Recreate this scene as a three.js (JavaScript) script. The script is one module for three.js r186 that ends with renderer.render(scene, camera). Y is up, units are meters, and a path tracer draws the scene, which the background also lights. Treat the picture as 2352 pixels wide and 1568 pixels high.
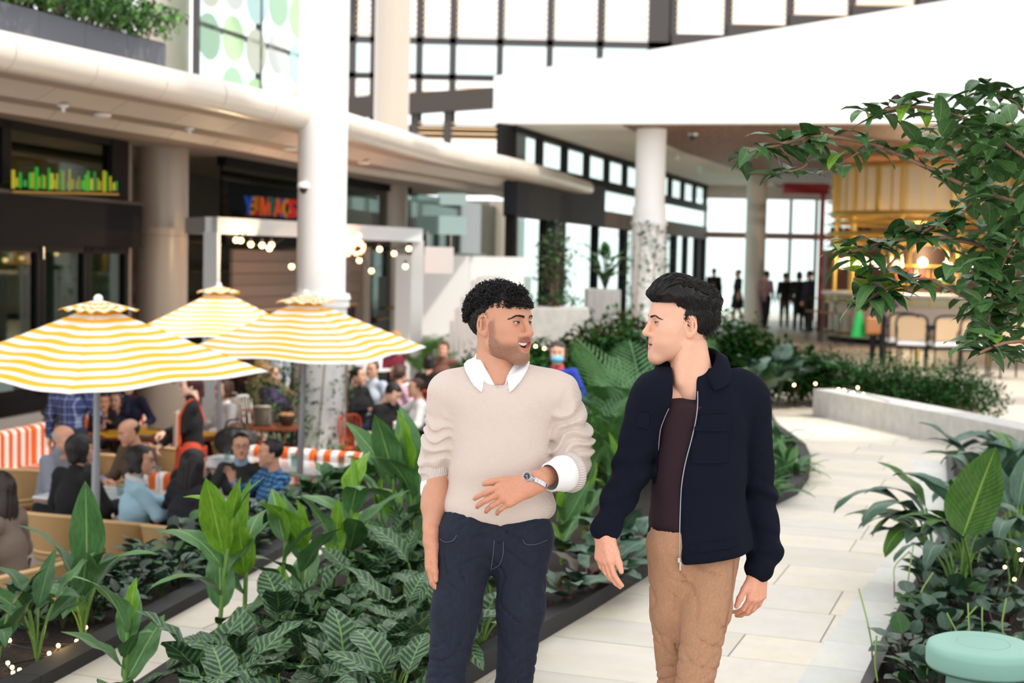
import * as THREE from 'three';
import { mergeGeometries, mergeVertices } from 'three/addons/utils/BufferGeometryUtils.js';
import { RoundedBoxGeometry } from 'three/addons/geometries/RoundedBoxGeometry.js';
import { TextGeometry } from 'three/addons/geometries/TextGeometry.js';
import { FontLoader } from 'three/addons/loaders/FontLoader.js';
import { createNoise3D } from 'simplex-noise';

// ---------------------------------------------------------------- camera, sky, sun, exposure
const scene = new THREE.Scene();
const EYE = 1.87, FOCAL = 3270;
const camera = new THREE.PerspectiveCamera(2 * Math.atan(784 / FOCAL) * 180 / Math.PI, 1.5, 0.1, 400);
camera.position.set(0, EYE, 0);
camera.rotation.order = 'YXZ';
camera.rotation.set(-Math.atan(184 / FOCAL), 0, 1.2 * Math.PI / 180);
camera.focus = 4.45; camera.userData.fStop = 3.1;
camera.updateMatrixWorld(true);

const SKY_LEVEL = 1.0;
{ // bright thin overcast: one soft gradient from horizon to zenith
  const w = 64, h = 32, d = new Float32Array(w * h * 4);
  for (let j = 0; j < h; j++) for (let i = 0; i < w; i++) {
    const t = Math.max(0, (j + 0.5) / h * 2 - 1), k = (j * w + i) * 4;
    d[k] = SKY_LEVEL * (1.22 - 0.22 * t); d[k + 1] = SKY_LEVEL * (1.23 - 0.2 * t); d[k + 2] = SKY_LEVEL * (1.24 - 0.13 * t); d[k + 3] = 1;
  }
  const sky = new THREE.DataTexture(d, w, h, THREE.RGBAFormat, THREE.FloatType);
  sky.mapping = THREE.EquirectangularReflectionMapping; sky.magFilter = THREE.LinearFilter; sky.needsUpdate = true;
  scene.background = sky; scene.environment = sky;
}
const sun = new THREE.DirectionalLight(new THREE.Color(1, 0.93, 0.82), 2.1);
sun.position.set(12, 23, 11).add(new THREE.Vector3(0, 0, -24)); sun.target.position.set(0, 0, -24);
sun.castShadow = true; sun.shadow.radius = 3; sun.shadow.mapSize.set(4096, 4096);
Object.assign(sun.shadow.camera, { left: -32, right: 32, top: 36, bottom: -36, near: 1, far: 90 });
scene.add(sun, sun.target);

const renderer = new THREE.WebGLRenderer({ antialias: true });
renderer.toneMapping = THREE.LinearToneMapping;
renderer.toneMappingExposure = 1.5;
renderer.shadowMap.enabled = true; renderer.shadowMap.type = THREE.PCFSoftShadowMap;

// ---------------------------------------------------------------- helpers
const V = (x, y, z) => new THREE.Vector3(x, y, z);
let seed = 12345;
function rnd() { seed = (seed + 0x6D2B79F5) | 0; let t = Math.imul(seed ^ (seed >>> 15), 1 | seed); t = (t + Math.imul(t ^ (t >>> 7), 61 | t)) ^ t; return ((t ^ (t >>> 14)) >>> 0) / 4294967296; }
const rr = (a, b) => a + (b - a) * rnd();
const pick = (a) => a[Math.floor(rnd() * a.length)];
const noise3 = createNoise3D(rnd);
const fbm = (x, y, z, o = 3) => { let s = 0, a = 0.5; for (let i = 0; i < o; i++) { s += a * noise3(x, y, z); x *= 2.03; y *= 2.03; z *= 2.03; a *= 0.5; } return s; };
const clamp = (x, a, b) => x < a ? a : x > b ? b : x, lerp = (a, b, t) => a + (b - a) * t;
const smooth = (a, b, x) => { const t = clamp((x - a) / (b - a), 0, 1); return t * t * (3 - 2 * t); };
// a measured place: pixel of the survey photograph + distance ahead -> point of the place
const at = (px, py, d) => V((px - 1176) / FOCAL * d, -(py - 784) / FOCAL * d, -d).applyMatrix4(camera.matrixWorld);
const onLevel = (px, py, y) => { const p = at(px, py, 1), o = V(0, EYE, 0); const t = (y - EYE) / (p.y - EYE); return o.lerp(p, t); };
const taken = new Map();
function numbered(n) { const k = taken.get(n) ?? 0; taken.set(n, k + 1); return k ? n + '_' + String(k).padStart(3, '0') : n; }
function shade(o) { o.castShadow = true; o.receiveShadow = true; return o; }
function thing(name, label, category, p = [0, 0, 0], turn = 0, group) {
  const o = new THREE.Group(); o.name = numbered(name); scene.add(o);
  if (p.isVector3) o.position.copy(p); else o.position.set(...p);
  o.rotation.y = turn; o.userData = { label, category }; if (group) o.userData.group = group;
  return o;
}
function part(parent, name, g, m) { const o = shade(new THREE.Mesh(Array.isArray(g) ? mg(g) : g, m)); o.name = name; parent.add(o); return o; }
function single(name, label, category, g, m, p, turn = 0, group) {
  const o = shade(new THREE.Mesh(Array.isArray(g) ? mg(g) : g, m)); o.name = numbered(name); scene.add(o);
  if (p) { if (p.isVector3) o.position.copy(p); else o.position.set(...p); }
  o.rotation.y = turn; o.userData = { label, category }; if (group) o.userData.group = group;
  return o;
}
function struct(name, g, m, label) {
  const o = g ? shade(new THREE.Mesh(Array.isArray(g) ? mg(g) : g, m)) : new THREE.Group(); o.name = numbered(name); scene.add(o);
  o.userData = { kind: 'structure', label: label ?? name.replace(/_/g, ' '), category: name.split('_')[0] }; return o;
}
function dup(root, p, turn, label, group) {
  const r = root.clone(); r.name = numbered(root.name.replace(/_\d\d\d$/, '')); scene.add(r);
  r.userData = { ...root.userData }; if (p.isVector3) r.position.copy(p); else r.position.set(...p);
  r.rotation.y = turn; if (label) r.userData.label = label; if (group) r.userData.group = group;
  return r;
}
function mg(list) {
  const a = list.map((g) => {
    let h = g.index ? g.toNonIndexed() : g.clone();
    for (const k of Object.keys(h.attributes)) if (!['position', 'normal', 'uv'].includes(k)) h.deleteAttribute(k);
    if (!h.attributes.normal) h.computeVertexNormals();
    if (!h.attributes.uv) h.setAttribute('uv', new THREE.BufferAttribute(new Float32Array(h.attributes.position.count * 2), 2));
    h.morphAttributes = {}; h.groups = [];
    return h;
  });
  return mergeGeometries(a);
}
const box = (w, h, d, x = 0, y = 0, z = 0, ry = 0) => { const g = new THREE.BoxGeometry(w, h, d); if (ry) g.rotateY(ry); return g.translate(x, y, z); };
const rbox = (w, h, d, r, x = 0, y = 0, z = 0, ry = 0, s = 2) => { const g = new RoundedBoxGeometry(w, h, d, s, Math.min(r, w / 2.01, h / 2.01, d / 2.01)); if (ry) g.rotateY(ry); return g.translate(x, y, z); };
const cyl = (r0, r1, h, n = 20, x = 0, y = 0, z = 0) => new THREE.CylinderGeometry(r1, r0, h, n).translate(x, y + h / 2, z);
const sph = (r, x = 0, y = 0, z = 0, a = 14, b = 10) => new THREE.SphereGeometry(r, a, b).translate(x, y, z);
const lathe = (pts, n = 24) => new THREE.LatheGeometry(pts.map(([x, y]) => new THREE.Vector2(x, y)), n);
const tube = (pts, r, n = 6, seg) => new THREE.TubeGeometry(new THREE.CatmullRomCurve3(pts.map((p) => p.isVector3 ? p : V(...p))), seg ?? Math.max(4, pts.length * 4), r, n);
const bar = (a, b, r, n = 8, r1 = r) => { const d = b.clone().sub(a), l = d.length(), g = new THREE.CylinderGeometry(r1, r, l, n); g.translate(0, l / 2, 0); g.applyQuaternion(new THREE.Quaternion().setFromUnitVectors(V(0, 1, 0), d.normalize())); return g.translate(a.x, a.y, a.z); };
const beam = (a, b, w, h) => { const d = b.clone().sub(a), l = d.length(), g = new THREE.BoxGeometry(w, h, l); const m = new THREE.Matrix4().lookAt(V(0, 0, 0), d, V(0, 1, 0)); g.applyMatrix4(m); const c = a.clone().add(b).multiplyScalar(0.5); return g.translate(c.x, c.y, c.z); };
// prism over a ground polygon [[x,z]...] from y0 to y1
function prism(poly, y0, y1) {
  const s = new THREE.Shape(poly.map(([x, z]) => new THREE.Vector2(x, -z)));
  const g = new THREE.ExtrudeGeometry(s, { depth: y1 - y0, bevelEnabled: false });
  return g.rotateX(-Math.PI / 2).translate(0, y0, 0);
}
const along = (line, off) => line.map(([x, z], i) => { const a = line[Math.max(0, i - 1)], b = line[Math.min(line.length - 1, i + 1)], dx = b[0] - a[0], dz = b[1] - a[1], l = Math.hypot(dx, dz); return [x - dz / l * off, z + dx / l * off]; });
function resample(line, step) { const c = new THREE.CatmullRomCurve3(line.map(([x, z]) => V(x, 0, z)), false, 'centripetal'), n = Math.max(2, Math.round(c.getLength() / step)); return c.getSpacedPoints(n).map((p) => [p.x, p.z]); }
const inPoly = (poly, x, z) => { let c = false; for (let i = 0, j = poly.length - 1; i < poly.length; j = i++) { const [xi, zi] = poly[i], [xj, zj] = poly[j]; if ((zi > z) !== (zj > z) && x < (xj - xi) * (z - zi) / (zj - zi) + xi) c = !c; } return c; };

// ---------------------------------------------------------------- computed textures (matter only: grain, weave, dye)
function tex(w, h, f, srgb = true, rep = true) {
  const d = new Uint8Array(w * h * 4);
  for (let j = 0; j < h; j++) for (let i = 0; i < w; i++) { const c = f((i + 0.5) / w, (j + 0.5) / h), k = (j * w + i) * 4; d[k] = clamp(c[0], 0, 1) * 255; d[k + 1] = clamp(c[1], 0, 1) * 255; d[k + 2] = clamp(c[2], 0, 1) * 255; d[k + 3] = 255; }
  const t = new THREE.DataTexture(d, w, h, THREE.RGBAFormat);
  t.magFilter = THREE.LinearFilter; t.minFilter = THREE.LinearMipmapLinearFilter; t.generateMipmaps = true;
  if (rep) t.wrapS = t.wrapT = THREE.RepeatWrapping;
  if (srgb) t.colorSpace = THREE.SRGBColorSpace;
  t.needsUpdate = true; return t;
}
// noise that tiles over the unit square
const tn = (u, v, f, s = 0) => { const a = u * 2 * Math.PI, b = v * 2 * Math.PI, r = f / (2 * Math.PI); return 0.5 * (noise3(Math.cos(a) * r + s, Math.sin(a) * r, Math.cos(b) * r + 3.1 * s) + noise3(Math.sin(b) * r - s, Math.cos(a) * r + 7, Math.sin(a) * r + s)); };
const rep = (t, a, b) => { const c = t.clone(); c.repeat.set(a, b ?? a); c.needsUpdate = true; return c; };
const MAT = (o) => new THREE.MeshStandardMaterial(o), PHY = (o) => new THREE.MeshPhysicalMaterial(o);
const rgb = (r, g, b) => new THREE.Color(r / 255, g / 255, b / 255).convertSRGBToLinear();
const plain = (r, g, b, rough = 0.6, metal = 0) => MAT({ color: rgb(r, g, b), roughness: rough, metalness: metal });

const T = {};
T.stone = tex(256, 256, (u, v) => { const n = 0.5 + 0.5 * (0.6 * tn(u, v, 5) + 0.4 * tn(u, v, 17, 5)); const k = 0.93 + 0.07 * n; return [k, k * (0.985 + 0.015 * n), k * (0.96 + 0.04 * tn(u, v, 3, 9))]; });
T.speck = tex(256, 256, (u, v) => { const n = 0.5 + 0.5 * tn(u, v, 40, 2), m = 0.5 + 0.5 * tn(u, v, 9, 4); const k = 0.86 + 0.1 * m + 0.06 * n; return [k, k, k]; });
T.soil = tex(256, 256, (u, v) => { const n = 0.5 + 0.5 * tn(u, v, 45, 3), m = 0.5 + 0.5 * tn(u, v, 14, 1); const k = 0.12 + 0.16 * n * m; return [k * 1.15, k * 0.95, k * 0.82]; });
T.soilB = tex(128, 128, (u, v) => { const n = 0.5 + 0.5 * tn(u, v, 30, 3); return [n, n, n]; }, false);
T.wood = tex(256, 256, (u, v) => { const g = 0.5 + 0.5 * Math.sin((u * 9 + 0.7 * tn(u, v, 3)) * 6.283 + 2 * tn(u, v * 0.2, 6, 4)); const k = 0.72 + 0.2 * g + 0.12 * tn(u, v, 40, 8); return [k, k * 0.93, k * 0.86]; });
T.knit = tex(64, 64, (u, v) => { const r = v * 8, row = Math.floor(r), x = (u * 8 + (row % 2) * 0.5) % 1, dx = (x - 0.5) * 2, dy = (r % 1 - 0.5) * 2; const k = clamp(1 - (dx * dx * 0.9 + dy * dy * 0.8), 0, 1); return [k, k, k]; }, false);
T.knitC = tex(64, 64, (u, v) => { const r = v * 8, row = Math.floor(r), x = (u * 8 + (row % 2) * 0.5) % 1, dx = (x - 0.5) * 2, dy = (r % 1 - 0.5) * 2; const k = 0.84 + 0.16 * clamp(1.3 - (dx * dx * 0.9 + dy * dy * 0.8), 0, 1); return [k, k * 0.985, k * 0.97]; });
T.rib = tex(64, 16, (u) => { const k = 0.5 + 0.5 * Math.sin(u * 8 * 6.283); return [k, k, k]; }, false);
T.weave = tex(128, 128, (u, v) => { const k = 0.5 + 0.25 * Math.sin(u * 64 * 6.283) + 0.25 * Math.sin(v * 64 * 6.283); return [k, k, k]; }, false);
T.wool = tex(128, 128, (u, v) => { const k = 0.5 + 0.5 * (0.5 * tn(u, v, 50) + 0.5 * tn(u, v, 24, 6)); return [k, k, k]; }, false);
T.denim = tex(256, 256, (u, v) => { const tw = 0.5 + 0.5 * Math.sin((u * 60 + v * 60) * 6.283), n = tn(u, v, 60, 2), m = tn(u * 1, v, 6, 7), st = noise3(u * 120, v * 5, 3); const k = 0.72 + 0.1 * tw + 0.14 * n + 0.14 * m + 0.13 * st; return [k * 0.98, k, k * 1.02]; });
T.wicker = tex(128, 128, (u, v) => { const cx = u * 16, cy = v * 32, o = Math.floor(cx) % 2 ? 0.5 : 0; const a = Math.sin(Math.PI * (cx % 1)), b = Math.sin(Math.PI * ((cy + o) % 1)); const k = 0.62 + 0.38 * a * (0.55 + 0.45 * b); return [k, k * 0.99, k * 0.95]; });
T.wickerB = tex(128, 128, (u, v) => { const cx = u * 16, cy = v * 32, o = Math.floor(cx) % 2 ? 0.5 : 0; const k = Math.sin(Math.PI * (cx % 1)) * (0.5 + 0.5 * Math.sin(Math.PI * ((cy + o) % 1))); return [k, k, k]; }, false);
T.stripeO = tex(64, 8, (u) => (u % 0.5) < 0.25 ? [0.95, 0.94, 0.93] : [0.90, 0.40, 0.13]);
T.plaid = tex(64, 64, (u, v) => { const l = (x) => { const t = (x * 4) % 1; return t < 0.12 ? 1 : t > 0.5 && t < 0.56 ? 0.5 : 0; }; const a = Math.max(l(u), l(v)), b = l(u) * l(v); return [0.13 + 0.3 * a + 0.2 * b, 0.17 + 0.31 * a + 0.2 * b, 0.36 + 0.24 * a + 0.15 * b]; });
T.gingham = tex(64, 64, (u, v) => { const s = (x) => ((x * 4) % 1) < 0.45 ? 1 : 0, k = 1 - 0.5 * (s(u) + s(v)); return [0.09 + 0.25 * k, 0.14 + 0.46 * k, 0.3 + 0.5 * k]; });
T.bw = tex(8, 32, (u, v) => (v % 0.5) < 0.25 ? [0.05, 0.05, 0.06] : [0.93, 0.91, 0.9]);

const M = {
  tile: [0, 1, 2, 3].map((i) => PHY({ color: [rgb(226, 219, 209), rgb(221, 216, 210), rgb(230, 222, 210), rgb(216, 210, 202)][i], roughness: 0.42, map: T.stone })),
  floor: MAT({ color: rgb(216, 206, 194), roughness: 0.5, map: rep(T.stone, 0.5) }),
  grout: plain(128, 122, 114, 0.9),
  border: [0, 1].map((i) => MAT({ color: i ? rgb(222, 224, 222) : rgb(214, 218, 217), roughness: 0.5, map: T.stone })),
  diningFloor: MAT({ color: rgb(196, 188, 178), roughness: 0.7, map: rep(T.speck, 0.6) }),
  kerb: MAT({ color: rgb(38, 37, 37), roughness: 0.75, map: T.speck }),
  soil: MAT({ color: 0xffffff, map: rep(T.soil, 2.5), roughness: 1, bumpMap: rep(T.soilB, 2.5), bumpScale: 0.02 }),
  concrete: MAT({ color: rgb(205, 203, 198), roughness: 0.85, map: rep(T.speck, 0.8) }),
  white: plain(240, 239, 237, 0.45), offWhite: plain(226, 222, 214, 0.5), paintWhite: plain(247, 247, 247, 0.6),
  column: PHY({ color: rgb(188, 176, 162), roughness: 0.35, clearcoat: 0.2, clearcoatRoughness: 0.3 }),
  soffit: plain(176, 160, 147, 0.6), soffitBand: plain(205, 194, 182, 0.5),
  bull: PHY({ color: rgb(222, 212, 200), roughness: 0.28, clearcoat: 0.3, clearcoatRoughness: 0.25 }),
  dark: PHY({ color: rgb(25, 25, 28), roughness: 0.7, specularIntensity: 0.35 }), darkFrame: PHY({ color: rgb(22, 22, 25), roughness: 0.6, specularIntensity: 0.4 }), greyBox: plain(92, 94, 104, 0.6), navy: plain(30, 38, 52, 0.5),
  frameGrey: plain(66, 62, 62, 0.55), bronze: plain(62, 54, 49, 0.5),
  glass: PHY({ color: rgb(235, 245, 242), roughness: 0.02, transmission: 1, thickness: 0, ior: 1.12 }),
  glassDark: PHY({ color: rgb(120, 188, 162), roughness: 0.03, transmission: 1, thickness: 0, ior: 1.55 }), glassSmoke: PHY({ color: rgb(150, 168, 160), roughness: 0.03, transmission: 1, thickness: 0, ior: 1.5 }),
  glassBlack: PHY({ color: rgb(18, 22, 22), roughness: 0.06, clearcoat: 1, clearcoatRoughness: 0.03 }),
  ceilWood: MAT({ color: rgb(150, 104, 78), roughness: 0.55, map: rep(T.wood, 0.6) }),
  ceilWhite: plain(228, 223, 215, 0.7),
  steel: MAT({ color: rgb(190, 190, 192), roughness: 0.3, metalness: 0.9 }),
  alu: MAT({ color: rgb(160, 163, 168), roughness: 0.45, metalness: 0.35 }),
  gold: PHY({ color: rgb(214, 176, 88), roughness: 0.3, metalness: 0.65 }),
  black: plain(14, 14, 15, 0.5), blackMetal: plain(26, 26, 28, 0.4, 0.5),
  wicker: MAT({ color: rgb(206, 168, 116), roughness: 0.7, map: rep(T.wicker, 3), bumpMap: rep(T.wickerB, 3), bumpScale: 0.003 }),
  wickerRim: MAT({ color: rgb(214, 178, 126), roughness: 0.6 }),
  tableTop: PHY({ color: rgb(214, 220, 224), roughness: 0.22, clearcoat: 0.4 }), tableEdge: plain(150, 96, 60, 0.5),
  wood: MAT({ color: rgb(142, 78, 46), roughness: 0.5, map: T.wood }), woodPale: MAT({ color: rgb(196, 160, 120), roughness: 0.55, map: T.wood }),
  stripe: MAT({ map: rep(T.stripeO, 1), roughness: 0.85, bumpMap: rep(T.weave, 4), bumpScale: 0.0006 }),
  umbWhite: PHY({ color: rgb(246, 243, 240), roughness: 0.9, transmission: 0.25, thickness: 0 }), umbYellow: PHY({ color: rgb(248, 196, 74), roughness: 0.9, transmission: 0.25, thickness: 0 }),
  plate: PHY({ color: rgb(226, 220, 205), roughness: 0.35, clearcoat: 0.3 }),
  tumbler: PHY({ color: rgb(225, 238, 236), roughness: 0.03, transmission: 1, thickness: 0, ior: 1.45 }),
  yellowCard: plain(246, 186, 30, 0.6), orangeCard: plain(212, 84, 34, 0.6), mintCard: plain(178, 214, 196, 0.7),
  orange: plain(226, 86, 44, 0.5), turq: plain(90, 205, 205, 0.6), mint: PHY({ color: rgb(142, 190, 175), roughness: 0.5 }),
  warmBulb: MAT({ color: rgb(255, 220, 160), emissive: new THREE.Color(1, 0.66, 0.3), emissiveIntensity: 4 }),
  fairy: MAT({ color: rgb(255, 210, 140), emissive: new THREE.Color(1, 0.62, 0.25), emissiveIntensity: 9 }),
  bigBulb: MAT({ color: rgb(255, 240, 210), emissive: new THREE.Color(1, 0.8, 0.55), emissiveIntensity: 3 }),
  neon: MAT({ color: rgb(255, 190, 150), emissive: new THREE.Color(1, 0.42, 0.22), emissiveIntensity: 3.2 }),
};
// ---------------------------------------------------------------- the ground: walkway, tiles, kerbs, sunken dining floor
const DINE = -1.05;
const A20 = 20 * Math.PI / 180, E1 = [Math.cos(A20), Math.sin(A20)], E2 = [Math.sin(A20), -Math.cos(A20)];
const fr = (u, v, o = [0, 0]) => [o[0] + E1[0] * u + E2[0] * v, o[1] + E1[1] * u + E2[1] * v];   // walkway grid, turned 20 degrees
const wallLine = [[-3.6, -2], [-3.0, -5], [-2.45, -7.5], [-2.02, -9], [-1.58, -10.6], [-1.32, -12], [-0.98, -14.2], [-0.78, -16.5], [-0.72, -22], [-0.3, -32], [1.6, -52], [2, -60]];
const kerbLine = [[-2.85, -2.4], [-2.08, -6.17], [-1.62, -8.4], [-1.03, -11.4], [-0.55, -13.8], [-0.25, -16]];
const midRight = [[-1.1, -4.2], [-0.22, -6.3], [0.3, -7.45], [0.84, -8.7], [1.5, -10.2], [2.25, -11.6], [2.62, -12.8], [2.9, -14.4], [2.95, -16.2], [3.2, -18]];
const midLeft = [[-1.9, -4.2], [-1.47, -6.2], [-1.15, -8.2], [-0.76, -11], [-0.3, -13.2], [-0.1, -16]];
{
  const walk = [...wallLine, [60, -60], [60, 6], [-3.6, 6]];
  struct('floor', [prism(walk, -0.3, -0.012)], M.floor, 'pale stone walkway floor');
  struct('floor', [prism([[-30, 6], [-3.6, 6], ...wallLine.map(([x, z]) => [x, z]), [2, -60], [-30, -60]], DINE - 0.2, DINE)], M.diningFloor, 'sunken concrete dining floor');
  const rw = wallLine.slice(0, 9), face = [...rw, ...along(rw, -0.12).reverse()];
  struct('wall_retaining', prism(face, DINE, 0.04), M.kerb, 'dark retaining wall between planter and dining floor');
}
// ashlar paving: every stone near enough to be told apart
const rightEdge = [[0.62, -4.3], [1.29, -6.25], [1.9, -7.8], [2.47, -9.2], [3.05, -10.9], [3.5, -12.3], [4.0, -14]];
{
  const paving = struct('floor', null, null, 'cream ashlar stone paving of the path');
  const pathPoly = [...along(midRight, -0.05), [4.6, -18], ...[...rightEdge].reverse()];
  const leftPoly = [...kerbLine.slice(0, 5), ...[...midLeft].slice(0, 5).reverse()];
  const unit = [0, 1].map((i) => { const g = new THREE.BoxGeometry(1, 1, 1); const uv = g.attributes.uv; for (let k = 0; k < uv.count; k++) uv.setXY(k, uv.getX(k) * (0.5 + i * 0.3) + i * 0.37, uv.getY(k) * 0.6 + i * 0.21); return g; });
  part(paving, 'joint_mortar', [prism(pathPoly, -0.012, -0.007), prism(leftPoly, -0.012, -0.007)], M.grout);
  let v = 1.6, n = 0; const rest = [];
  while (v < 21) {
    const dv = pick([0.3, 0.45, 0.6, 0.6]); let u = -7 + rr(0, 0.5);
    while (u < 3.5) {
      const du = pick([0.6, 0.6, 0.8, 0.9, 0.9]); const [cx, cz] = fr(u + du / 2, v + dv / 2);
      if (cz < -5.2 && cz > -18 && [[0.5, 0.5], [0, 0], [1, 0], [0, 1], [1, 1]].some(([a, b]) => { const [x, z] = fr(u + du * a, v + dv * b); return inPoly(pathPoly, x, z) || inPoly(leftPoly, x, z); })) {
        const subs = dv === 0.6 && rnd() < 0.4 ? [[0, 0.3], [0.3, 0.3]] : [[0, dv]];
        for (const [o, h] of subs) {
          if (n >= 300) { const [x, z] = fr(u + du / 2, v + o + h / 2); rest.push(box(du - 0.007, 0.012, h - 0.007, x, -0.006, z, -A20)); continue; }
          const t = part(paving, n ? 'stone_tile_' + String(n).padStart(3, '0') : 'stone_tile', unit[n % 2], M.tile[Math.floor(rnd() * 4)]); n++;
          const [x, z] = fr(u + du / 2, v + o + h / 2); t.position.set(x, -0.006 - rr(0, 0.0015), z); t.rotation.y = -A20; t.scale.set(du - 0.007, 0.012, h - 0.007);
        }
      }
      u += du;
    }
    v += dv;
  }
  if (rest.length) part(paving, 'far_stone_tiles', rest, M.tile[1]).userData.kind = 'stuff';
  // grey border slabs along the right planter
  const bl = resample(rightEdge, 0.5), outer = along(bl, 0.3);
  const border = struct('trim_1', null, null, 'pale grey stone border slabs beside the right planter');
  for (let i = 0; i < bl.length - 1; i++) part(border, 'border_slab_' + String(i).padStart(3, '0'), prism([bl[i], bl[i + 1], outer[i + 1], outer[i]].map(([x, z]) => { const cx = (bl[i][0] + outer[i + 1][0]) / 2, cz = (bl[i][1] + outer[i + 1][1]) / 2; return [cx + (x - cx) * 0.99, cz + (z - cz) * 0.99]; }), -0.012, 0.002), M.border[i % 2]);
}
// planters: kerbs in lengths, soil inside
function kerbRun(id, line, w, h, label, m = M.kerb) {
  const k = struct(id, null, null, label), p = resample(line, 0.9), q = along(p, w);
  for (let i = 0; i < p.length - 1; i++) { const s = 0.004; part(k, 'kerb_stone_' + String(i).padStart(3, '0'), prism([[lerp(p[i][0], p[i + 1][0], s), lerp(p[i][1], p[i + 1][1], s)], p[i + 1], q[i + 1], [lerp(q[i][0], q[i + 1][0], s), lerp(q[i][1], q[i + 1][1], s)]], -0.011, h), m); }
}
kerbRun('trim_2', kerbLine, 0.13, 0.06, 'black kerb of the left planting bed');
kerbRun('trim_3', midRight, 0.1, 0.09, 'dark kerb of the middle planting bed along the main path');
kerbRun('trim_4', along(midLeft, -0.06), 0.06, 0.05, 'dark kerb of the middle planting bed along the narrow path');
const bedLeft = [...along(kerbLine, -0.02), ...[...wallLine.slice(0, 7)].reverse()];
const bedMid = [...along(midLeft, 0.0), [0.2, -22], [0.4, -27], [3.4, -24], ...[...along(midRight, -0.02)].reverse()];
const bedRight = [...along(rightEdge, 0.34), [9, -14], [9, -3]];
struct('floor', prism(bedLeft, -0.3, 0.02), M.soil, 'dark soil of the left planting bed');
struct('floor', prism(bedMid, -0.2, 0.03), M.soil, 'dark soil of the middle planting bed');
struct('floor', prism(bedRight, -0.2, 0.04), M.soil, 'dark soil of the right planting bed');
kerbRun('trim_5', along(rightEdge, 0.3), 0.05, 0.1, 'black steel edge of the right planting bed', M.black);
{ // low curved concrete wall beyond the path
  const a = onLevel(1866, 952, 0), line = resample([[a.x, a.z], [4.55, -15.7], [5.0, -13.9], [5.35, -12.0], [5.5, -10]], 0.35), q = along(line, -0.4);
  struct('wall_low', prism([...line, ...q.reverse()], -0.012, 0.33), M.concrete, 'low curved concrete wall beside the path');
}

// ---------------------------------------------------------------- left building
const tubeLine = [[-6.6, -9], [-4.76, -13.2], [-2.8, -18.4], [-1.3, -24.5], [-0.1, -27.9], [1.75, -35.2]];
const facade = [[-7.4, -12.6], [-6.33, -17.6], [-5.62, -21], [-4.8, -24], [-2.25, -33.5], [0.1, -42.5]];
{
  const bull = struct('trim_6', null, null, 'rounded cream bullnose along the edge of the upper floor');
  const pts = resample(tubeLine, 1.15);
  for (let i = 0; i < pts.length - 1; i++) { const a = V(pts[i][0], 3.7, pts[i][1]), b = V(pts[i + 1][0], 3.7, pts[i + 1][1]), d = b.clone().sub(a).normalize().multiplyScalar(0.006); part(bull, 'bullnose_segment_' + String(i).padStart(3, '0'), bar(a.clone().add(d), b.clone().sub(d), 0.19, 20), M.bull); }
  const sof = struct('ceiling', null, null, 'stepped brown soffit panels under the upper floor');
  // rows of panels following the edge: [inset from, y, inset to, y, material]
  const rows = [[0.05, 3.53, 0.42, 3.53, M.soffit], [0.42, 3.6, 0.8, 3.42, M.soffitBand], [0.8, 3.42, 1.5, 3.46, M.soffit], [1.5, 3.46, 1.62, 3.36, M.soffitBand], [1.62, 3.5, 3.4, 3.5, M.soffit], [3.4, 3.5, 6.5, 3.5, M.soffit]];
  let n = 0;
  for (const [o0, y0, o1, y1, m] of rows) {
    const p0 = resample(along(resample(tubeLine, 1.15), -o0), 1.2), k = p0.length - 1, p1 = along(p0, -(o1 - o0));
    for (let i = 0; i < k; i++) {
      const g = new THREE.BufferGeometry(), e = 0.006, A = (p, q, t, y) => [lerp(p[0], q[0], t), y, lerp(p[1], q[1], t)];
      const a = A(p0[i], p0[i + 1], e, y0), b = A(p0[i], p0[i + 1], 1 - e, y0), c = A(p1[i], p1[i + 1], 1 - e, y1), d = A(p1[i], p1[i + 1], e, y1), up = (q) => [q[0], q[1] + 0.04, q[2]];
      const f = [a, b, c, a, c, d, up(a), up(c), up(b), up(a), up(d), up(c), a, up(b), b, a, up(a), up(b), d, c, up(c), d, up(c), up(d), a, d, up(d), a, up(d), up(a), b, up(c), c, b, up(b), up(c)];
      g.setAttribute('position', new THREE.Float32BufferAttribute(f.flat(), 3)); g.computeVertexNormals();
      part(sof, 'soffit_panel_' + String(n++).padStart(3, '0'), g, m);
    }
  }
  const slab = [...along(tubeLine, -0.05), ...[...along(tubeLine, -7)].reverse()];
  struct('floor', prism(slab, 3.66, 3.86), M.offWhite, 'upper floor slab of the left building');
  // soffit downlights
  for (const [px, py, k] of [[145, 241, 0], [235, 262, 1], [435, 294, 0], [668, 340, 1], [835, 372, 1]]) {
    const p = onLevel(px, py, 3.42), g = thing('ceiling_spot', ['small round white ceiling sprinkler under the soffit', 'flat round white ceiling downlight under the soffit'][k] + ' near ' + ({ 145: 'the dark planter end', 235: 'the folding window', 435: 'the beige column', 668: 'the tall white column', 835: 'the second beige column' })[px], 'ceiling light', [p.x, 3.4, p.z]);
    part(g, 'rim', lathe(k ? [[0, -0.02], [0.09, -0.015], [0.1, 0.02]] : [[0, -0.06], [0.02, -0.05], [0.022, -0.01], [0.06, 0], [0.06, 0.02]], 16), M.white);
  }
}
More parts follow.
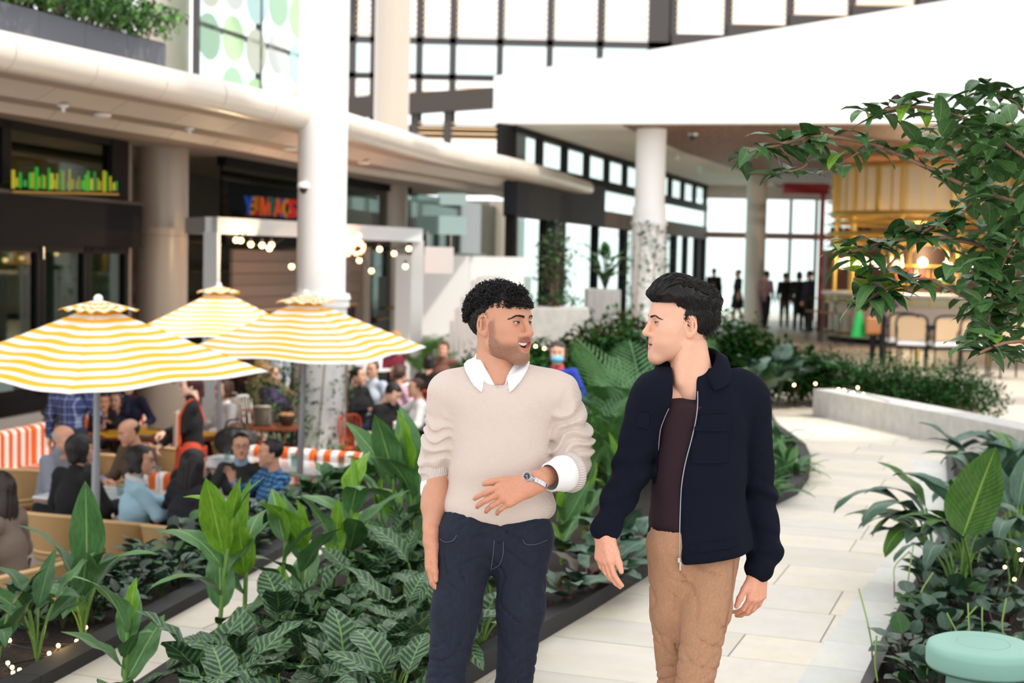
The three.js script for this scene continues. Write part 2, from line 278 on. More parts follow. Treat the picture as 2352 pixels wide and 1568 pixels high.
// beige columns behind the edge, one long shaft each
{
  const L = ['beige round column between folding windows and pergola', 'beige round column behind the white neon pergola', 'beige round column beside the bright far windows'];
  [[370, 22.2, 0.39], [890, 31.9, 0.39], [1150, 40.5, 0.39]].forEach(([px, d, r], i) => {
    const x = (px - 1176) / FOCAL * d, c = thing('column', L[i], 'column', [x, DINE, -d], 0, 'beige building columns');
    part(c, 'shaft', i < 2 ? [cyl(r, r, 3.2, 36), cyl(r, r, 8.8, 36, 0, 3.21, 0)] : cyl(r, r, 4.6, 36), M.column);
    part(c, 'joint_ring', cyl(r - 0.006, r - 0.006, 4.5, 30, 0, 0, 0), M.grout);
  });
  const p = (735 - 1176) / FOCAL * 18.6;
  const c = thing('column', 'tall white column with collar and climbing ivy between the umbrellas', 'column', [p, DINE, -18.6]);
  part(c, 'shaft', cyl(0.315, 0.325, 10, 40, 0, 2.35, 0), M.paintWhite);
  part(c, 'collar', [cyl(0.37, 0.37, 0.1, 36, 0, 2.28, 0), cyl(0.39, 0.37, 0.07, 36, 0, 2.38, 0)], M.paintWhite);
  part(c, 'base', cyl(0.34, 0.34, 2.28, 36), M.paintWhite);
  const cam = thing('security_camera', 'small white dome security camera on the tall white column', 'camera', at(700, 428, 18.3));
  part(cam, 'housing', [lathe([[0, 0.06], [0.07, 0.055], [0.095, 0.02], [0.1, -0.02]], 20)], M.white); part(cam, 'lens_dome', sph(0.07, 0, -0.03, 0), M.glassBlack); part(cam, 'bracket', box(0.06, 0.05, 0.16, 0, 0.05, -0.1), M.white);
}
// folding window bay at the left
{
  const a = [-7.4, -12.6], b = [-5.66, -20.9], dx = b[0] - a[0], dz = b[1] - a[1], L = Math.hypot(dx, dz), ang = Math.atan2(-dz, dx);
  const w = struct('window_1', null, null, 'black framed folding windows with green glass above the bench');
  w.position.set(a[0], DINE, a[1]); w.rotation.y = ang;   // local x runs along the wall, +z faces the walkway
  const P = (n, g, m) => part(w, n, g, m);
  P('sill_wall', box(L, 0.86, 0.25, L / 2, 0.43, -0.13), M.offWhite);
  for (let i = 0; i < 46; i++) { const t = P('wall_tile_' + String(i).padStart(3, '0'), box(0.075, 0.3, 0.01, L - 0.05 - i * 0.083, 0.69, 0.003), M.offWhite); t.castShadow = false; }
  P('bottom_rail', box(L, 0.2, 0.12, L / 2, 0.95, -0.02), M.darkFrame);
  P('lintel', box(L + 0.2, 0.62, 0.34, L / 2 - 0.02, 3.31, 0.02), M.dark);
  P('lintel_shelf', box(L + 0.26, 0.05, 0.42, L / 2, 3.64, 0.03), M.bronze);
  const n = 7, pw = L / n;
  for (let i = 0; i < n; i++) {
    const x0 = i * pw;
    const f = P('sash', [box(0.1, 1.95, 0.09, x0 + 0.06, 2.03, -0.02), box(0.1, 1.95, 0.09, x0 + pw - 0.06, 2.03, -0.02), box(pw, 0.1, 0.09, x0 + pw / 2, 2.96, -0.02), box(pw, 0.1, 0.09, x0 + pw / 2, 1.1, -0.02)], M.darkFrame);
    part(f, 'pane', box(pw - 0.2, 1.8, 0.02, x0 + pw / 2, 2.03, -0.03), M.glassDark);
    if (i % 2) part(f, 'hinge', [box(0.02, 0.16, 0.03, x0 + 0.01, 2.9, 0.04), box(0.02, 0.16, 0.03, x0 + 0.01, 1.2, 0.04)], M.steel);
  }
  P('upper_frame', [box(L, 0.08, 0.1, L / 2, 3.7, -0.05), box(L, 0.1, 0.1, L / 2, 4.5, -0.05), box(0.5, 0.9, 0.12, L - 0.25, 4.1, -0.05), box(0.2, 0.9, 0.1, L - 3.2, 4.1, -0.05)], M.darkFrame);
  P('upper_pane', box(L, 0.8, 0.02, L / 2, 4.1, -0.08), M.glassDark);
}
// glowing bottle shelf seen behind the upper pane
{
  const g = thing('bottle_display', 'row of green and yellow lit bars behind the upper left window', 'display', [0, 0, 0]);
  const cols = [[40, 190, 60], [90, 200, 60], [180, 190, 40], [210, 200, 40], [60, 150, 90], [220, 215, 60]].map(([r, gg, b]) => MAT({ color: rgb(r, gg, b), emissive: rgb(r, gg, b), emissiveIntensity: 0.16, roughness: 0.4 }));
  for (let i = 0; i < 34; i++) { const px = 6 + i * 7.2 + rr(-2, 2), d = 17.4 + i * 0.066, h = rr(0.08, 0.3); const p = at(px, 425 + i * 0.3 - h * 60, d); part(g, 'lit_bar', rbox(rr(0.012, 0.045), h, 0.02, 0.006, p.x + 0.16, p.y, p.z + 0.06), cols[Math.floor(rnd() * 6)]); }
  const a = at(5, 440, 17.4), b = at(250, 446, 19.6); part(g, 'shelf', beam(a.add(V(0.14, 0, 0.05)), b.add(V(0.14, 0, 0.05)), 0.03, 0.02), M.gold);
}
// ---------------------------------------------------------------- shop bays between the beige columns, upper storey, pergola
function wallBox(a, b, y0, y1, t) { const g = beam(V(a[0], (y0 + y1) / 2, a[1]), V(b[0], (y0 + y1) / 2, b[1]), t, y1 - y0); return g; }
{
  const c = [-4.9, -23.6], d = [-2.5, -33], e = [0.2, -43.5];
  const w = struct('wall_shops', null, null, 'dark glazed shop fronts under the soffit');
  const back = (o) => along([c, d, e], o);
  // rooms behind the glass: back wall, end walls, a counter run
  const inner = along(facade, -3.4), shopW = plain(150, 138, 126, 0.8);
  for (let i = 0; i < inner.length - 1; i++) part(w, 'room_back_wall', wallBox(inner[i], inner[i + 1], DINE, 3.66, 0.2), shopW);
  part(w, 'room_end_wall', [wallBox(facade[0], inner[0], DINE, 3.66, 0.2), wallBox(facade[5], inner[5], DINE, 3.66, 0.2), wallBox([-5.75, -21.3], along(facade, -3.3)[2], DINE, 3.66, 0.2)], shopW);
  const ctr = along(facade, -1.7); part(w, 'room_counter', [wallBox(ctr[0], ctr[1], DINE, 0, 0.6), wallBox(ctr[3], ctr[4], DINE, 0, 0.6)], M.wood); part(w, 'room_shelf', [0.9, 1.5, 2.1].flatMap((y) => [wallBox(along(facade, -3.1)[0], along(facade, -3.1)[2], y, y + 0.05, 0.4), wallBox(along(facade, -3.1)[3], along(facade, -3.1)[4], y, y + 0.05, 0.4)]), M.woodPale);
  const f1 = back(0.05);
  part(w, 'upper_glass', [wallBox(f1[0], f1[1], 2.25, 3.4, 0.04)], M.glassSmoke);
  part(w, 'transom_beam', [wallBox(f1[0], f1[1], 2.05, 2.3, 0.2), wallBox(f1[0], f1[1], 3.35, 3.5, 0.16)], M.dark);
  const k0 = [lerp(c[0], d[0], 0.0), lerp(c[1], d[1], 0.0)], k1 = [lerp(c[0], d[0], 0.62), lerp(c[1], d[1], 0.62)];
  for (let i = 0; i < 5; i++) part(w, 'roller_slat_' + String(i).padStart(3, '0'), wallBox(along([k0, k1], 0.25)[0], along([k0, k1], 0.25)[1], 0.98 + i * 0.2, 1.17 + i * 0.2, 0.06), i % 2 ? plain(150, 128, 112, 0.7) : plain(142, 120, 106, 0.7));
  part(w, 'unlit_led_strip', wallBox(along([k0, k1], 0.2)[0], along([k0, k1], 0.2)[1], 0.9, 0.96, 0.05), plain(226, 176, 140, 0.5));  // a glowing light strip, its warm glow put into plain colour
  for (let i = 0; i < 9; i++) { const t = (i + 0.5) / 9, x = lerp(k0[0], k1[0], t) + 0.15, z = lerp(k0[1], k1[1], t); part(w, 'menu_panel_' + String(i).padStart(3, '0'), box(0.04, 0.62, 0.62, x, 0.55, z, -0.25), pick([plain(96, 88, 90), plain(118, 74, 52), plain(70, 84, 110), plain(56, 48, 46)])); }
  const m0 = [lerp(c[0], d[0], 0.66), lerp(c[1], d[1], 0.66)], m1 = [lerp(c[0], d[0], 0.9), lerp(c[1], d[1], 0.9)];
  part(w, 'pier', wallBox(along([k1, m0], 0.2)[0], along([k1, m0], 0.2)[1], DINE, 2.1, 0.3), M.soffit);
  part(w, 'door_glass', wallBox(along([m0, m1], 0.15)[0], along([m0, m1], 0.15)[1], DINE, 2.05, 0.04), M.glassSmoke);
  part(w, 'door_frame', [wallBox(along([m1, d], 0.2)[0], along([m1, d], 0.2)[1], DINE, 2.05, 0.2)], M.darkFrame);
  for (let i = 0; i < 3; i++) { const t = 0.2 + i * 0.25, x = lerp(m0[0], m1[0], t) + 0.25, z = lerp(m0[1], m1[1], t); part(w, 'ochre_shelf', box(0.05, 0.04, 0.8, x, 0.35 + 0.22 * i, z, -0.25), plain(150, 110, 50, 0.5)); }  // plain ochre boards at the door glass
  // bay beyond the second column: glass, pale band, white wall
  const q = along([d, e], 0.1);
  part(w, 'bay_glass', wallBox(q[0], q[1], 2.0, 3.4, 0.04), M.glassSmoke);
  part(w, 'pale_band', wallBox(along([d, e], 0.35)[0], [lerp(d[0], e[0], 0.45) + 0.4, lerp(d[1], e[1], 0.45)], 1.5, 2.05, 0.3), plain(150, 160, 158, 0.4));
  part(w, 'white_wall', wallBox(along([d, e], 0.9)[0], [lerp(d[0], e[0], 0.75) + 0.9, lerp(d[1], e[1], 0.75)], DINE, 1.45, 0.2), M.paintWhite);
  const glo = MAT({ color: rgb(205, 225, 220), emissive: rgb(200, 225, 220), emissiveIntensity: 0.4 });  // emissive solid panels stand in for daylight coming through openings
  for (const [y0, y1] of [[440, 470], [497, 538]]) { const a = at(1005, y1, 35), b = at(1072, y0, 35); part(w, 'daylight_glow_panel', box(b.x - a.x, b.y - a.y, 0.05, (a.x + b.x) / 2, (a.y + b.y) / 2, a.z), glo); }
  // solid letters built for a sign reflection in the upper glass
  const font = await new FontLoader().loadAsync('fonts/droid/droid_sans_bold.typeface.json');
  const sg = thing('sign_reflection', 'colourful solid letters modelling a sign reflection in the dark glass beside the white column', 'sign');
  const cs = { b: plain(20, 90, 225), y: plain(225, 150, 20), r: plain(235, 30, 45), t: plain(15, 125, 130), o: plain(250, 105, 40), g: plain(10, 110, 105) };
  [['Y', 'b', 571, 0], ['E', 'y', 584, 1], ['L', 'r', 594, 1], ['I', 't', 601, 0], ['M', 'o', 610, 0], ['T', 'g', 626, 0], ['A', 'o', 639, 0], ['I', 'b', 650, 0], ['O', 'y', 659, 0], ['S', 'r', 671, 0]].forEach(([ch, k, px, mir]) => {
    const g = new TextGeometry(ch, { font, size: 0.27, depth: 0.05, curveSegments: 4, bevelEnabled: true, bevelSize: 0.016, bevelThickness: 0.01, bevelSegments: 1 }); g.computeBoundingBox(); const bb = g.boundingBox, w0 = bb.max.x - bb.min.x;
    g.translate(-(bb.max.x + bb.min.x) / 2, 0, 0); g.scale(0.15 / w0 * (ch === 'M' ? 1.25 : ch === 'I' ? 0.5 : ch === 'O' ? 1.15 : 1), 1, 1); if (mir) g.rotateY(Math.PI);
    const t = (px - 560) / 120, p = at(px, 489 + t * 10, 23.2); const o = part(sg, 'letter', g, cs[k]); o.position.copy(p); o.rotation.y = 0.05;
  });
  // neon script
  const ns = thing('neon_sign', 'glowing orange script neon sign on the pergola beam', 'sign');
  const N = (pts, r = 0.03) => part(ns, 'neon_tube', tube(pts.map(([x, y]) => at(x, y, 23.4)), r, 8, pts.length * 8), M.neon);
  N([[783, 548], [779, 530], [782, 508], [789, 505], [788, 530], [780, 560], [792, 545], [796, 560], [789, 567], [784, 556]]); N([[800, 545], [799, 566], [806, 548], [808, 566], [814, 545], [816, 552], [812, 568]]); N([[836, 560], [832, 577], [818, 583], [806, 572], [799, 585], [792, 580], [798, 566], [815, 560], [828, 556], [834, 568]]); N([[818, 540], [826, 540], [820, 556], [828, 562]]);
  part(ns, 'bracket', [bar(at(800, 540, 23.4), at(802, 536, 24.3), 0.012), bar(at(822, 545, 23.4), at(824, 540, 24.3), 0.012)], M.dark);
  const nl = new THREE.PointLight(new THREE.Color(1, 0.45, 0.25), 1.5); nl.position.copy(at(808, 550, 23)); nl.castShadow = true; scene.add(nl);
}
{ // sunlit white wall behind the pergola post
  const a = at(905, 900, 28.5), b = at(1078, 588, 28.5); struct('wall_white', [box(b.x - a.x, b.y - DINE, 0.2, (a.x + b.x) / 2, (b.y + DINE) / 2, a.z), box(1.1, b.y - DINE, 0.2, b.x + 0.55, (b.y + DINE) / 2, a.z - 0.4)], M.paintWhite, 'white wall behind the pergola post and picket fence');
}
{ // white pergola
  const g = thing('pergola', 'white square-tube pergola frame hung with festoon lights', 'pergola');
  const d1 = 20.6, d2 = 25.5, c0 = at(487, 524, d1), c1 = at(960, 544, d2); c0.y = c1.y = 2.3;
  const m = plain(214, 220, 224, 0.4);
  part(g, 'post', box(0.2, 2.2 - DINE, 0.2, c0.x, (2.2 + DINE) / 2, c0.z), m); part(g, 'post', box(0.2, 2.2 - DINE, 0.2, c1.x, (2.2 + DINE) / 2, c1.z), m);
  part(g, 'beam', beam(c0, c1, 0.2, 0.24), m); part(g, 'beam', beam(c0, c0.clone().add(V(-0.5, 0, -0.9)), 0.2, 0.24), m); part(g, 'beam', beam(c1, c1.clone().add(V(-2.8, 0, -1.6)), 0.2, 0.24), m);
  // festoon bulbs
  const fs = thing('festoon_lights', 'string of warm round festoon bulbs under the white pergola', 'string lights');
  const spots = [[542, 551], [553, 552], [576, 561], [602, 563], [624, 562], [619, 570], [670, 612], [872, 572], [905, 582], [939, 571], [825, 598], [853, 622], [931, 612]];
  const P = spots.map(([x, y], i) => at(x, y, i < 7 ? 21 : 23));
  P.forEach((p) => { const b = part(fs, 'bulb', sph(0.042, p.x, p.y, p.z, 10, 8), M.warmBulb); part(b, 'socket', cyl(0.02, 0.02, 0.06, 8, p.x, p.y + 0.035, p.z), M.black); });
  part(fs, 'wire', [tube([c0, P[0], P[1], P[2], P[3], P[4], at(655, 545, 21)], 0.006, 5), tube([at(795, 556, 23), P[10], P[7], P[8], P[9]].map((p) => p.clone().add(V(0, 0.09, 0))), 0.006, 5), tube([at(826, 560, 23), P[11], P[8], at(950, 556, 23)], 0.006, 5)], M.black);
  const fl = new THREE.PointLight(new THREE.Color(1, 0.7, 0.4), 2); fl.position.copy(at(600, 575, 20.8)); fl.castShadow = true; scene.add(fl);
}
{ // upper storey: grey planter boxes, dotted glazing
  const u = thing('planter_box', 'long grey steel planter box on the upper floor edge', 'planter');
  const a = at(-60, 70, 14.2), b = at(352, 135, 17.1);
  const n = 4; for (let i = 0; i < n; i++) { const p = a.clone().lerp(b, i / n), q = a.clone().lerp(b, (i + 0.994) / n); p.y = q.y = 4.06; part(u, 'panel', beam(p, q, 0.36, 0.62), M.greyBox); }
  part(u, 'soil', beam(V(a.x, 4.375, a.z), V(b.x, 4.375, b.z), 0.32, 0.02), M.soil);
  const w = struct('window_2', null, null, 'upper storey glazing with large green and grey dots');
  const g0 = [-4.5, -20.1], g1 = [-3.4, -23.7], P = (t) => [lerp(g0[0], g1[0], t), lerp(g0[1], g1[1], t)], yaw = Math.atan2(-(g1[1] - g0[1]), g1[0] - g0[0]);
  const Lg = Math.hypot(g1[0] - g0[0], g1[1] - g0[1]);
  w.position.set(g0[0], 3.8, g0[1]); w.rotation.y = yaw;
  for (let r = 0; r < 4; r++) for (let i = 0; i < 2; i++) part(w, 'pane_' + String(r * 2 + i).padStart(3, '0'), box(Lg / 2 - 0.06, 1.16, 0.02, (i + 0.5) * Lg / 2, 0.68 + r * 1.25, 0), M.glass);
  for (let r = 0; r < 5; r++) part(w, 'mullion', box(Lg, 0.07, 0.08, Lg / 2, 0.05 + r * 1.25, 0), M.frameGrey);
  for (let i = 0; i < 3; i++) part(w, 'mullion', box(0.07, 5, 0.08, i * Lg / 2, 2.5, 0), M.frameGrey);
  const dc = [plain(150, 185, 160, 0.5), plain(190, 195, 180, 0.5), plain(175, 210, 210, 0.5), plain(170, 205, 160, 0.5), plain(200, 205, 205, 0.5)];
  let n2 = 0; for (let r = 0; r < 6; r++) for (let i = 0; i < 5; i++) { if (r === 0 && i % 3 === 0) continue; const o = part(w, 'dot_' + String(n2).padStart(3, '0'), cyl(0.33, 0.33, 0.01, 26).rotateX(Math.PI / 2), dc[(n2 * 3 + r) % 5]); n2++; o.position.set(0.3 + i * 0.72, 0.42 + r * 0.74 + 0.08 * (i % 2), 0.03); }
}
// ---------------------------------------------------------------- far end wall of louvred windows, clerestory, canopy, entrance
{
  const w = struct('wall_far', null, null, 'tall far wall of louvred windows in dark frames');
  const D = 56, X = (px) => (px - 1176) / FOCAL * D, Y = (py, px = 1176) => EYE - (py - 600 - (px - 1176) * 0.021) / FOCAL * D, fm = M.frameGrey;
  const vert = [800, 848, 952, 1028, 1135, 1248, 1362, 1478, 1525, 1650, 1790, 1930, 2080, 2230, 2380];
  vert.forEach((px, i) => part(w, 'mullion', box(i === 7 ? 0.85 : 0.26, 13, 0.3, X(px) + (i === 7 ? 0.3 : 0), Y(300) + 6.5, -D), fm));
  for (const [py, h] of [[-60, 0.2], [104, 0.24], [185, 0.22]]) part(w, 'rail', box(X(2400) - X(790), h, 0.3, X(1595), Y(py), -D), fm);
  part(w, 'dark_beam', beam(V(X(790), Y(262), -D + 0.4), V(X(1180), Y(228), -D + 0.4), 0.5, 0.8), M.bronze);
  part(w, 'sill', box(X(1180) - X(790), 0.5, 0.4, X(985), Y(285) - 0.4, -D - 0.2), M.dark);
  const bladeM = plain(250, 214, 168, 0.5);
  for (let i = 0; i < vert.length - 1; i++) {
    if (i === 7) continue;
    const x0 = X(vert[i]) + 0.14, x1 = X(vert[i + 1]) - 0.14;
    const L = part(w, 'louvre_bank', box(0.05, 4, 0.12, x0 + 0.03, Y(0) + 0.2, -D), fm);
    for (let k = 0; k < 14; k++) { const y = Y(100) + 0.16 + k * 0.215; part(L, 'louvre_blade', box(x1 - x0, 0.075, 0.14, (x0 + x1) / 2, y, -D + 0.05), bladeM); }
    part(w, 'pane', box(x1 - x0, 1.2, 0.02, (x0 + x1) / 2, Y(145), -D), M.glass);
    if (i < 4) for (let k = 0; k < 5; k++) part(L, 'louvre_blade', box(x1 - x0, 0.045, 0.2, (x0 + x1) / 2, Y(235) + 0.12 + k * 0.17, -D + 0.05), bladeM);
    if (i >= 8) part(w, 'rail', box(x1 - x0 + 0.3, 0.5, 0.3, (x0 + x1) / 2, Y(93 - (i - 8) * 24), -D + 0.1), fm);
  }
  for (const px of [945, 1020, 1150, 1175]) part(w, 'mullion', box(px > 1160 ? 0.8 : 0.3, 4, 0.3, X(px), Y(340), -D + 0.3), fm);
  for (let k = 0; k < 8; k++) part(w, 'louvre_blade', box(X(1150) - X(945), 0.05, 0.2, X(1048), Y(372) + k * 0.2, -D + 0.3), bladeM);
}
{ // side glass wall running back to the entrance: clerestory above, tall windows below
  const a = V(-0.1, 0, -29.6), b = V(6.64, 0, -50), dir = b.clone().sub(a), L = dir.length(), ang = Math.atan2(-dir.z, dir.x);
  const w = struct('wall_side', null, null, 'dark framed glass side wall with clerestory windows');
  w.position.copy(a); w.rotation.y = ang;
  const P = (n, g, m) => part(w, n, g, m);
  P('top_rail', box(L, 0.16, 0.2, L / 2, 4.62, 0), M.darkFrame); P('mid_rail', box(L, 0.22, 0.22, L / 2, 3.86, 0), M.darkFrame);
  P('spandrel', box(7.2, 1.0, 0.3, 3.6, 3.3, 0), M.navy); P('spandrel', box(L - 7.2, 0.42, 0.24, 7.2 + (L - 7.2) / 2, 3.0, 0), plain(120, 108, 104)); P('fixed_pane', box(L - 7.2, 0.6, 0.02, 7.2 + (L - 7.2) / 2, 3.5, 0), M.glass);
  const n = 11; for (let i = 0; i <= n; i++) { P('clerestory_mullion', box(i ? 0.34 : 1.0, 0.8, 0.1, (i ? 0 : -0.3) + i * L / n, 4.24, 0), M.darkFrame); if (i < n) P('clerestory_pane', box(L / n - 0.34, 0.62, 0.02, (i + 0.5) * L / n, 4.24, 0), M.glass); }
  for (const [x, t] of [[0.1, 0.2], [2.4, 0.08], [3.4, 0.9], [6.8, 0.1], [9.8, 0.3], [11.6, 0.12], [13.2, 0.3], [14.8, 0.12], [16.4, 0.3], [18.2, 0.14], [20.2, 0.35], [21.4, 0.2]]) P('mullion', box(t, 2.85, 0.2, x, 1.42, 0), t > 0.8 ? M.navy : M.darkFrame);
  for (const [x0, x1] of [[0.2, 2.36], [2.44, 2.95], [3.85, 6.75], [6.85, 9.65], [9.95, 11.5], [11.7, 13], [13.4, 14.7], [14.9, 16.2], [16.6, 18.1], [18.3, 20]]) P('tall_pane', box(x1 - x0, 2.7, 0.02, (x0 + x1) / 2, 1.4, 0), M.glass);
  P('bottom_rail', box(L, 0.14, 0.2, L / 2, 0.07, 0), M.darkFrame);
  // canopy with sloping white fascia
  const c = struct('ceiling_canopy', null, null, 'white canopy with a long sloping fascia');
  const f0 = [-0.48, -29.2], f1 = [13, -26], yb = 4.66, T0 = 5.62, T1 = 7.72;
  const s = new THREE.Shape([new THREE.Vector2(0, 0), new THREE.Vector2(1, 0), new THREE.Vector2(1, 1), new THREE.Vector2(0, 1)]);
  const fx = f1[0] - f0[0], fz = f1[1] - f0[1], FL = Math.hypot(fx, fz);
  const fs = new THREE.Shape([[0, 0], [FL, 0], [FL, T1 - yb], [0, T0 - yb]].map(([x, y]) => new THREE.Vector2(x, y)));
  const fg = new THREE.ExtrudeGeometry(fs, { depth: 0.3, bevelEnabled: false }).translate(0, 0, -0.3).rotateY(Math.atan2(-fz, fx)).translate(f0[0], yb, f0[1]);
  part(c, 'fascia', fg, M.paintWhite);
  part(c, 'ceiling_panel', prism([[-0.05, -29.3], [2.1, -29], [4.1, -35.4], [6.9, -42.8], [9.5, -51], [6.7, -51]], yb, yb + 0.2), M.ceilWhite);
  part(c, 'wood_soffit', prism([[2.1, -28.9], [13, -26.3], [26, -26], [26, -52], [9.5, -51], [6.9, -42.8], [4.1, -35.4]], yb + 0.005, yb + 0.2), M.ceilWood);
  const e = struct('window_entrance', null, null, 'bright glazed entrance at the far end');
  const P2 = (n2, g, m) => part(e, n2, g, m), z = -50.2, x0 = 6.6, x1 = 12;
  P2('header', box(x1 - x0, 0.55, 0.3, (x0 + x1) / 2, 4.5, z), M.offWhite); P2('transom', box(x1 - x0, 0.22, 0.24, (x0 + x1) / 2, 2.95, z), plain(176, 150, 136));
  for (const x of [6.7, 8.4, 9.7, 10.6, 11.4, 12]) P2('mullion', box(0.09, 4.3, 0.16, x, 2.15, z), plain(150, 130, 118));
  [[6.75, 8.35], [8.45, 9.65], [9.75, 10.55], [10.65, 11.35], [11.45, 11.95]].forEach(([p, q]) => { P2('pane', box(q - p, 2.7, 0.02, (p + q) / 2, 1.45, z), M.glass); P2('pane', box(q - p, 1.1, 0.02, (p + q) / 2, 3.65, z), M.glass); });
  const rw = struct('wall_right', [beam(V(12, 2.3, -50.2), V(28, 2.3, -47), 0.3, 4.7)], plain(176, 150, 132, 0.7), 'warm brown back wall behind the bar');
  struct('wall_right', [beam(V(28, 2.3, -47), V(28, 2.3, -22), 0.3, 4.7)], plain(190, 176, 160, 0.7), 'warm side wall right of the bar');
  // canopy columns
  const k1 = thing('column', 'white canopy column wrapped in climbing vines', 'column', [2.8, 0, -29.7]); part(k1, 'shaft', cyl(0.31, 0.31, 2.9, 36, 0, 1.76, 0), M.paintWhite); part(k1, 'base', cyl(0.35, 0.35, 2.7, 36), M.paintWhite); part(k1, 'collar', [cyl(0.345, 0.345, 0.3, 36, 0, 2.76, 0), cyl(0.38, 0.38, 0.08, 36, 0, 2.68, 0)], M.paintWhite);
  const k2 = thing('column', 'plain cream column in front of the bright entrance', 'column', [(1729 - 1176) / FOCAL * 43.7, 0, -43.7]); part(k2, 'shaft', cyl(0.31, 0.31, 4.66, 36), M.offWhite); part(k2, 'foot', cyl(0.33, 0.32, 0.1, 36), M.offWhite);
  const sc = thing('security_camera', 'small dome security camera under the wooden canopy ceiling', 'camera', at(1593, 312, 30.3)); part(sc, 'housing', cyl(0.11, 0.14, 0.16, 16), M.steel); part(sc, 'lens_dome', sph(0.09, 0, -0.02, 0), M.glassBlack);
  const ex = thing('exit_sign', 'small pale hanging sign under the white canopy ceiling', 'sign', at(1607, 387, 40)); part(ex, 'panel', box(0.12, 0.22, 0.03), plain(180, 215, 215, 0.5)); part(ex, 'hanger', cyl(0.01, 0.01, 0.5, 6, 0, 0.1, 0), M.steel);
  const sp = thing('ceiling_spot', 'tiny white ceiling spotlight under the white canopy ceiling', 'ceiling light', at(1556, 362, 36)); part(sp, 'lens', sph(0.07, 0, 0, 0), M.white); part(sp, 'stem', cyl(0.015, 0.015, 0.35, 6), M.white);
  const fp = single('wall_panel', 'small pale access panel on the white fascia at upper right', 'panel', rbox(0.17, 0.28, 0.04, 0.01), plain(225, 226, 228, 0.5), at(2327, 42, 26.2), 0.24);
}
// roof beams over the atrium (the glazed roof itself lies above the frame), plus an added slab
{
  const r = struct('ceiling_roof', null, null, 'white roof beams over the atrium with an added sun-blocking slab');
  part(r, 'sun_block_slab', prism([[-14, 8], [22, 8], [22, -11], [-14, -4]], 13.6, 14), M.paintWhite);  // unseen slab, added to keep direct sun off the two men
  for (let i = 0; i < 9; i++) part(r, 'roof_beam_' + String(i).padStart(3, '0'), beam(V(-12, 13.5, -2 - i * 6.5), V(20, 13.5, -9 - i * 6.5), 0.55, 1.1), M.paintWhite);
}
// ---------------------------------------------------------------- smooth solids from distance fields (surface nets)
function meshField(f, lo, hi, cell, uvScale = 1) {
  const nx = Math.ceil((hi[0] - lo[0]) / cell) + 1, ny = Math.ceil((hi[1] - lo[1]) / cell) + 1, nz = Math.ceil((hi[2] - lo[2]) / cell) + 1;
  const v = new Float32Array(nx * ny * nz), id = new Int32Array(nx * ny * nz).fill(-1), I = (i, j, k) => (k * ny + j) * nx + i;
  // coarse pass: skip blocks that lie far from the surface
  const B = 4, half = cell * B * 0.5 * 1.9;
  for (let k = 0; k < nz; k += B) for (let j = 0; j < ny; j += B) for (let i = 0; i < nx; i += B) {
    const c = f(lo[0] + (i + B / 2 - 0.5) * cell, lo[1] + (j + B / 2 - 0.5) * cell, lo[2] + (k + B / 2 - 0.5) * cell), far = Math.abs(c) > half * 1.6 + 0.012;
    for (let c2 = k; c2 < Math.min(k + B, nz); c2++) for (let b = j; b < Math.min(j + B, ny); b++) for (let a = i; a < Math.min(i + B, nx); a++) v[I(a, b, c2)] = far ? c : f(lo[0] + a * cell, lo[1] + b * cell, lo[2] + c2 * cell);
  }
  const pos = [], idx = [], E = [[0, 1], [0, 2], [0, 4], [1, 3], [1, 5], [2, 3], [2, 6], [3, 7], [4, 5], [4, 6], [5, 7], [6, 7]];
  const cv = new Float32Array(8);
  for (let k = 0; k < nz - 1; k++) for (let j = 0; j < ny - 1; j++) for (let i = 0; i < nx - 1; i++) {
    let m = 0; for (let q = 0; q < 8; q++) { cv[q] = v[I(i + (q & 1), j + ((q >> 1) & 1), k + (q >> 2))]; if (cv[q] < 0) m |= 1 << q; }
    if (m === 0 || m === 255) continue;
    let x = 0, y = 0, z = 0, n = 0;
    for (const [a, b] of E) { if (((m >> a) & 1) === ((m >> b) & 1)) continue; const t = cv[a] / (cv[a] - cv[b]); x += (a & 1) + t * ((b & 1) - (a & 1)); y += ((a >> 1) & 1) + t * (((b >> 1) & 1) - ((a >> 1) & 1)); z += (a >> 2) + t * ((b >> 2) - (a >> 2)); n++; }
    id[I(i, j, k)] = pos.length / 3; pos.push(lo[0] + (i + x / n) * cell, lo[1] + (j + y / n) * cell, lo[2] + (k + z / n) * cell);
  }
  const quad = (a, b, c, d, flip) => { if (a < 0 || b < 0 || c < 0 || d < 0) return; if (flip) idx.push(a, c, b, a, d, c); else idx.push(a, b, c, a, c, d); };
  for (let k = 1; k < nz - 1; k++) for (let j = 1; j < ny - 1; j++) for (let i = 1; i < nx - 1; i++) {
    const s = v[I(i, j, k)] < 0;
    if (s !== (v[I(i + 1, j, k)] < 0)) quad(id[I(i, j - 1, k - 1)], id[I(i, j, k - 1)], id[I(i, j, k)], id[I(i, j - 1, k)], !s);
    if (s !== (v[I(i, j + 1, k)] < 0)) quad(id[I(i - 1, j, k - 1)], id[I(i - 1, j, k)], id[I(i, j, k)], id[I(i, j, k - 1)], !s);
    if (s !== (v[I(i, j, k + 1)] < 0)) quad(id[I(i - 1, j - 1, k)], id[I(i, j - 1, k)], id[I(i, j, k)], id[I(i - 1, j, k)], !s);
  }
  const g = new THREE.BufferGeometry(), uv = new Float32Array(pos.length / 3 * 2);
  for (let q = 0; q < pos.length / 3; q++) { uv[q * 2] = (pos[q * 3] + pos[q * 3 + 2] * 0.6) * uvScale; uv[q * 2 + 1] = pos[q * 3 + 1] * uvScale; }
  g.setAttribute('position', new THREE.Float32BufferAttribute(pos, 3)); g.setAttribute('uv', new THREE.BufferAttribute(uv, 2)); g.setIndex(idx); g.computeVertexNormals();
  return g;
}
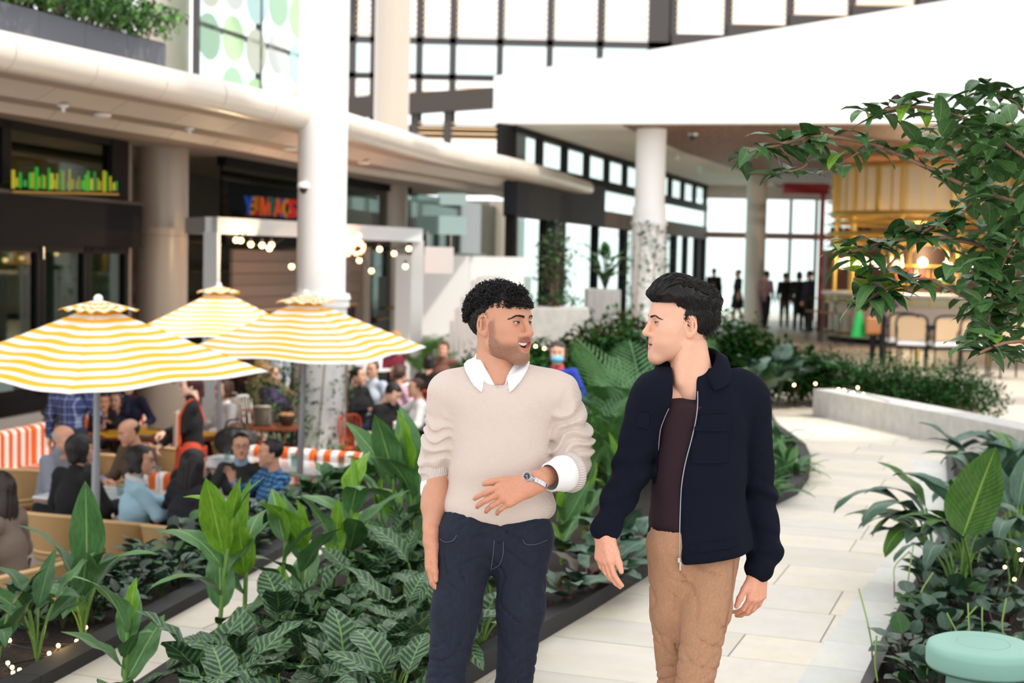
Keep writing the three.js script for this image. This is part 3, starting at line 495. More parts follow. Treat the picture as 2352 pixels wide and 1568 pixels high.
const smin = (a, b, k) => { if (k <= 0) return Math.min(a, b); const h = Math.max(k - Math.abs(a - b), 0) / k; return Math.min(a, b) - h * h * k * 0.25; };
const smax = (a, b, k) => -smin(-a, -b, k);
const cap = (a, b, ra, rb = ra) => { const ax = a.x, ay = a.y, az = a.z, bx = b.x - ax, by = b.y - ay, bz = b.z - az, l = bx * bx + by * by + bz * bz || 1e-9; return (x, y, z) => { const px = x - ax, py = y - ay, pz = z - az, t = clamp((px * bx + py * by + pz * bz) / l, 0, 1), qx = px - bx * t, qy = py - by * t, qz = pz - bz * t; return Math.sqrt(qx * qx + qy * qy + qz * qz) - ra - (rb - ra) * t; }; };
const ell = (cx, cy, cz, rx, ry, rz) => (x, y, z) => { const a = (x - cx) / rx, b = (y - cy) / ry, c = (z - cz) / rz, k0 = Math.sqrt(a * a + b * b + c * c), a2 = a / rx, b2 = b / ry, c2 = c / rz, k1 = Math.sqrt(a2 * a2 + b2 * b2 + c2 * c2); return k1 < 1e-9 ? -Math.min(rx, ry, rz) : k0 * (k0 - 1) / k1; };
const union = (list, k) => (x, y, z) => { let d = 1e3; for (const f of list) d = smin(d, f(x, y, z), k); return d; };
function bounds(pts, pad) { const lo = [1e9, 1e9, 1e9], hi = [-1e9, -1e9, -1e9]; for (const p of pts) { [p.x, p.y, p.z].forEach((c, i) => { lo[i] = Math.min(lo[i], c - pad); hi[i] = Math.max(hi[i], c + pad); }); } return [lo, hi]; }
function paint(g, f) { const p = g.attributes.position, n = g.attributes.normal, c = new Float32Array(p.count * 3); for (let i = 0; i < p.count; i++) { const k = f(p.getX(i), p.getY(i), p.getZ(i), n.getX(i), n.getY(i), n.getZ(i)); c[i * 3] = k[0]; c[i * 3 + 1] = k[1]; c[i * 3 + 2] = k[2]; } g.setAttribute('color', new THREE.BufferAttribute(c, 3)); return g; }
const mgc = (list) => mergeGeometries(list.map((g) => { const h = new THREE.BufferGeometry(); for (const k of ['position', 'normal', 'uv', 'color']) h.setAttribute(k, g.attributes[k]); h.setIndex(g.index); return h; }));
const lin = (r, g, b) => { const c = rgb(r, g, b); return [c.r, c.g, c.b]; };
const mix3 = (a, b, t) => [lerp(a[0], b[0], t), lerp(a[1], b[1], t), lerp(a[2], b[2], t)];

// ---------------------------------------------------------------- heads and hands
// head space: origin between the ears, +z the face, +y up
function headField(o = {}) {
  const fw = o.face ?? 1, nz = o.nose ?? 1, m = (p) => V(-p.x, p.y, p.z), both = (f) => [f(1), f(-1)];
  const big = union([ell(0, 0.035, -0.014, 0.075, 0.086, 0.096), ell(0, -0.028, 0.024, 0.062 * fw, 0.08, 0.066), ell(0, 0.045, 0.03, 0.064, 0.052, 0.062)], 0.035);
  const jaw = union([...both((s) => cap(V(s * 0.05 * fw, -0.062, 0.006), V(s * 0.016, -0.104, 0.07), 0.02, 0.017)), ell(0, -0.103, 0.074, 0.026, 0.019, 0.02), ...both((s) => ell(s * 0.046 * fw, -0.014, 0.052, 0.022, 0.02, 0.026)), ...both((s) => ell(s * 0.036, -0.05, 0.058, 0.024, 0.028, 0.026)), ell(0, -0.068, 0.07, 0.032, 0.026, 0.024)], 0.026);
  const brow = union([cap(V(-0.036, 0.023, 0.078), V(0, 0.019, 0.088), 0.011, 0.01), cap(V(0.036, 0.023, 0.078), V(0, 0.019, 0.088), 0.011, 0.01)], 0.012);
  const nose = union([cap(V(0, 0.016, 0.09), V(0, -0.026, 0.108 + 0.006 * (nz - 1)), 0.0075, 0.011 * nz), ell(0, -0.031, 0.109, 0.0125 * nz, 0.0105, 0.0115), ...both((s) => ell(s * 0.0135 * nz, -0.035, 0.096, 0.0085, 0.008, 0.011))], 0.008);
  const neck = cap(V(0, -0.05, -0.022), V(0, -0.21, -0.045), 0.054, 0.058);
  const smile = o.smile ?? 0, yc = (x) => -0.0665 + smile * 9 * x * x, mw = 0.024 + 0.009 * smile, tk = 1 - 0.25 * smile;
  const lipU = union(both((s) => cap(V(s * 0.003, yc(0.003) + 0.006 + 0.002 * smile, 0.0925 + 0.001), V(s * mw, yc(mw) + 0.0015, 0.076 - 0.002 * smile), 0.0062 * tk, 0.003)), 0.004);
  const lipL = union([cap(V(-0.012, yc(0.012) - 0.0075 - 0.006 * smile, 0.088), V(0.012, yc(0.012) - 0.0075 - 0.006 * smile, 0.088), 0.0072), ...both((s) => cap(V(s * 0.012, yc(0.012) - 0.0065 - 0.006 * smile, 0.088), V(s * mw, yc(mw) - 0.001, 0.076), 0.0065, 0.003))], 0.004);
  const eyeS = both((s) => ell(s * 0.0315, 0.003, 0.094, 0.0185, 0.0125, 0.016)), lids = both((s) => ell(s * 0.0315, 0.0035, 0.0765, 0.0172, 0.0132, 0.0148)), op = o.open ?? 0.0042;
  const ears = both((s) => { const c = Math.cos(0.35), n = Math.sin(0.35); const out = ell(0, 0, 0, 0.0095, 0.033, 0.0195), dent = (u, y, w) => { const a = ell(0.006, 0.005, 0.001, 0.0095, 0.0225, 0.0128)(u, y, w), b = cap(V(0.004, 0.016, -0.004), V(0.003, -0.012, -0.0055), 0.0042)(u, y, w); return Math.max(a, -b); }, lobe = ell(0, -0.026, 0.006, 0.007, 0.012, 0.009); return (x, y, z) => { const X = (x - s * 0.0755) * s, Z = z + 0.012, u = X * c + Z * n, w = -X * n + Z * c, Y = y + 0.002 - 0.12 * w; return smax(smin(out(u, Y, w), lobe(u, Y, w), 0.008), -dent(u, Y, w), 0.0022); }; });
  return (x, y, z) => {
    let d = smin(big(x, y, z), jaw(x, y, z), 0.03);
    d = smin(d, brow(x, y, z), 0.016);
    for (const e of eyeS) d = smax(d, -e(x, y, z), 0.014);
    for (const e of lids) d = smin(d, e(x, y, z), 0.004);
    if (o.eyes === false && z > 0.07 && y > -0.02 && y < 0.03) { const dx = Math.abs(x) - 0.0315, q = 1 - (dx / 0.0142) ** 2; d = smax(d, -Math.max(Math.abs(y - 0.0032 - 0.06 * dx) - op * Math.max(q, 0), Math.abs(dx) - 0.0142, 0.074 - z), 0.0012); }
    d = smin(d, nose(x, y, z), 0.008);
    if (smile > 0.3) { const h = 0.0088 * smile * Math.max(0, 1 - (x / mw) ** 4); const slot = Math.max(Math.abs(y - yc(x) + 0.001) - h, Math.abs(x) - mw, 0.066 - z); d = smax(d, -slot, 0.003); d = smin(d, lipU(x, y - h * 0.75, z), 0.004); d = smin(d, lipL(x, y + h * 0.35, z), 0.004); }
    else { d = smin(d, lipU(x, y, z), 0.004); d = smin(d, lipL(x, y, z), 0.004); if (smile > 0.05 && x * x < mw * mw) { const h = 0.0032 * (1 - (x / mw) ** 2); d = smax(d, -Math.max(Math.abs(y - yc(x) + 0.0005) - h, 0.07 - z), 0.0015); } }
    d = smin(d, neck(x, y, z), 0.022);
    for (const e of ears) d = smin(d, e(x, y, z), 0.006);
    return d;
  };
}
function headGeo(o, cell) {
  const f = headField(o), g = meshField(f, [-0.1, -0.2, -0.13], [0.1, 0.14, 0.135], cell, 1);
  const skin = o.skin, lip = o.lip ?? mix3(skin, lin(190, 95, 90), 0.6), dark = o.hairC ?? lin(25, 20, 18), smile = o.smile ?? 0, yc = (x) => -0.0665 + smile * 9 * x * x, mw = 0.026 + 0.009 * smile, h = smile > 0.3 ? 0.0085 * smile : 0.001;
  return paint(g, (x, y, z) => {
    let c = skin; const t = fbm(x * 60, y * 60, z * 60, 2);
    c = mix3(c, [c[0] * 1.08, c[1] * 0.86, c[2] * 0.82], clamp(0.35 + t * 0.5, 0, 1) * (smooth(0.03, 0.015, Math.hypot(x, y + 0.03)) * 0.8 + smooth(0.025, 0.0, Math.abs(Math.abs(x) - 0.045)) * smooth(0.03, 0.01, Math.abs(y + 0.03)) * 0.4));
    if (z > 0.06 && Math.abs(x) < mw + 0.002) { const q = y - yc(x), e = (1 - (x / (mw + 0.002)) ** 2); if (q < h + 0.012 * e && q > -h * 0.6 - 0.0155 * e) c = mix3(c, lip, smooth(0, 0.25, e)); }
    if (o.brows !== false) { const ax = Math.abs(x), by = 0.0225 + 0.006 * smooth(0.012, 0.034, ax) - 0.012 * smooth(0.034, 0.052, ax); if (z > 0.05 && ax > 0.011 && ax < 0.051 && Math.abs(y - by) < 0.0042) c = mix3(c, dark, 0.85); }
    if (o.eyes !== false && z > 0.07) { const ax = Math.abs(x) - 0.0315, ey = y - 0.0035; if (Math.abs(ax) < 0.0125 && Math.abs(ey) < 0.0042) c = Math.abs(ax) < 0.006 ? lin(30, 20, 16) : mix3(lin(225, 215, 208), dark, Math.abs(ey) > 0.003 ? 0.7 : 0); }
    if (o.stubble) { const tb = lerp(-0.022, -0.06, smooth(0.005, 0.06, z)), s = smooth(tb + 0.012, tb - 0.016, y) * smooth(-0.16, -0.13, y) * smooth(-0.01, 0.01, z) * (1 - 0.75 * smooth(0.028, 0.02, Math.hypot(x * 0.8, y + 0.067)) * smooth(0.06, 0.07, z)), mo = z > 0.065 ? 0.8 * smooth(0.011, 0.005, Math.abs(y + 0.051 - 4 * x * x)) * smooth(0.038, 0.026, Math.abs(x)) : 0, side = smooth(0.03, 0.0, y) * smooth(-0.06, -0.03, y) * smooth(0.03, 0.012, Math.abs(z - 0.012)) * (Math.abs(x) > 0.05 ? 0.8 : 0); const k = Math.abs(x) > 0.0735 || (Math.abs(x) > 0.066 && z < 0.006) ? 0 : Math.max(s, mo, side) * o.stubble * (0.72 + 0.25 * noise3(x * 300, y * 300, z * 300)); c = mix3(c, lin(46, 34, 30), clamp(k, 0, 0.9)); }
    if (o.eyes === false && z > 0.07) { const dx = Math.abs(x) - 0.0315, ey = y - 0.0032 - 0.06 * dx; if (Math.abs(dx) < 0.0155 && ey > -0.006 && ey < 0.0062) c = mix3(c, mix3(skin, lin(96, 52, 44), 0.7), ey > 0 ? 0.75 : 0.4); }
    return c;
  });
}
const zSurf = (f, x, y) => { let z = 0.15; for (let i = 0; i < 60; i++) { const d = f(x, y, z); if (d < 0.0004) break; z -= Math.max(d * 0.8, 0.0004); } return z; };
function placeGeo(g, q, p) { g.applyQuaternion(q); return g.translate(p.x, p.y, p.z); }
// hand: W wrist, F towards the fingers, N where the palm faces, T towards the thumb
function handGeo(W, F, N, T, curl, cell, s = 1, o = {}) {
  F = F.clone().normalize(); N = N.clone().addScaledVector(F, -N.dot(F)).normalize(); const T0 = new THREE.Vector3().crossVectors(F, N); T = T0.dot(T) < 0 ? T0.negate() : T0;
  const P = (f, t, n) => W.clone().addScaledVector(F, f * s).addScaledVector(T, t * s).addScaledVector(N, n * s);
  const off = [0.028, 0.0095, -0.0095, -0.0275], kf = [0.086, 0.09, 0.085, 0.076], len = [[0.043, 0.026, 0.02], [0.047, 0.03, 0.021], [0.043, 0.028, 0.02], [0.034, 0.021, 0.018]], rad = [0.0092, 0.0095, 0.009, 0.008];
  const palm = [], fingers = [], pts = [W];
  palm.push(cap(P(-0.03, 0, 0), P(0.0, 0, 0), 0.026 * s, 0.0255 * s), cap(P(-0.02, 0.012, 0), P(0.01, 0.012, 0), 0.022 * s), cap(P(-0.02, -0.012, 0), P(0.01, -0.012, 0), 0.022 * s));
  off.forEach((t, i) => {
    const K = P(kf[i], t, 0.0); palm.push(cap(P(0.012, t * 0.55, 0.001), K, 0.0165 * s, 0.0118 * s));
    let a = K.clone(), ang = 0; const cu = curl[i], sp = (o.spread ?? 0.06) * (1.5 - i);
    const segs = [];
    for (let k = 0; k < 3; k++) { ang += cu[k]; const dir = F.clone().multiplyScalar(Math.cos(ang)).addScaledVector(N, Math.sin(ang)).addScaledVector(T, sp); dir.normalize(); const b = a.clone().addScaledVector(dir, len[i][k] * s); segs.push(cap(a, b, rad[i] * s * (1 - 0.1 * k), rad[i] * s * (0.9 - 0.1 * k))); a = b; pts.push(a); }
    fingers.push(union(segs, 0.003));
  });
  const tc = o.thumb ?? [0.75, 0.6, 0.3, 0.25]; let a = P(0.022, 0.024, 0.008), d = F.clone().multiplyScalar(tc[0]).addScaledVector(T, tc[1]).addScaledVector(N, tc[2]).normalize(); const th = [];
  [[0.044, 0.0135, 0.0115], [0.033, 0.011, 0.0105], [0.026, 0.0105, 0.008]].forEach(([l, r0, r1], k) => { const b = a.clone().addScaledVector(d, l * s); th.push(cap(a, b, r0 * s, r1 * s)); a = b; pts.push(a); d = d.clone().addScaledVector(F, tc[3]).addScaledVector(N, 0.08).normalize(); });
  palm.push(cap(P(0.02, 0.018, 0.008), P(0.055, 0.018, 0.006), 0.016 * s));
  const pf = union(palm, 0.012 * s), tf = union(th, 0.005);
  const f = (x, y, z) => { let q = smin(pf(x, y, z), tf(x, y, z), 0.008 * s), w = 1e3; for (const g of fingers) w = smin(w, g(x, y, z), 0.0025); return smin(q, w, 0.007 * s); };
  pts.push(P(-0.09, 0, 0)); const [lo, hi] = bounds(pts, 0.04 * s);
  return { g: meshField(f, lo, hi, cell), tips: pts };
}
const skinMat = PHY({ vertexColors: true, roughness: 0.5, sheen: 0.15, sheenColor: new THREE.Color(1, 0.8, 0.7), clearcoat: 0.08, clearcoatRoughness: 0.5 });
const cloth = (r, g, b, o = {}) => PHY({ color: rgb(r, g, b), roughness: 0.92, sheen: 0.3, sheenRoughness: 0.6, sheenColor: rgb(r, g, b), bumpMap: rep(T.wool, 7), bumpScale: 0.0012, ...o });
function ik(S, Wr, l1, l2, pole) { const d = Wr.clone().sub(S); let L = d.length(); const m = (l1 + l2) * 0.999; if (L > m) { Wr.copy(S).addScaledVector(d, m / L); d.copy(Wr).sub(S); L = m; } d.normalize(); const a = (l1 * l1 - l2 * l2 + L * L) / (2 * L), h = Math.sqrt(Math.max(0, l1 * l1 - a * a)); const p = pole.clone().addScaledVector(d, -pole.dot(d)).normalize(); return S.clone().addScaledVector(d, a).addScaledVector(p, h); }
// ---------------------------------------------------------------- everyone else: one continuous body each, clothing and hair as parts
const SKIN = { light: lin(222, 172, 146), mid: lin(205, 152, 124), tan: lin(186, 132, 102), pale: lin(232, 190, 168), dark: lin(150, 100, 76) };
function person(o) {
  const s = o.s ?? 1, g = thing('person', o.label, 'person', o.p, o.turn ?? 0), cell = o.cell ?? 0.014;
  const sit = o.sit, py = sit ? sit + 0.11 : 0.94 * s, lean = o.lean ?? 0, side = o.side ?? 0;
  const up = (x, y, z) => { const v = V(x * s, y * s, z * s); v.applyAxisAngle(V(1, 0, 0), lean).applyAxisAngle(V(0, 0, 1), -side); return v.add(V(0, py, 0)); };
  const chest = up(0, 0.3, 0), neck = up(0, 0.52, -0.01), hc = up(0, 0.69, 0.02).add(V(0, 0, o.headZ ?? 0)), sh = [-1, 1].map((k) => up(k * 0.17, 0.47, -0.01));
  const hip = [-1, 1].map((k) => V(k * 0.085 * s, py - 0.02, 0));
  const fwd = o.stride ?? 0;
  const knee = [-1, 1].map((k, i) => sit ? V(k * (o.knees ?? 0.12), sit + 0.06, 0.42 * s) : V(k * 0.09 * s, 0.49 * s, 0.02 + k * fwd * 0.5));
  const ank = [-1, 1].map((k, i) => sit ? V(k * 0.12, 0.09, (o.feet ?? 0.38) * s + k * (o.cross ?? 0)) : V(k * 0.095 * s, 0.09 * s, -0.02 + k * fwd));
  const wr = (o.hands ?? [[-0.24, sit ? 0.18 : -0.08, sit ? 0.3 : 0.06], [0.24, sit ? 0.18 : -0.08, sit ? 0.3 : 0.06]]).map((h) => V(h[0] * s, py + h[1] * s, h[2] * s));
  const elb = sh.map((S, i) => ik(S, wr[i], 0.285 * s, 0.25 * s, V(i ? 0.6 : -0.6, -0.7, -0.5)));
  const F = (a, b, r0, r1) => cap(a, b, r0 * s, r1 * s);
  // body under the clothes + head + hands: one skin mesh
  const core = union([F(V(0, py + 0.02, 0), chest, 0.1, 0.1), F(chest, neck, 0.09, 0.05), F(sh[0], sh[1], 0.045, 0.045), ...[0, 1].flatMap((i) => [F(sh[i], elb[i], 0.042, 0.036), F(elb[i], wr[i], 0.036, 0.026), F(hip[i], knee[i], 0.075, 0.05), F(knee[i], ank[i], 0.046, 0.034), F(ank[i].clone().add(V(0, -0.045, -0.03)), ank[i].clone().add(V(0, -0.055, 0.13)), 0.03, 0.026)])], 0.03);
  const all = [neck, ...sh, ...elb, ...wr, ...hip, ...knee, ...ank, ...ank.map((a) => a.clone().add(V(0, -0.08, 0.14)))];
  const [lo, hi] = bounds(all, 0.09 * s), tone = o.skin ?? SKIN.light;
  const geos = [paint(meshField(core, lo, hi, Math.max(0.018, cell * 1.2)), () => tone)];
  const hq = new THREE.Quaternion().setFromEuler(new THREE.Euler(o.pitch ?? 0, o.yaw ?? 0, o.roll ?? 0, 'YXZ'));
  const hs = (o.hs ?? 1) * (0.5 + 0.5 * s), hg = headGeo({ skin: tone, hairC: o.hairC ?? lin(28, 22, 20), smile: o.smile ?? 0.1 }, cell * 0.42); hg.scale(hs, hs, hs); geos.push(placeGeo(hg, hq, hc));
  wr.forEach((w, i) => { const fd = w.clone().sub(elb[i]).normalize(), n = o.palm?.[i] ? V(...o.palm[i]) : V(0, -1, 0.1), t = V(i ? -1 : 1, 0.2, 0.3); const fv = o.fing?.[i] ? V(...o.fing[i]) : fd; if (Math.abs(fv.clone().normalize().dot(n.clone().normalize())) > 0.9) n.set(i ? -1 : 1, 0, 0); const c = o.curl ?? 0.35; geos.push(paint(handGeo(w, fv, n, t, [0, 1, 2, 3].map((k) => [c, c + 0.06 * k, c * 0.7]), cell * 0.4, 0.95 * s).g, () => tone)); });
  part(g, 'body', mgc(geos), skinMat);
  // top
  const L = o.long ?? 0.02, sl = o.sleeve ?? 0.93, puff = o.puff ?? 1, cuff = elb.map((e, i) => e.clone().lerp(wr[i], sl));
  const tf = union([F(V(0, py - L, 0.005), chest, 0.13 * puff, 0.128 * puff), F(up(-0.06, 0.28, 0.02), up(0.06, 0.28, 0.02), 0.12 * puff, 0.12 * puff), F(chest, neck, 0.115, 0.066), F(up(-0.15, 0.455, -0.01), up(0.15, 0.455, -0.01), 0.064 * puff, 0.064 * puff), ...[0, 1].flatMap((i) => [F(sh[i], elb[i], 0.062 * puff, 0.053 * puff), F(elb[i], cuff[i], 0.053 * puff, 0.041 * puff)])], 0.035);
  const bot = py - L - 0.1 * s, rib = o.rib ?? 0;
  const top = (x, y, z) => { let d = tf(x, y, z) + 0.006 * fbm(x * 9 + 3, y * 13, z * 9, 2) + (rib ? rib * Math.sin(y * 90) : 0); return smax(d, bot - y, 0.01); };
  const b2 = bounds([...sh, ...elb, ...cuff, neck, chest, V(0, bot, 0)], 0.16 * s);
  part(g, o.topName ?? 'shirt', meshField(top, b2[0], b2[1], cell, 1), o.top);
  if (o.collar) part(g, 'collar', meshField((x, y, z) => { const a = cap(up(0, 0.5, -0.01), up(0, 0.56, 0.005), 0.068, 0.064)(x, y, z); return Math.max(a, -(a + 0.014)); }, [-0.1, neck.y - 0.1, -0.3], [0.1, neck.y + 0.12, 0.4], 0.007), o.collar);
  // trousers and shoes
  const pf = union([F(V(-0.05, py - 0.01, 0), V(0.05, py - 0.01, 0), 0.115, 0.115), ...[0, 1].flatMap((i) => [F(hip[i], knee[i], 0.092, 0.07), F(knee[i], ank[i].clone().lerp(knee[i], o.crop ?? 0.06), 0.066, 0.054)])], 0.03);
  const ct = [0, 1].map((i) => ank[i].clone().lerp(knee[i], o.crop ?? 0.06).y - 0.01);
  const pan = (x, y, z) => smax(pf(x, y, z) + 0.005 * fbm(x * 12, y * 10 + 5, z * 12, 2), Math.min(...ct) - y, 0.008), b3 = bounds([...hip, ...knee, ...ank], 0.15 * s);
  part(g, o.pantsName ?? 'trousers', meshField(pan, b3[0], [b3[1][0], Math.min(b3[1][1], py + 0.11), b3[1][2]], Math.max(cell, 0.016), 1), o.pants ?? M_.black);
  for (const a of ank) part(g, 'shoe', meshField(union([F(a.clone().add(V(0, -0.045, -0.04)), a.clone().add(V(0, -0.058, 0.13)), 0.044, 0.036), F(a, a.clone().add(V(0, -0.04, 0)), 0.044, 0.046)], 0.02), [a.x - 0.09, 0.002, a.z - 0.12], [a.x + 0.09, a.y + 0.06, a.z + 0.22], 0.014), o.shoe ?? M_.shoe);
  // hair
  if (o.hair && o.hair !== 'bald') {
    const H = o.hair, cran = ell(0, 0.036, -0.016, 0.08, 0.09, 0.1), vol = o.vol ?? 0.006;
    const hf = (x, y, z) => {
      let d = cran(x, y, z) - vol - 0.006 * fbm(x * 45, y * 20, z * 45, 2);
      const line = H === 'short' ? (z > 0.02 ? 0.056 - 0.25 * (z - 0.09) : lerp(-0.06, 0.012, smooth(-0.07, 0.02, z))) : H === 'fringe' ? (z > 0.03 ? 0.03 : -0.09) : (z > 0.035 ? 0.05 - 0.3 * (z - 0.09) : -0.085);
      d = smax(d, line - y, 0.012); if (H !== 'short') d = Math.max(d, 0);
      if (H !== 'short') d = smax(cran(x, y, z) - vol - 0.006 * fbm(x * 45, y * 20, z * 45, 2), line - y, 0.012);
      if (H === 'balding') d = smax(cran(x, y, z) - 0.005, Math.max(y - 0.034 + z * 0.2, -0.055 - y, z + 0.022), 0.006);
      if (H === 'bob' || H === 'fringe') { const c = Math.min(cap(V(0.07, 0.0, -0.02), V(0.068, -0.075, -0.005), 0.026, 0.03)(x, y, z), cap(V(-0.07, 0.0, -0.02), V(-0.068, -0.075, -0.005), 0.026, 0.03)(x, y, z)); d = smin(d, smin(c, ell(0, -0.05, -0.06, 0.08, 0.07, 0.05)(x, y, z), 0.03), 0.03); }
      if (H === 'long') { const w = 0.008 * Math.sin(x * 160 + y * 12); d = smin(d, smin(ell(0, -0.13, -0.075, 0.1, 0.2, 0.055)(x, y, z) + w, Math.min(cap(V(0.07, 0, 0), V(0.075, -0.16, 0.0), 0.025, 0.022)(x, y, z), cap(V(-0.07, 0, 0), V(-0.075, -0.16, 0.0), 0.025, 0.022)(x, y, z)) + w, 0.03), 0.035); }
      if (H === 'pony') d = smin(d, cap(V(0, 0.02, -0.115), V(0.01, -0.11, -0.14), 0.03, 0.016)(x, y, z) + 0.004 * Math.sin(x * 200), 0.015);
      if (H === 'bun') d = smin(d, ell(0, 0.075, -0.11, 0.04, 0.038, 0.036)(x, y, z), 0.012);
      return d;
    };
    const hg2 = meshField(hf, [-0.14, -0.36, -0.19], [0.14, 0.18, 0.14], cell * 0.5); hg2.scale(hs, hs, hs); part(g, 'hair', placeGeo(hg2, hq, hc), o.hairM ?? M_.hair);
  }
  const L2W = (v) => placeGeo(v.scale(hs, hs, hs), hq, hc);
  if (o.glasses) part(g, 'glasses', L2W(mg([...[-1, 1].flatMap((k) => [new THREE.TorusGeometry(0.021, 0.0016, 6, 18).scale(1.1, 0.85, 1).translate(k * 0.031, 0.002, 0.101), bar(V(k * 0.054, 0.004, 0.098), V(k * 0.077, 0.006, -0.01), 0.0016, 5)]), bar(V(-0.01, 0.004, 0.104), V(0.01, 0.004, 0.104), 0.0015, 5)])), M.black);
  if (o.mask) part(g, 'face_mask', L2W(meshField((x, y, z) => { const e = ell(0, -0.055, 0.045, 0.068, 0.056, 0.082)(x, y, z); return Math.max(e, -(e + 0.006), 0.0 - z, y + 0.012, -0.112 - y); }, [-0.1, -0.13, 0], [0.1, 0, 0.15], 0.005)), plain(120, 205, 235, 0.8));
  if (o.cap) part(g, 'cap', L2W(meshField((x, y, z) => smax(smin(ell(0, 0.045, -0.014, 0.088, 0.085, 0.105)(x, y, z), ell(0, 0.052, 0.11, 0.06, 0.008, 0.05)(x, y, z), 0.01), 0.03 - y, 0.006), [-0.12, 0, -0.15], [0.12, 0.15, 0.19], 0.007)), o.cap);
  if (o.apron) part(g, 'apron', meshField((x, y, z) => { const d = union([F(V(0, py - 0.38, 0.01), V(0, py, 0.0), 0.2, 0.16), F(V(0, py, 0.0), up(0, 0.3, 0.035), 0.15, 0.11)], 0.05)(x, y, z); const w = y > py + 0.02 ? 0.1 - 0.16 * (y - py) : 0.3; return Math.max(d, -(d + 0.02), Math.abs(x) - w, (y > py + 0.02 ? 0.02 : -0.2) - z, y - py - 0.36, py - 0.52 - y); }, [-0.3, py - 0.6, -0.3], [0.3, py + 0.5, 0.34], 0.012), o.apron);
  if (o.apron) part(g, 'apron_strap', [-1, 1].map((k) => tube([up(k * 0.055, 0.33, 0.12), up(k * 0.075, 0.5, 0.055), up(k * 0.05, 0.545, -0.03), up(-k * 0.02, 0.3, -0.135)], 0.013, 6)), o.apron);
  if (o.scarf) part(g, 'scarf', tube(Array.from({ length: 9 }, (_, i) => { const a = i / 8 * 6.283; return up(0.075 * Math.sin(a), 0.52 - 0.03 * Math.cos(a), 0.075 * Math.cos(a)); }), 0.03 * s, 8, 30), o.scarf);
  if (o.skirt) part(g, 'skirt', meshField((x, y, z) => { const t = clamp((py + 0.08 - y) / 0.5, 0, 1), d = Math.hypot(x, z) - lerp(0.13, 0.24, t) * s; return Math.max(d, y - py - 0.08, py - 0.46 * s - y); }, [-0.32, py - 0.5, -0.32], [0.32, py + 0.12, 0.32], 0.016), o.skirt);
  return { g, wr, hc, py };
}
const M_ = { hair: PHY({ color: rgb(24, 20, 20), roughness: 0.55, sheen: 0.3 }), brownHair: PHY({ color: rgb(72, 48, 38), roughness: 0.55 }), greyHair: plain(165, 162, 160, 0.8), blonde: plain(176, 140, 96, 0.7), black: cloth(24, 24, 27), shoe: plain(28, 26, 26, 0.5), jeans: PHY({ color: rgb(60, 82, 118), roughness: 0.9, map: rep(T.denim, 8) }) };
// ---------------------------------------------------------------- the two men walking
const HD = 4.42;
function tubeHair(list, r0, taper = 0.35) { // tapered strands, 4-sided
  const pos = [], idx = [], nor = [];
  for (const pts of list) {
    const n = pts.length, base = pos.length / 3, R = 5;
    for (let i = 0; i < n; i++) {
      const t = (pts[Math.min(n - 1, i + 1)].clone().sub(pts[Math.max(0, i - 1)])).normalize(), u = Math.abs(t.y) < 0.9 ? V(0, 1, 0).cross(t).normalize() : V(1, 0, 0).cross(t).normalize(), w = t.clone().cross(u), r = r0 * (i === 0 ? 0.6 : i === n - 1 ? taper : 1);
      for (let k = 0; k < R; k++) { const a = k / R * 6.2832, c = Math.cos(a), s = Math.sin(a), x = u.x * c + w.x * s, y = u.y * c + w.y * s, z = u.z * c + w.z * s; pos.push(pts[i].x + x * r, pts[i].y + y * r, pts[i].z + z * r); nor.push(x, y, z); }
    }
    for (let i = 0; i < n - 1; i++) for (let k = 0; k < R; k++) { const a = base + i * R + k, b = base + i * R + (k + 1) % R, c = a + R, d = b + R; idx.push(a, b, d, a, d, c); }
  }
  const g = new THREE.BufferGeometry(); g.setAttribute('position', new THREE.Float32BufferAttribute(pos, 3)); g.setAttribute('normal', new THREE.Float32BufferAttribute(nor, 3)); g.setAttribute('uv', new THREE.Float32BufferAttribute(new Float32Array(pos.length / 3 * 2), 2)); g.setIndex(idx); return g;
}
function eyesOn(g, q, p, look, iris) {
  for (const s of [-1, 1]) {
    const e = part(g, 'eye', placeGeo(sph(0.0122, s * 0.0315, 0.0030, 0.0772, 20, 14), q, p), PHY({ color: rgb(238, 232, 228), roughness: 0.15, clearcoat: 1 }));
    const dir = V(look[0], look[1], 1).normalize(), c = V(s * 0.0315, 0.003, 0.0772).addScaledVector(dir, 0.0101);
    const ir = new THREE.SphereGeometry(0.0062, 14, 10).scale(1, 1, 0.6); ir.applyQuaternion(new THREE.Quaternion().setFromUnitVectors(V(0, 0, 1), dir)); ir.translate(c.x, c.y, c.z);
    part(e, 'iris', placeGeo(ir, q, p), PHY({ color: iris, roughness: 0.1, clearcoat: 1 }));
  }
}
function lashesOn(g, q, p, f, dark, op) {
  const lash = []; for (const s of [-1, 1]) { const up = []; for (let i = 0; i <= 8; i++) { const t = i / 8 * 2 - 1, dx = t * 0.0142, x = s * (0.0315 + dx), y = 0.0034 + 0.06 * dx + op * (1 - t * t); up.push(V(x, y + 0.0003, zSurf(f, x, y + 0.0022) + 0.0002)); } lash.push(tube(up, 0.0011, 5, 16)); }
  part(g, 'eyelashes', placeGeo(mg(lash), q, p), MAT({ color: dark, roughness: 0.7 }));
}
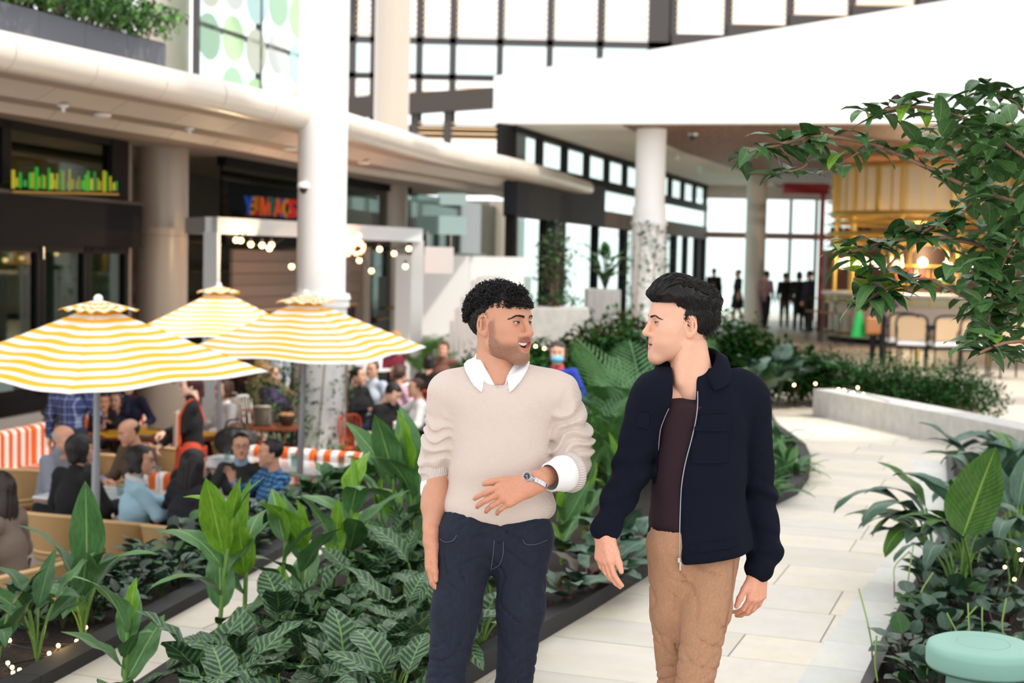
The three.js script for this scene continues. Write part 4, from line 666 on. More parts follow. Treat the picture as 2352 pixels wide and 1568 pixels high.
function browsOn(g, q, p, f, m, th = 1) {
  const st = [];
  for (const s of [-1, 1]) for (let i = 0; i < 170; i++) { const t = rnd(), ax = lerp(0.011, 0.053, t), y = 0.0192 + 0.0058 * Math.sin(Math.min(1, t * 1.3) * 1.75) - 0.0085 * smooth(0.62, 1, t) + rr(-0.0032, 0.0032) * th * (1 - 0.65 * t), pt = (k) => { const x = ax + k * 0.0062, yy = y + (0.0022 - 0.0052 * t) * k; return V(s * x, yy, zSurf(f, s * x, yy) + 0.0009); }; st.push([pt(0), pt(0.5), pt(1)]); }
  part(g, 'eyebrows', placeGeo(tubeHair(st, 0.0007), q, p), m);
}
const hairBlack = PHY({ color: rgb(16, 13, 13), roughness: 0.42, specularIntensity: 0.6 });

{ // ------------------------------------------------ man in the cream sweater
  const o0 = at(1150, 745, HD), g = thing('person', 'smiling man in a cream knit sweater and dark jeans, curly black hair', 'person', [o0.x, 0, o0.z]);
  const P = (px, py, dz = 0) => at(px, py, HD - dz).sub(V(o0.x, 0, o0.z));
  const skin = lin(196, 140, 112), hq = new THREE.Quaternion().setFromEuler(new THREE.Euler(-0.07, 0.93, -0.03, 'YXZ')), hp = P(1150, 745);
  const shR = P(1028, 905, -0.01), shL = P(1285, 902, -0.01), elR = P(1006, 1085, -0.05), wrR = P(990, 1238, 0.03), elL = P(1313, 1062, -0.02), wrL = P(1219, 1112, 0.2);
  const hipR = P(1072, 1235, 0), hipL = P(1200, 1235, 0), knR = P(1019, 1600, 0.1), knL = P(1178, 1600, 0.0), anR = V(knR.x + 0.02, 0.09, 0.06), anL = V(knL.x + 0.03, 0.13, -0.26);
  { // body
    const nb = P(1143, 880, -0.02);
    const core = union([cap(nb, P(1147, 1150), 0.08, 0.1), cap(shR, shL, 0.04), cap(shR, elR, 0.042, 0.04), cap(elR, P(992, 1215, 0.02), 0.041, 0.03), cap(P(1001, 1120, -0.03), P(996, 1160, -0.01), 0.041, 0.04), cap(shL, elL, 0.042, 0.04), cap(elL, wrL.clone().lerp(elL, 0.06), 0.041, 0.026), cap(hipR, knR, 0.08, 0.048), cap(hipL, knL, 0.08, 0.048), cap(knR, anR, 0.048, 0.034), cap(knL, anL, 0.048, 0.034), cap(anR.clone().add(V(0, -0.05, 0)), anR.clone().add(V(-0.02, -0.06, 0.15)), 0.03), cap(anL.clone().add(V(0, -0.06, 0)), anL.clone().add(V(0, -0.08, 0.14)), 0.03)], 0.02);
    const [lo, hi] = bounds([nb, shR, shL, elR, elL, wrR, wrL, hipR, hipL, knR, knL, anR, anL, anR.clone().add(V(0, -0.08, 0.2))], 0.1);
    const tn0 = (x, y, z) => { const t = 0.06 * fbm(x * 40, y * 40, z * 40, 2); return [skin[0] * (1 + t), skin[1] * (1 + t * 1.2), skin[2] * (1 + t)]; };
    const geos = [paint(meshField(core, lo, hi, 0.009), tn0)];
    const ho = { skin, smile: 1, stubble: 0.75, nose: 1.08, brows: false, eyes: false, open: 0.003 }, hf = headField(ho), head = headGeo(ho, 0.002); geos.push(placeGeo(head, hq, hp));
    const neckF = union([cap(P(1138, 815, -0.035), P(1140, 900, -0.03), 0.06, 0.068), cap(P(1120, 780, -0.0), P(1143, 880, 0.045), 0.03, 0.016), cap(P(1165, 800, 0.0), P(1150, 880, 0.045), 0.03, 0.016)], 0.03); geos.push(paint(meshField(neckF, [-0.13, hp.y - 0.28, -0.16], [0.13, hp.y + 0.02, 0.13], 0.005), tn0));
    const hR = handGeo(wrR, V(-0.06, -1, 0.12), V(1, 0, -0.15), V(0.1, 0, 1), [[0.3, 0.35, 0.25], [0.3, 0.4, 0.3], [0.32, 0.45, 0.3], [0.35, 0.45, 0.3]], 0.003, 0.98, { thumb: [0.95, 0.25, 0.1, 0.3] });
    const hL = handGeo(wrL, V(-0.9, -0.36, 0.22), V(0.05, -0.35, -0.95), V(-0.15, 0.9, 0), [[0.3, 0.4, 0.3], [0.4, 0.5, 0.35], [0.5, 0.55, 0.35], [0.58, 0.55, 0.4]], 0.003, 1.04, { thumb: [0.9, 0.42, 0.15, 0.4], spread: 0.035 });
    const knuckle = (x, y, z) => { const t = 0.12 * fbm(x * 90, y * 90, z * 90, 2); return [skin[0] * (1.05 + t), skin[1] * (0.97 + t), skin[2] * (0.96 + t)]; };
    geos.push(paint(hR.g, knuckle), paint(hL.g, knuckle));
    part(g, 'body', mgc(geos), skinMat);
    eyesOn(g, hq, hp, [0.15, -0.02], rgb(52, 34, 24)); lashesOn(g, hq, hp, hf, rgb(22, 18, 18), 0.003); browsOn(g, hq, hp, hf, hairBlack, 1.1);
    // teeth
    const tg = []; for (let i = -5; i <= 5; i++) { const x = i * 0.0056; tg.push(rbox(0.0054, 0.0105 - 0.0006 * Math.abs(i), 0.004, 0.0015, x, -0.0625 + 9 * x * x, 0.0862 - 11 * x * x, x * 18)); }
    part(g, 'teeth', placeGeo(mg(tg), hq, hp), PHY({ color: rgb(246, 240, 230), roughness: 0.2, clearcoat: 0.6 }));
    part(g, 'mouth_cavity', placeGeo(ell2(0, -0.066, 0.07, 0.024, 0.012, 0.012), hq, hp), plain(110, 40, 40, 0.5));
    // hair: short faded sides, dense curls above
    const cr = ell(0, 0.036, -0.016, 0.078, 0.089, 0.1);
    const base = meshField((x, y, z) => { const az = Math.abs(x); let line = z > 0.045 ? 0.072 - 0.5 * (z - 0.06) : lerp(-0.075, 0.028, smooth(-0.055, -0.03, z)); if (z > 0.005 && z < 0.03 && y > -0.03 && y < 0.05) line = -0.03; const th = lerp(-0.001, 0.006, smooth(0.03, 0.075, y)) + 0.004 * smooth(-0.05, -0.09, z) + 0.008 * smooth(0.02, 0.06, z) * smooth(0.05, 0.08, y); return smax(cr(x, y, z) - th - 0.003 * fbm(x * 90, y * 90, z * 90, 2), line - y, 0.004); }, [-0.12, -0.12, -0.16], [0.12, 0.16, 0.13], 0.0032);
    const hair = part(g, 'hair', placeGeo(base, hq, hp), hairBlack);
    const curls = [];
    for (let i = 0; i < 4300; i++) {
      const fb = i > 3500, a = fb ? 1.5708 + rr(-0.75, 0.75) : rnd() * 6.283, cy = fb ? rr(0.3, 0.75) : rr(-0.25, 1), r = Math.sqrt(1 - cy * cy), d = V(Math.cos(a) * r, cy, Math.sin(a) * r), s0 = V(d.x * 0.08, 0.035 + d.y * 0.0915, -0.015 + d.z * 0.1005);
      const front = s0.z > 0.045; if (front) s0.add(V(0, 0.004, 0.004)); if (front ? s0.y < 0.06 : s0.z > -0.05 ? s0.y < 0.066 - 0.02 * rnd() : s0.y < -0.02 + 0.06 * smooth(-0.1, -0.06, s0.z)) continue;
      const n = d.clone().normalize(), t = V(rr(-1, 1), rr(-1, 1), rr(-1, 1)).cross(n).normalize(), b = n.clone().cross(t), R = rr(0.003, 0.0066), turns = rr(0.9, 1.9), ph = rnd() * 6.28, h = rr(0.003, 0.017) * (front ? 1.25 : 1), pts = [], drop = front && s0.y < 0.085 ? 0.017 : 0;
      for (let k = 0; k <= 10; k++) { const u = k / 10, q = ph + u * turns * 6.283; pts.push(s0.clone().addScaledVector(n, h * u + 0.002 + R * 0.5 * Math.sin(q)).addScaledVector(t, R * Math.cos(q)).addScaledVector(b, R * Math.sin(q) * 0.7).add(V(0, -drop * u, drop * 0.3 * u))); }
      curls.push(pts);
    }
    part(hair, 'curls', placeGeo(tubeHair(curls, 0.00115), hq, hp), hairBlack);
    // side fade stubble: many tiny hairs
    const fade = []; for (let i = 0; i < 1500; i++) { const s = rnd() < 0.5 ? -1 : 1, y = rr(-0.035, 0.075), z = rr(-0.06, 0.042); if (y < 0.02 && z < -0.0) continue; if (y < 0.02 && (z > 0.03 || z < 0.006)) continue; if (z > 0.03 + (y - 0.02) * 0.25) continue; const X = Math.sqrt(Math.max(0, 1 - ((y - 0.036) / 0.087) ** 2 - ((z + 0.016) / 0.097) ** 2)) * 0.0765; if (X < 0.03) continue; const p = V(s * X, y, z), n = V(s, 0.1, 0.1); fade.push([p, p.clone().add(V(s * 0.0015, -0.002, 0.0025)), p.clone().add(V(s * 0.002, -0.004, 0.004))]); }
    part(hair, 'fade', placeGeo(tubeHair(fade, 0.0006), hq, hp), hairBlack);
  }
  { // sweater
    const knit = PHY({ color: rgb(222, 209, 203), map: rep(T.knitC, 34), bumpMap: rep(T.knit, 34), bumpScale: 0.0007, roughness: 0.95, sheen: 0.4, sheenColor: rgb(240, 230, 225), sheenRoughness: 0.6 });
    const ribM = PHY({ color: rgb(220, 209, 202), bumpMap: rep(T.rib, 18), bumpScale: 0.002, roughness: 0.95, sheen: 0.4, sheenColor: rgb(240, 230, 225) });
    const hem = (x) => P(1145, 1212).y + 0.5 * (x + 0.0) ** 2 * 1.9, cR = P(1000, 1072, -0.05), cL = P(1296, 1086, 0.05);
    const torso = union([ell(P(1148, 960).x, P(1148, 960).y, -0.005, 0.165, 0.17, 0.12), ell(P(1150, 1080).x, P(1150, 1080).y, 0.008, 0.162, 0.17, 0.122), ell(P(1147, 1165).x, P(1147, 1165).y, 0.008, 0.178, 0.085, 0.132), cap(P(1045, 905, -0.012), P(1255, 905, -0.012), 0.066), cap(P(1105, 880, -0.03), P(1040, 897, -0.015), 0.05, 0.06), cap(P(1190, 878, -0.03), P(1262, 895, -0.015), 0.05, 0.06)], 0.05);
    const aR = union([cap(shR, elR.clone().lerp(shR, 0.35), 0.064, 0.056), cap(elR.clone().lerp(shR, 0.35), cR, 0.056, 0.05), cap(cR, P(999, 1100, -0.045), 0.046, 0.04)], 0.02);
    const aL = union([cap(shL, P(1312, 1010, -0.025), 0.064, 0.062), cap(P(1312, 1010, -0.025), P(1312, 1058, -0.01), 0.062, 0.06), cap(P(1312, 1058, -0.01), cL, 0.058, 0.05)], 0.03);
    const sR = elR.clone().sub(shR).normalize();
    const field = (x, y, z) => {
      let t = torso(x, y, z) + 0.004 * fbm(x * 7, y * 5, z * 7, 2);
      const u = (y - elR.y) , gate = smooth(0.24, 0.1, u) * smooth(-0.06, 0.02, u);
      let r = aR(x, y, z) + gate * 0.0062 * Math.sin(u * 150 + x * 40 + 5 * noise3(x * 9, y * 7, z * 9)) + 0.004 * fbm(x * 10, y * 10, z * 10, 2);
      const w = y - elL.y, g2 = smooth(0.26, 0.14, w) * smooth(-0.07, 0.02, w);
      let l = aL(x, y, z) + g2 * 0.0075 * Math.sin(w * 125 - x * 60 + 5 * noise3(x * 8, y * 7, z * 8 + 4)) + 0.004 * fbm(x * 10, y * 10, z * 10 + 5, 2);
      t = smax(t, hem(x) - y + 0.0, 0.02);
      let d = smin(smin(t, r, 0.012), l, 0.012);
      const nk = ell(P(1143, 868).x, P(1143, 868).y + 0.03, 0.012, 0.078, 0.068, 0.1)(x, y, z); d = smax(d, -nk, 0.006);
      return d;
    };
    const b = bounds([shR, shL, elR, elL, cR, cL, P(1147, 1215), V(0, 1.2, 0.12), V(0, 1.2, -0.12)], 0.085);
    const sw = part(g, 'sweater', meshField(field, b[0], b[1], 0.0048, 1), knit);
    const ring = (c, ax, r0, r1, h, m, nm, pa = sw) => { const q = new THREE.Quaternion().setFromUnitVectors(V(0, 1, 0), ax.clone().normalize()), gg = lathe([[r0 - 0.006, 0], [r0, 0.003], [r0 + 0.002, h * 0.3], [r1 + 0.002, h * 0.7], [r1, h - 0.003], [r1 - 0.006, h]], 40); gg.applyQuaternion(q); gg.translate(c.x, c.y, c.z); return part(pa, nm, gg, m); };
    const cuffM = PHY({ color: rgb(220, 209, 202), bumpMap: rep(T.rib, 6, 1), bumpScale: 0.003, roughness: 0.95 });
    ring(P(1000, 1113, -0.04), cR.clone().sub(P(998, 1113, -0.04)), 0.044, 0.05, 0.07, cuffM, 'ribbed_cuff'); 
    ring(P(1284, 1090, 0.085), V(0.75, 0.1, -0.66), 0.052, 0.062, 0.06, cuffM, 'ribbed_cuff');
    // neckline rib
    const nr = []; for (let i = 0; i <= 28; i++) { const a = i / 28 * 6.283; nr.push(V(P(1143, 868).x + 0.081 * Math.sin(a), P(1143, 868).y + 0.012 - 0.036 * Math.cos(a), 0.004 + 0.082 * Math.cos(a))); }
    part(sw, 'ribbed_neckband', tube(nr, 0.0085, 8, 60).scale(1, 1, 1), ribM);
    // white shirt: collar, placket, cuffs
    const shirt = PHY({ color: rgb(246, 245, 248), roughness: 0.85, bumpMap: rep(T.weave, 8), bumpScale: 0.0004 });
    const neckC = P(1140, 862, -0.012);
    const inner = meshField((x, y, z) => { const d = cap(V(neckC.x, neckC.y - 0.07, 0.0), V(neckC.x, neckC.y + 0.03, -0.02), 0.09, 0.074)(x, y, z); const vx = Math.abs(x - (neckC.x + 0.006)), open = z > 0.02 ? (y - (neckC.y - 0.038)) * 0.62 - vx : -1; return Math.max(d, -(d + 0.013), y - neckC.y - 0.05 - (z < 0 ? 0.02 : 0), open, neckC.y - 0.09 - y); }, [neckC.x - 0.14, neckC.y - 0.12, -0.16], [neckC.x + 0.14, neckC.y + 0.12, 0.16], 0.0032);
    const sh = part(g, 'shirt', inner, shirt);
    const leafC = (pts, t = 0.004) => { const s = new THREE.Shape(pts.map(([x, y]) => new THREE.Vector2(x, y))); return new THREE.ExtrudeGeometry(s, { depth: t, bevelEnabled: true, bevelSize: 0.0015, bevelThickness: 0.0012, bevelSegments: 2 }); };
    // collar: folded band following the neck, points at the front
    const band = []; const cuv = (a) => { const fr0 = Math.cos(a), back = (1 - fr0) / 2; return { top: V(neckC.x + 0.0745 * Math.sin(a), neckC.y + 0.022 + 0.05 * back - 0.012 * (1 - back), -0.016 + 0.068 * fr0), low: V(neckC.x + (0.09 + 0.006 * (1 - back)) * Math.sin(a) * (1 + 0.1 * (1 - back)), neckC.y - 0.004 + 0.045 * back - 0.05 * Math.pow(1 - back, 3), -0.012 + (0.096 + 0.03 * (1 - back)) * fr0) }; };
    const cp = [], ci = []; const A0 = 0.42, NN = 44; for (let i = 0; i <= NN; i++) { const a = lerp(A0, 6.2832 - A0, i / NN), { top, low } = cuv(a); for (let k = 0; k < 40 && field(low.x, low.y, low.z) < 0.007; k++) low.add(V(Math.sin(a) * 0.0003, 0.0022, Math.cos(a) * 0.0016)); const mid = top.clone().lerp(low, 0.5).add(V(Math.sin(a) * 0.006, 0.006, Math.cos(a) * 0.006)); for (let k = 0; k < 40 && field(mid.x, mid.y, mid.z) < 0.007; k++) mid.add(V(Math.sin(a) * 0.0003, 0.0022, Math.cos(a) * 0.0016)); for (const v of [top, mid, low, low.clone().add(V(-Math.sin(a) * 0.005, 0, -Math.cos(a) * 0.005)), top.clone().add(V(-Math.sin(a) * 0.004, -0.004, -Math.cos(a) * 0.004))]) cp.push(v.x, v.y, v.z); if (i < NN) for (let k = 0; k < 5; k++) { const a1 = i * 5 + k, b1 = i * 5 + (k + 1) % 5; ci.push(a1, a1 + 5, b1, b1, a1 + 5, b1 + 5); } }
    ci.push(0, 1, 2, 0, 2, 3, 0, 3, 4); const e0 = NN * 5; ci.push(e0, e0 + 2, e0 + 1, e0, e0 + 3, e0 + 2, e0, e0 + 4, e0 + 3);
    const cg = new THREE.BufferGeometry(); cg.setAttribute('position', new THREE.Float32BufferAttribute(cp, 3)); cg.setIndex(ci); cg.computeVertexNormals();
    part(sh, 'collar', cg, shirt);
    ring(P(998, 1141, -0.03), P(1000, 1112, -0.04).sub(P(998, 1141, -0.03)), 0.044, 0.045, 0.05, shirt, 'cuff', sh);
    ring(P(1262, 1096, 0.135), V(0.72, 0.12, -0.68), 0.045, 0.054, 0.075, shirt, 'cuff', sh);
  }
  { // jeans
    const den = PHY({ color: rgb(22, 31, 56), map: rep(T.denim, 9), roughness: 0.88, sheen: 0.2, sheenColor: rgb(70, 90, 140), bumpMap: rep(T.weave, 6), bumpScale: 0.0005 });
    const jf = union([cap(P(1085, 1222, 0), P(1192, 1222, 0), 0.104, 0.1), ell(P(1136, 1245).x, P(1136, 1245).y, -0.01, 0.172, 0.1, 0.128), cap(hipR, P(1048, 1400, 0.05), 0.094, 0.073), cap(P(1048, 1400, 0.05), knR, 0.073, 0.056), cap(knR, anR, 0.06, 0.05), cap(hipL, P(1196, 1400, 0.02), 0.092, 0.071), cap(P(1196, 1400, 0.02), knL, 0.071, 0.056), cap(knL, anL, 0.06, 0.05)], 0.03);
    const fold = (x, y, z) => { const w = 3.2 * noise3(x * 4, y * 5, z * 4), c = Math.abs(Math.sin(y * 27 + Math.abs(x + 0.02) * 30 + w)), c2 = Math.abs(Math.sin(y * 60 - x * 26 + 1.6 * w)); return 0.0075 * Math.pow(1 - c, 4) * smooth(-0.5, 0.3, noise3(x * 6 + 9, y * 5, z * 6)) + 0.005 * Math.pow(1 - c2, 3) * smooth(0.8, 0.62, y) + 0.003 * fbm(x * 18, y * 14, z * 18, 2); };
    const b = bounds([hipR, hipL, knR, knL, anR, anL, P(1136, 1190)], 0.15);
    const j = part(g, 'jeans', meshField((x, y, z) => Math.max(jf(x, y, z) + fold(x, y, z), 0.07 - y), b[0], [b[1][0], P(1136, 1195).y + 0.03, b[1][2]], 0.005, 1), den);
    const thr = plain(96, 98, 120, 0.8), S = (pts) => tube(pts, 0.0009, 4, 24); const Z = (px, py) => { let z = 0.2; const q = P(px, py, 0); for (let i = 0; i < 80; i++) { const d = jf(q.x, q.y, z); if (d < 0.0015) break; z -= Math.max(d * 0.7, 0.0008); } return V(q.x, q.y, z + 0.0035); };
    part(j, 'fly_stitching', [S([Z(1136, 1225), Z(1134, 1255), Z(1130, 1285), Z(1128, 1300)]), S([Z(1157, 1228), Z(1155, 1262), Z(1146, 1286), Z(1131, 1297)])], thr);
    part(j, 'pocket_stitching', [S([Z(1200, 1224), Z(1206, 1233), Z(1226, 1236), Z(1256, 1230)]), S([Z(1052, 1214), Z(1044, 1226), Z(1026, 1232), Z(1012, 1228)])], thr);
    for (const a of [anR, anL]) part(g, 'shoe', meshField(union([cap(a.clone().add(V(0, -0.05, -0.05)), a.clone().add(V(-0.01, -0.06, 0.16)), 0.042, 0.036), cap(a, a.clone().add(V(0, -0.03, 0)), 0.05)], 0.02), [a.x - 0.1, 0.003, a.z - 0.14], [a.x + 0.1, a.y + 0.06, a.z + 0.24], 0.009), plain(70, 56, 46, 0.5));
  }
  { // wristwatch
    const ax = V(-0.9, -0.36, 0.22).normalize().add(wrL.clone().sub(elL).normalize().multiplyScalar(0.7)).normalize(), c = wrL.clone().addScaledVector(ax, -0.014).add(V(0.001, 0.003, 0.007)), w = new THREE.Group(); w.name = 'wristwatch'; g.add(w); w.position.copy(c);
    const out = V(0.18, 0.12, 1).addScaledVector(ax, -V(0.18, 0.12, 1).dot(ax)).normalize(), sd = ax.clone().cross(out); w.quaternion.setFromRotationMatrix(new THREE.Matrix4().makeBasis(sd, out, ax)); // y out of the dial, z along the arm
    for (let i = 0; i < 22; i++) { const a = (i + 0.5) / 22 * 6.283; if (Math.cos(a) > 0.86) continue; const l = part(w, 'bracelet_link', rbox(0.0108, 0.003, 0.018, 0.0012), M.steel); l.position.set(0.0385 * Math.sin(a), 0.0365 * Math.cos(a), 0); l.rotation.z = -a; }
    part(w, 'case', [cyl(0.0185, 0.0175, 0.0115, 36, 0, 0.032, 0), new THREE.TorusGeometry(0.0165, 0.0016, 8, 36).rotateX(Math.PI / 2).translate(0, 0.044, 0), cyl(0.003, 0.003, 0.006, 10).rotateZ(Math.PI / 2).translate(0.024, 0.038, 0)], M.steel);
    const dial = part(w, 'dial', cyl(0.0152, 0.0152, 0.001, 32, 0, 0.0433, 0), plain(16, 17, 20, 0.3));
    for (let i = 0; i < 12; i++) { const a = i / 12 * 6.283; part(dial, 'hour_mark', box(0.0014, 0.0006, 0.0034, 0.0125 * Math.sin(a), 0.0446, 0.0125 * Math.cos(a), a), M.white); }
    part(dial, 'hand', [box(0.001, 0.0006, 0.01, 0.002, 0.0448, 0.004, 0.5), box(0.0012, 0.0006, 0.007, -0.002, 0.0448, -0.002, -0.9)], M.white);
  }
}
function ell2(x, y, z, a, b, c) { return new THREE.SphereGeometry(1, 16, 12).scale(a, b, c).translate(x, y, z); }
{ // ------------------------------------------------ man in the navy jacket
  const o0 = at(1564, 745, HD), g = thing('person', 'man in a navy wool jacket and tan trousers, swept-back dark hair', 'person', [o0.x, 0, o0.z]);
  const P = (px, py, dz = 0) => at(px, py, HD - dz).sub(V(o0.x, 0, o0.z));
  const skin = lin(224, 172, 146), hq = new THREE.Quaternion().setFromEuler(new THREE.Euler(-0.03, -1.43, 0, 'YXZ')), hp = P(1564, 745);
  const shR = P(1492, 915, 0.03), shL = P(1718, 912, -0.03), elR = P(1450, 1085, 0.0), wrR = P(1387, 1222, 0.11), elL = P(1740, 1140, -0.1), wrL = P(1744, 1312, -0.02);
  const hipR = P(1545, 1255, 0.02), hipL = P(1640, 1255, -0.02), knR = P(1551, 1600, -0.06), knL = P(1592, 1600, 0.14), anR = V(knR.x, 0.12, -0.28), anL = V(knL.x, 0.09, 0.12);
  const nb = P(1590, 880, -0.02);
  {
    const core = union([cap(nb, P(1600, 1180), 0.07, 0.07), cap(shR, shL, 0.04), cap(shR, elR, 0.042, 0.038), cap(elR, wrR, 0.03, 0.026), cap(shL, elL, 0.042, 0.038), cap(elL, wrL, 0.03, 0.026), cap(hipR, knR, 0.06, 0.048), cap(hipL, knL, 0.06, 0.048), cap(knR, anR, 0.048, 0.034), cap(knL, anL, 0.048, 0.034), cap(anR.clone().add(V(0, -0.06, 0)), anR.clone().add(V(-0.06, -0.08, 0.13)), 0.03), cap(anL.clone().add(V(0, -0.05, 0)), anL.clone().add(V(-0.06, -0.06, 0.14)), 0.03)], 0.02);
    const [lo, hi] = bounds([nb, shR, shL, elR, elL, wrR, wrL, hipR, hipL, knR, knL, anR, anL, anL.clone().add(V(-0.05, -0.08, 0.2))], 0.1);
    const tn0 = (x, y, z) => { const t = 0.05 * fbm(x * 40, y * 40, z * 40, 2); return [skin[0] * (1 + t), skin[1] * (1 + t * 1.2), skin[2] * (1 + t)]; };
    const geos = [paint(meshField(core, lo, hi, 0.009), tn0)];
    const ho = { skin, smile: 0.22, stubble: 0.16, nose: 0.93, face: 1.05, brows: false, eyes: false, open: 0.0028, lip: lin(208, 140, 128) }, hf = headField(ho), head = headGeo(ho, 0.002); geos.push(placeGeo(head, hq, hp));
    const neckF = union([cap(P(1582, 800, 0), P(1592, 895, 0.0), 0.058, 0.07), cap(P(1575, 790, 0.05), P(1562, 876, 0.05), 0.022, 0.014)], 0.03); geos.push(paint(meshField(neckF, [-0.12, hp.y - 0.3, -0.14], [0.16, hp.y + 0.02, 0.14], 0.005), tn0));
    const hR = handGeo(wrR, V(0.02, -1, 0.2), V(0.65, 0.1, -0.55), V(0.75, 0, 0.65), [[0.3, 0.3, 0.2], [0.38, 0.35, 0.25], [0.42, 0.4, 0.25], [0.45, 0.4, 0.3]], 0.003, 0.98, { thumb: [0.93, 0.36, 0.1, 0.3] });
    const hL = handGeo(wrL, V(-0.1, -1, 0.12), V(-0.55, -0.1, -0.8), V(-0.8, 0, 0.5), [[0.5, 0.55, 0.35], [0.5, 0.5, 0.35], [0.45, 0.5, 0.35], [0.45, 0.45, 0.35]], 0.003, 0.98, { thumb: [0.86, 0.5, 0.05, 0.35] });
    const kn = (x, y, z) => { const t = 0.12 * fbm(x * 90, y * 90, z * 90, 2); return [skin[0] * (1.0 + t), skin[1] * (0.86 + t), skin[2] * (0.83 + t)]; };
    geos.push(paint(hR.g, kn), paint(hL.g, kn)); part(g, 'body', mgc(geos), skinMat);
    eyesOn(g, hq, hp, [0.1, -0.05], rgb(40, 26, 20)); lashesOn(g, hq, hp, hf, rgb(22, 18, 18), 0.0028); browsOn(g, hq, hp, hf, hairBlack, 0.9);
    part(g, 'teeth', placeGeo(rbox(0.03, 0.006, 0.008, 0.002, 0, -0.0655, 0.082), hq, hp), plain(240, 234, 226, 0.3));
    // hair: tapered sides and nape, tall swept-back top
    const cr = ell(0, 0.036, -0.016, 0.078, 0.089, 0.1);
    const hbf = (x, y, z) => { let line = z > 0.035 ? 0.066 - 0.1 * (z - 0.06) : lerp(-0.1, 0.03, smooth(-0.05, -0.025, z)); if (z > -0.002 && z < 0.022 && y > -0.02 && y < 0.05) line = -0.018 + (0.012 - z) * 0.5; const tp = smooth(0.045, 0.09, y); const quiff = 0.026 * smooth(-0.06, 0.07, z) * smooth(0.05, 0.1, y); const th = lerp(0.0012, 0.016, tp) + quiff + 0.006 * smooth(-0.06, -0.1, z) * smooth(-0.06, 0, y); const groove = tp * 0.0028 * Math.sin(x * 210 + 24 * z + 7 * noise3(x * 18, y * 10, z * 14)); return smax(cr(x, y, z) - th - 0.0015 * fbm(x * 120, y * 60, z * 60, 2) + groove, line - y, 0.005); }, base = meshField(hbf, [-0.13, -0.13, -0.17], [0.13, 0.19, 0.16], 0.0032);
    const hair = part(g, 'hair', placeGeo(base, hq, hp), hairBlack);
    const st = [];
    const drop = (x, z) => { let y = 0.2; for (let i = 0; i < 50; i++) { const d = hbf(x, y, z); if (d < 0.0006) break; y -= Math.max(d * 0.7, 0.001); if (y < 0.02) break; } return y; };
    for (let i = 0; i < 1500; i++) { // locks combed from the hairline up and back, lying on the hair mass
      const x = rr(-0.072, 0.072), z0 = lerp(0.112, -0.07, rnd()), pts = [], cl = Math.round(x * 90) + Math.round(z0 * 25), wv = noise3(cl, 1, 2) * 6, amp = 0.0045, len = rr(0.035, 0.075);
      for (let k = 0; k <= 8; k++) { const u = k / 8, z = z0 - len * u, X = x * (1 - 0.1 * u) + amp * Math.sin(u * 5 + wv), y = drop(X, z); if (y < 0.03) break; pts.push(V(X, y + 0.0012 + 0.003 * Math.sin(u * 6 + wv) * Math.sin(u * 3.14), z)); }
      if (pts.length > 4) st.push(pts);
    }
    for (let i = 0; i < 260; i++) { // front of the quiff: strands rising from the hairline
      const x = rr(-0.06, 0.06), pts = [], y0 = 0.066 + rr(0, 0.01); for (let k = 0; k <= 7; k++) { const u = k / 7, y = y0 + 0.062 * u, z = zSurf(hbf, x + 0.003 * Math.sin(u * 4 + x * 200), y); if (z < 0.03) break; pts.push(V(x + 0.003 * Math.sin(u * 4 + x * 200), y, z + 0.001)); } if (pts.length > 3) st.push(pts);
    }
    for (let i = 0; i < 2600; i++) { // sides and nape: short combed hairs
      const s = rnd() < 0.5 ? -1 : 1, y = rr(-0.09, 0.1), z = rr(-0.115, 0.05); if (z > -0.04 && y < 0.022 && !(z > -0.002 && z < 0.02)) continue; if (y < -0.02 && z > -0.055 && z < 0) continue; const e = 1 - ((y - 0.036) / 0.092) ** 2 - ((z + 0.016) / 0.1025) ** 2; if (e < 0.01) continue; let X = 0.12; for (let k2 = 0; k2 < 40; k2++) { const dd = hbf(s * X, y, z); if (dd < 0.0005) break; X -= Math.max(dd * 0.7, 0.0006); if (X < 0.02) break; } if (X < 0.02) continue; const p = V(s * X, y, z); st.push([p, p.clone().add(V(s * 0.0006, -0.004, -0.003)), p.clone().add(V(s * -0.0004, -0.009, -0.0065))]);
    }
    part(hair, 'locks', placeGeo(tubeHair(st, 0.00085), hq, hp), hairBlack);
  }
  { // jacket, worn open over a maroon tee
    const wool = PHY({ color: rgb(15, 19, 33), roughness: 0.95, specularIntensity: 0.3, sheen: 0.22, sheenColor: rgb(46, 56, 84), sheenRoughness: 0.5, bumpMap: rep(T.wool, 8), bumpScale: 0.0012 });
    const torso = union([ell(P(1606, 965).x, P(1606, 965).y, -0.005, 0.158, 0.17, 0.13), ell(P(1608, 1090).x, P(1608, 1090).y, 0.0, 0.15, 0.19, 0.135), ell(P(1610, 1215).x, P(1610, 1215).y, 0.0, 0.155, 0.15, 0.14), ell(P(1612, 1262).x, P(1612, 1262).y, 0.0, 0.158, 0.1, 0.155), cap(P(1515, 908, 0.025), P(1695, 905, -0.025), 0.066), cap(P(1560, 868, -0.02), P(1505, 900, 0.015), 0.05, 0.062), cap(P(1625, 862, -0.03), P(1700, 897, -0.03), 0.05, 0.062)], 0.05);
    const aR = union([cap(shR, elR, 0.066, 0.058), cap(elR, wrR.clone().lerp(elR, 0.06), 0.058, 0.044)], 0.02), aL = union([cap(shL, elL, 0.068, 0.058), cap(elL, P(1752, 1262, -0.06), 0.058, 0.052), cap(P(1752, 1262, -0.06), wrL.clone().lerp(elL, 0.04), 0.05, 0.044)], 0.02);
    const hemY = (x) => P(1600, 1272).y - 0.02 + 0.15 * x;
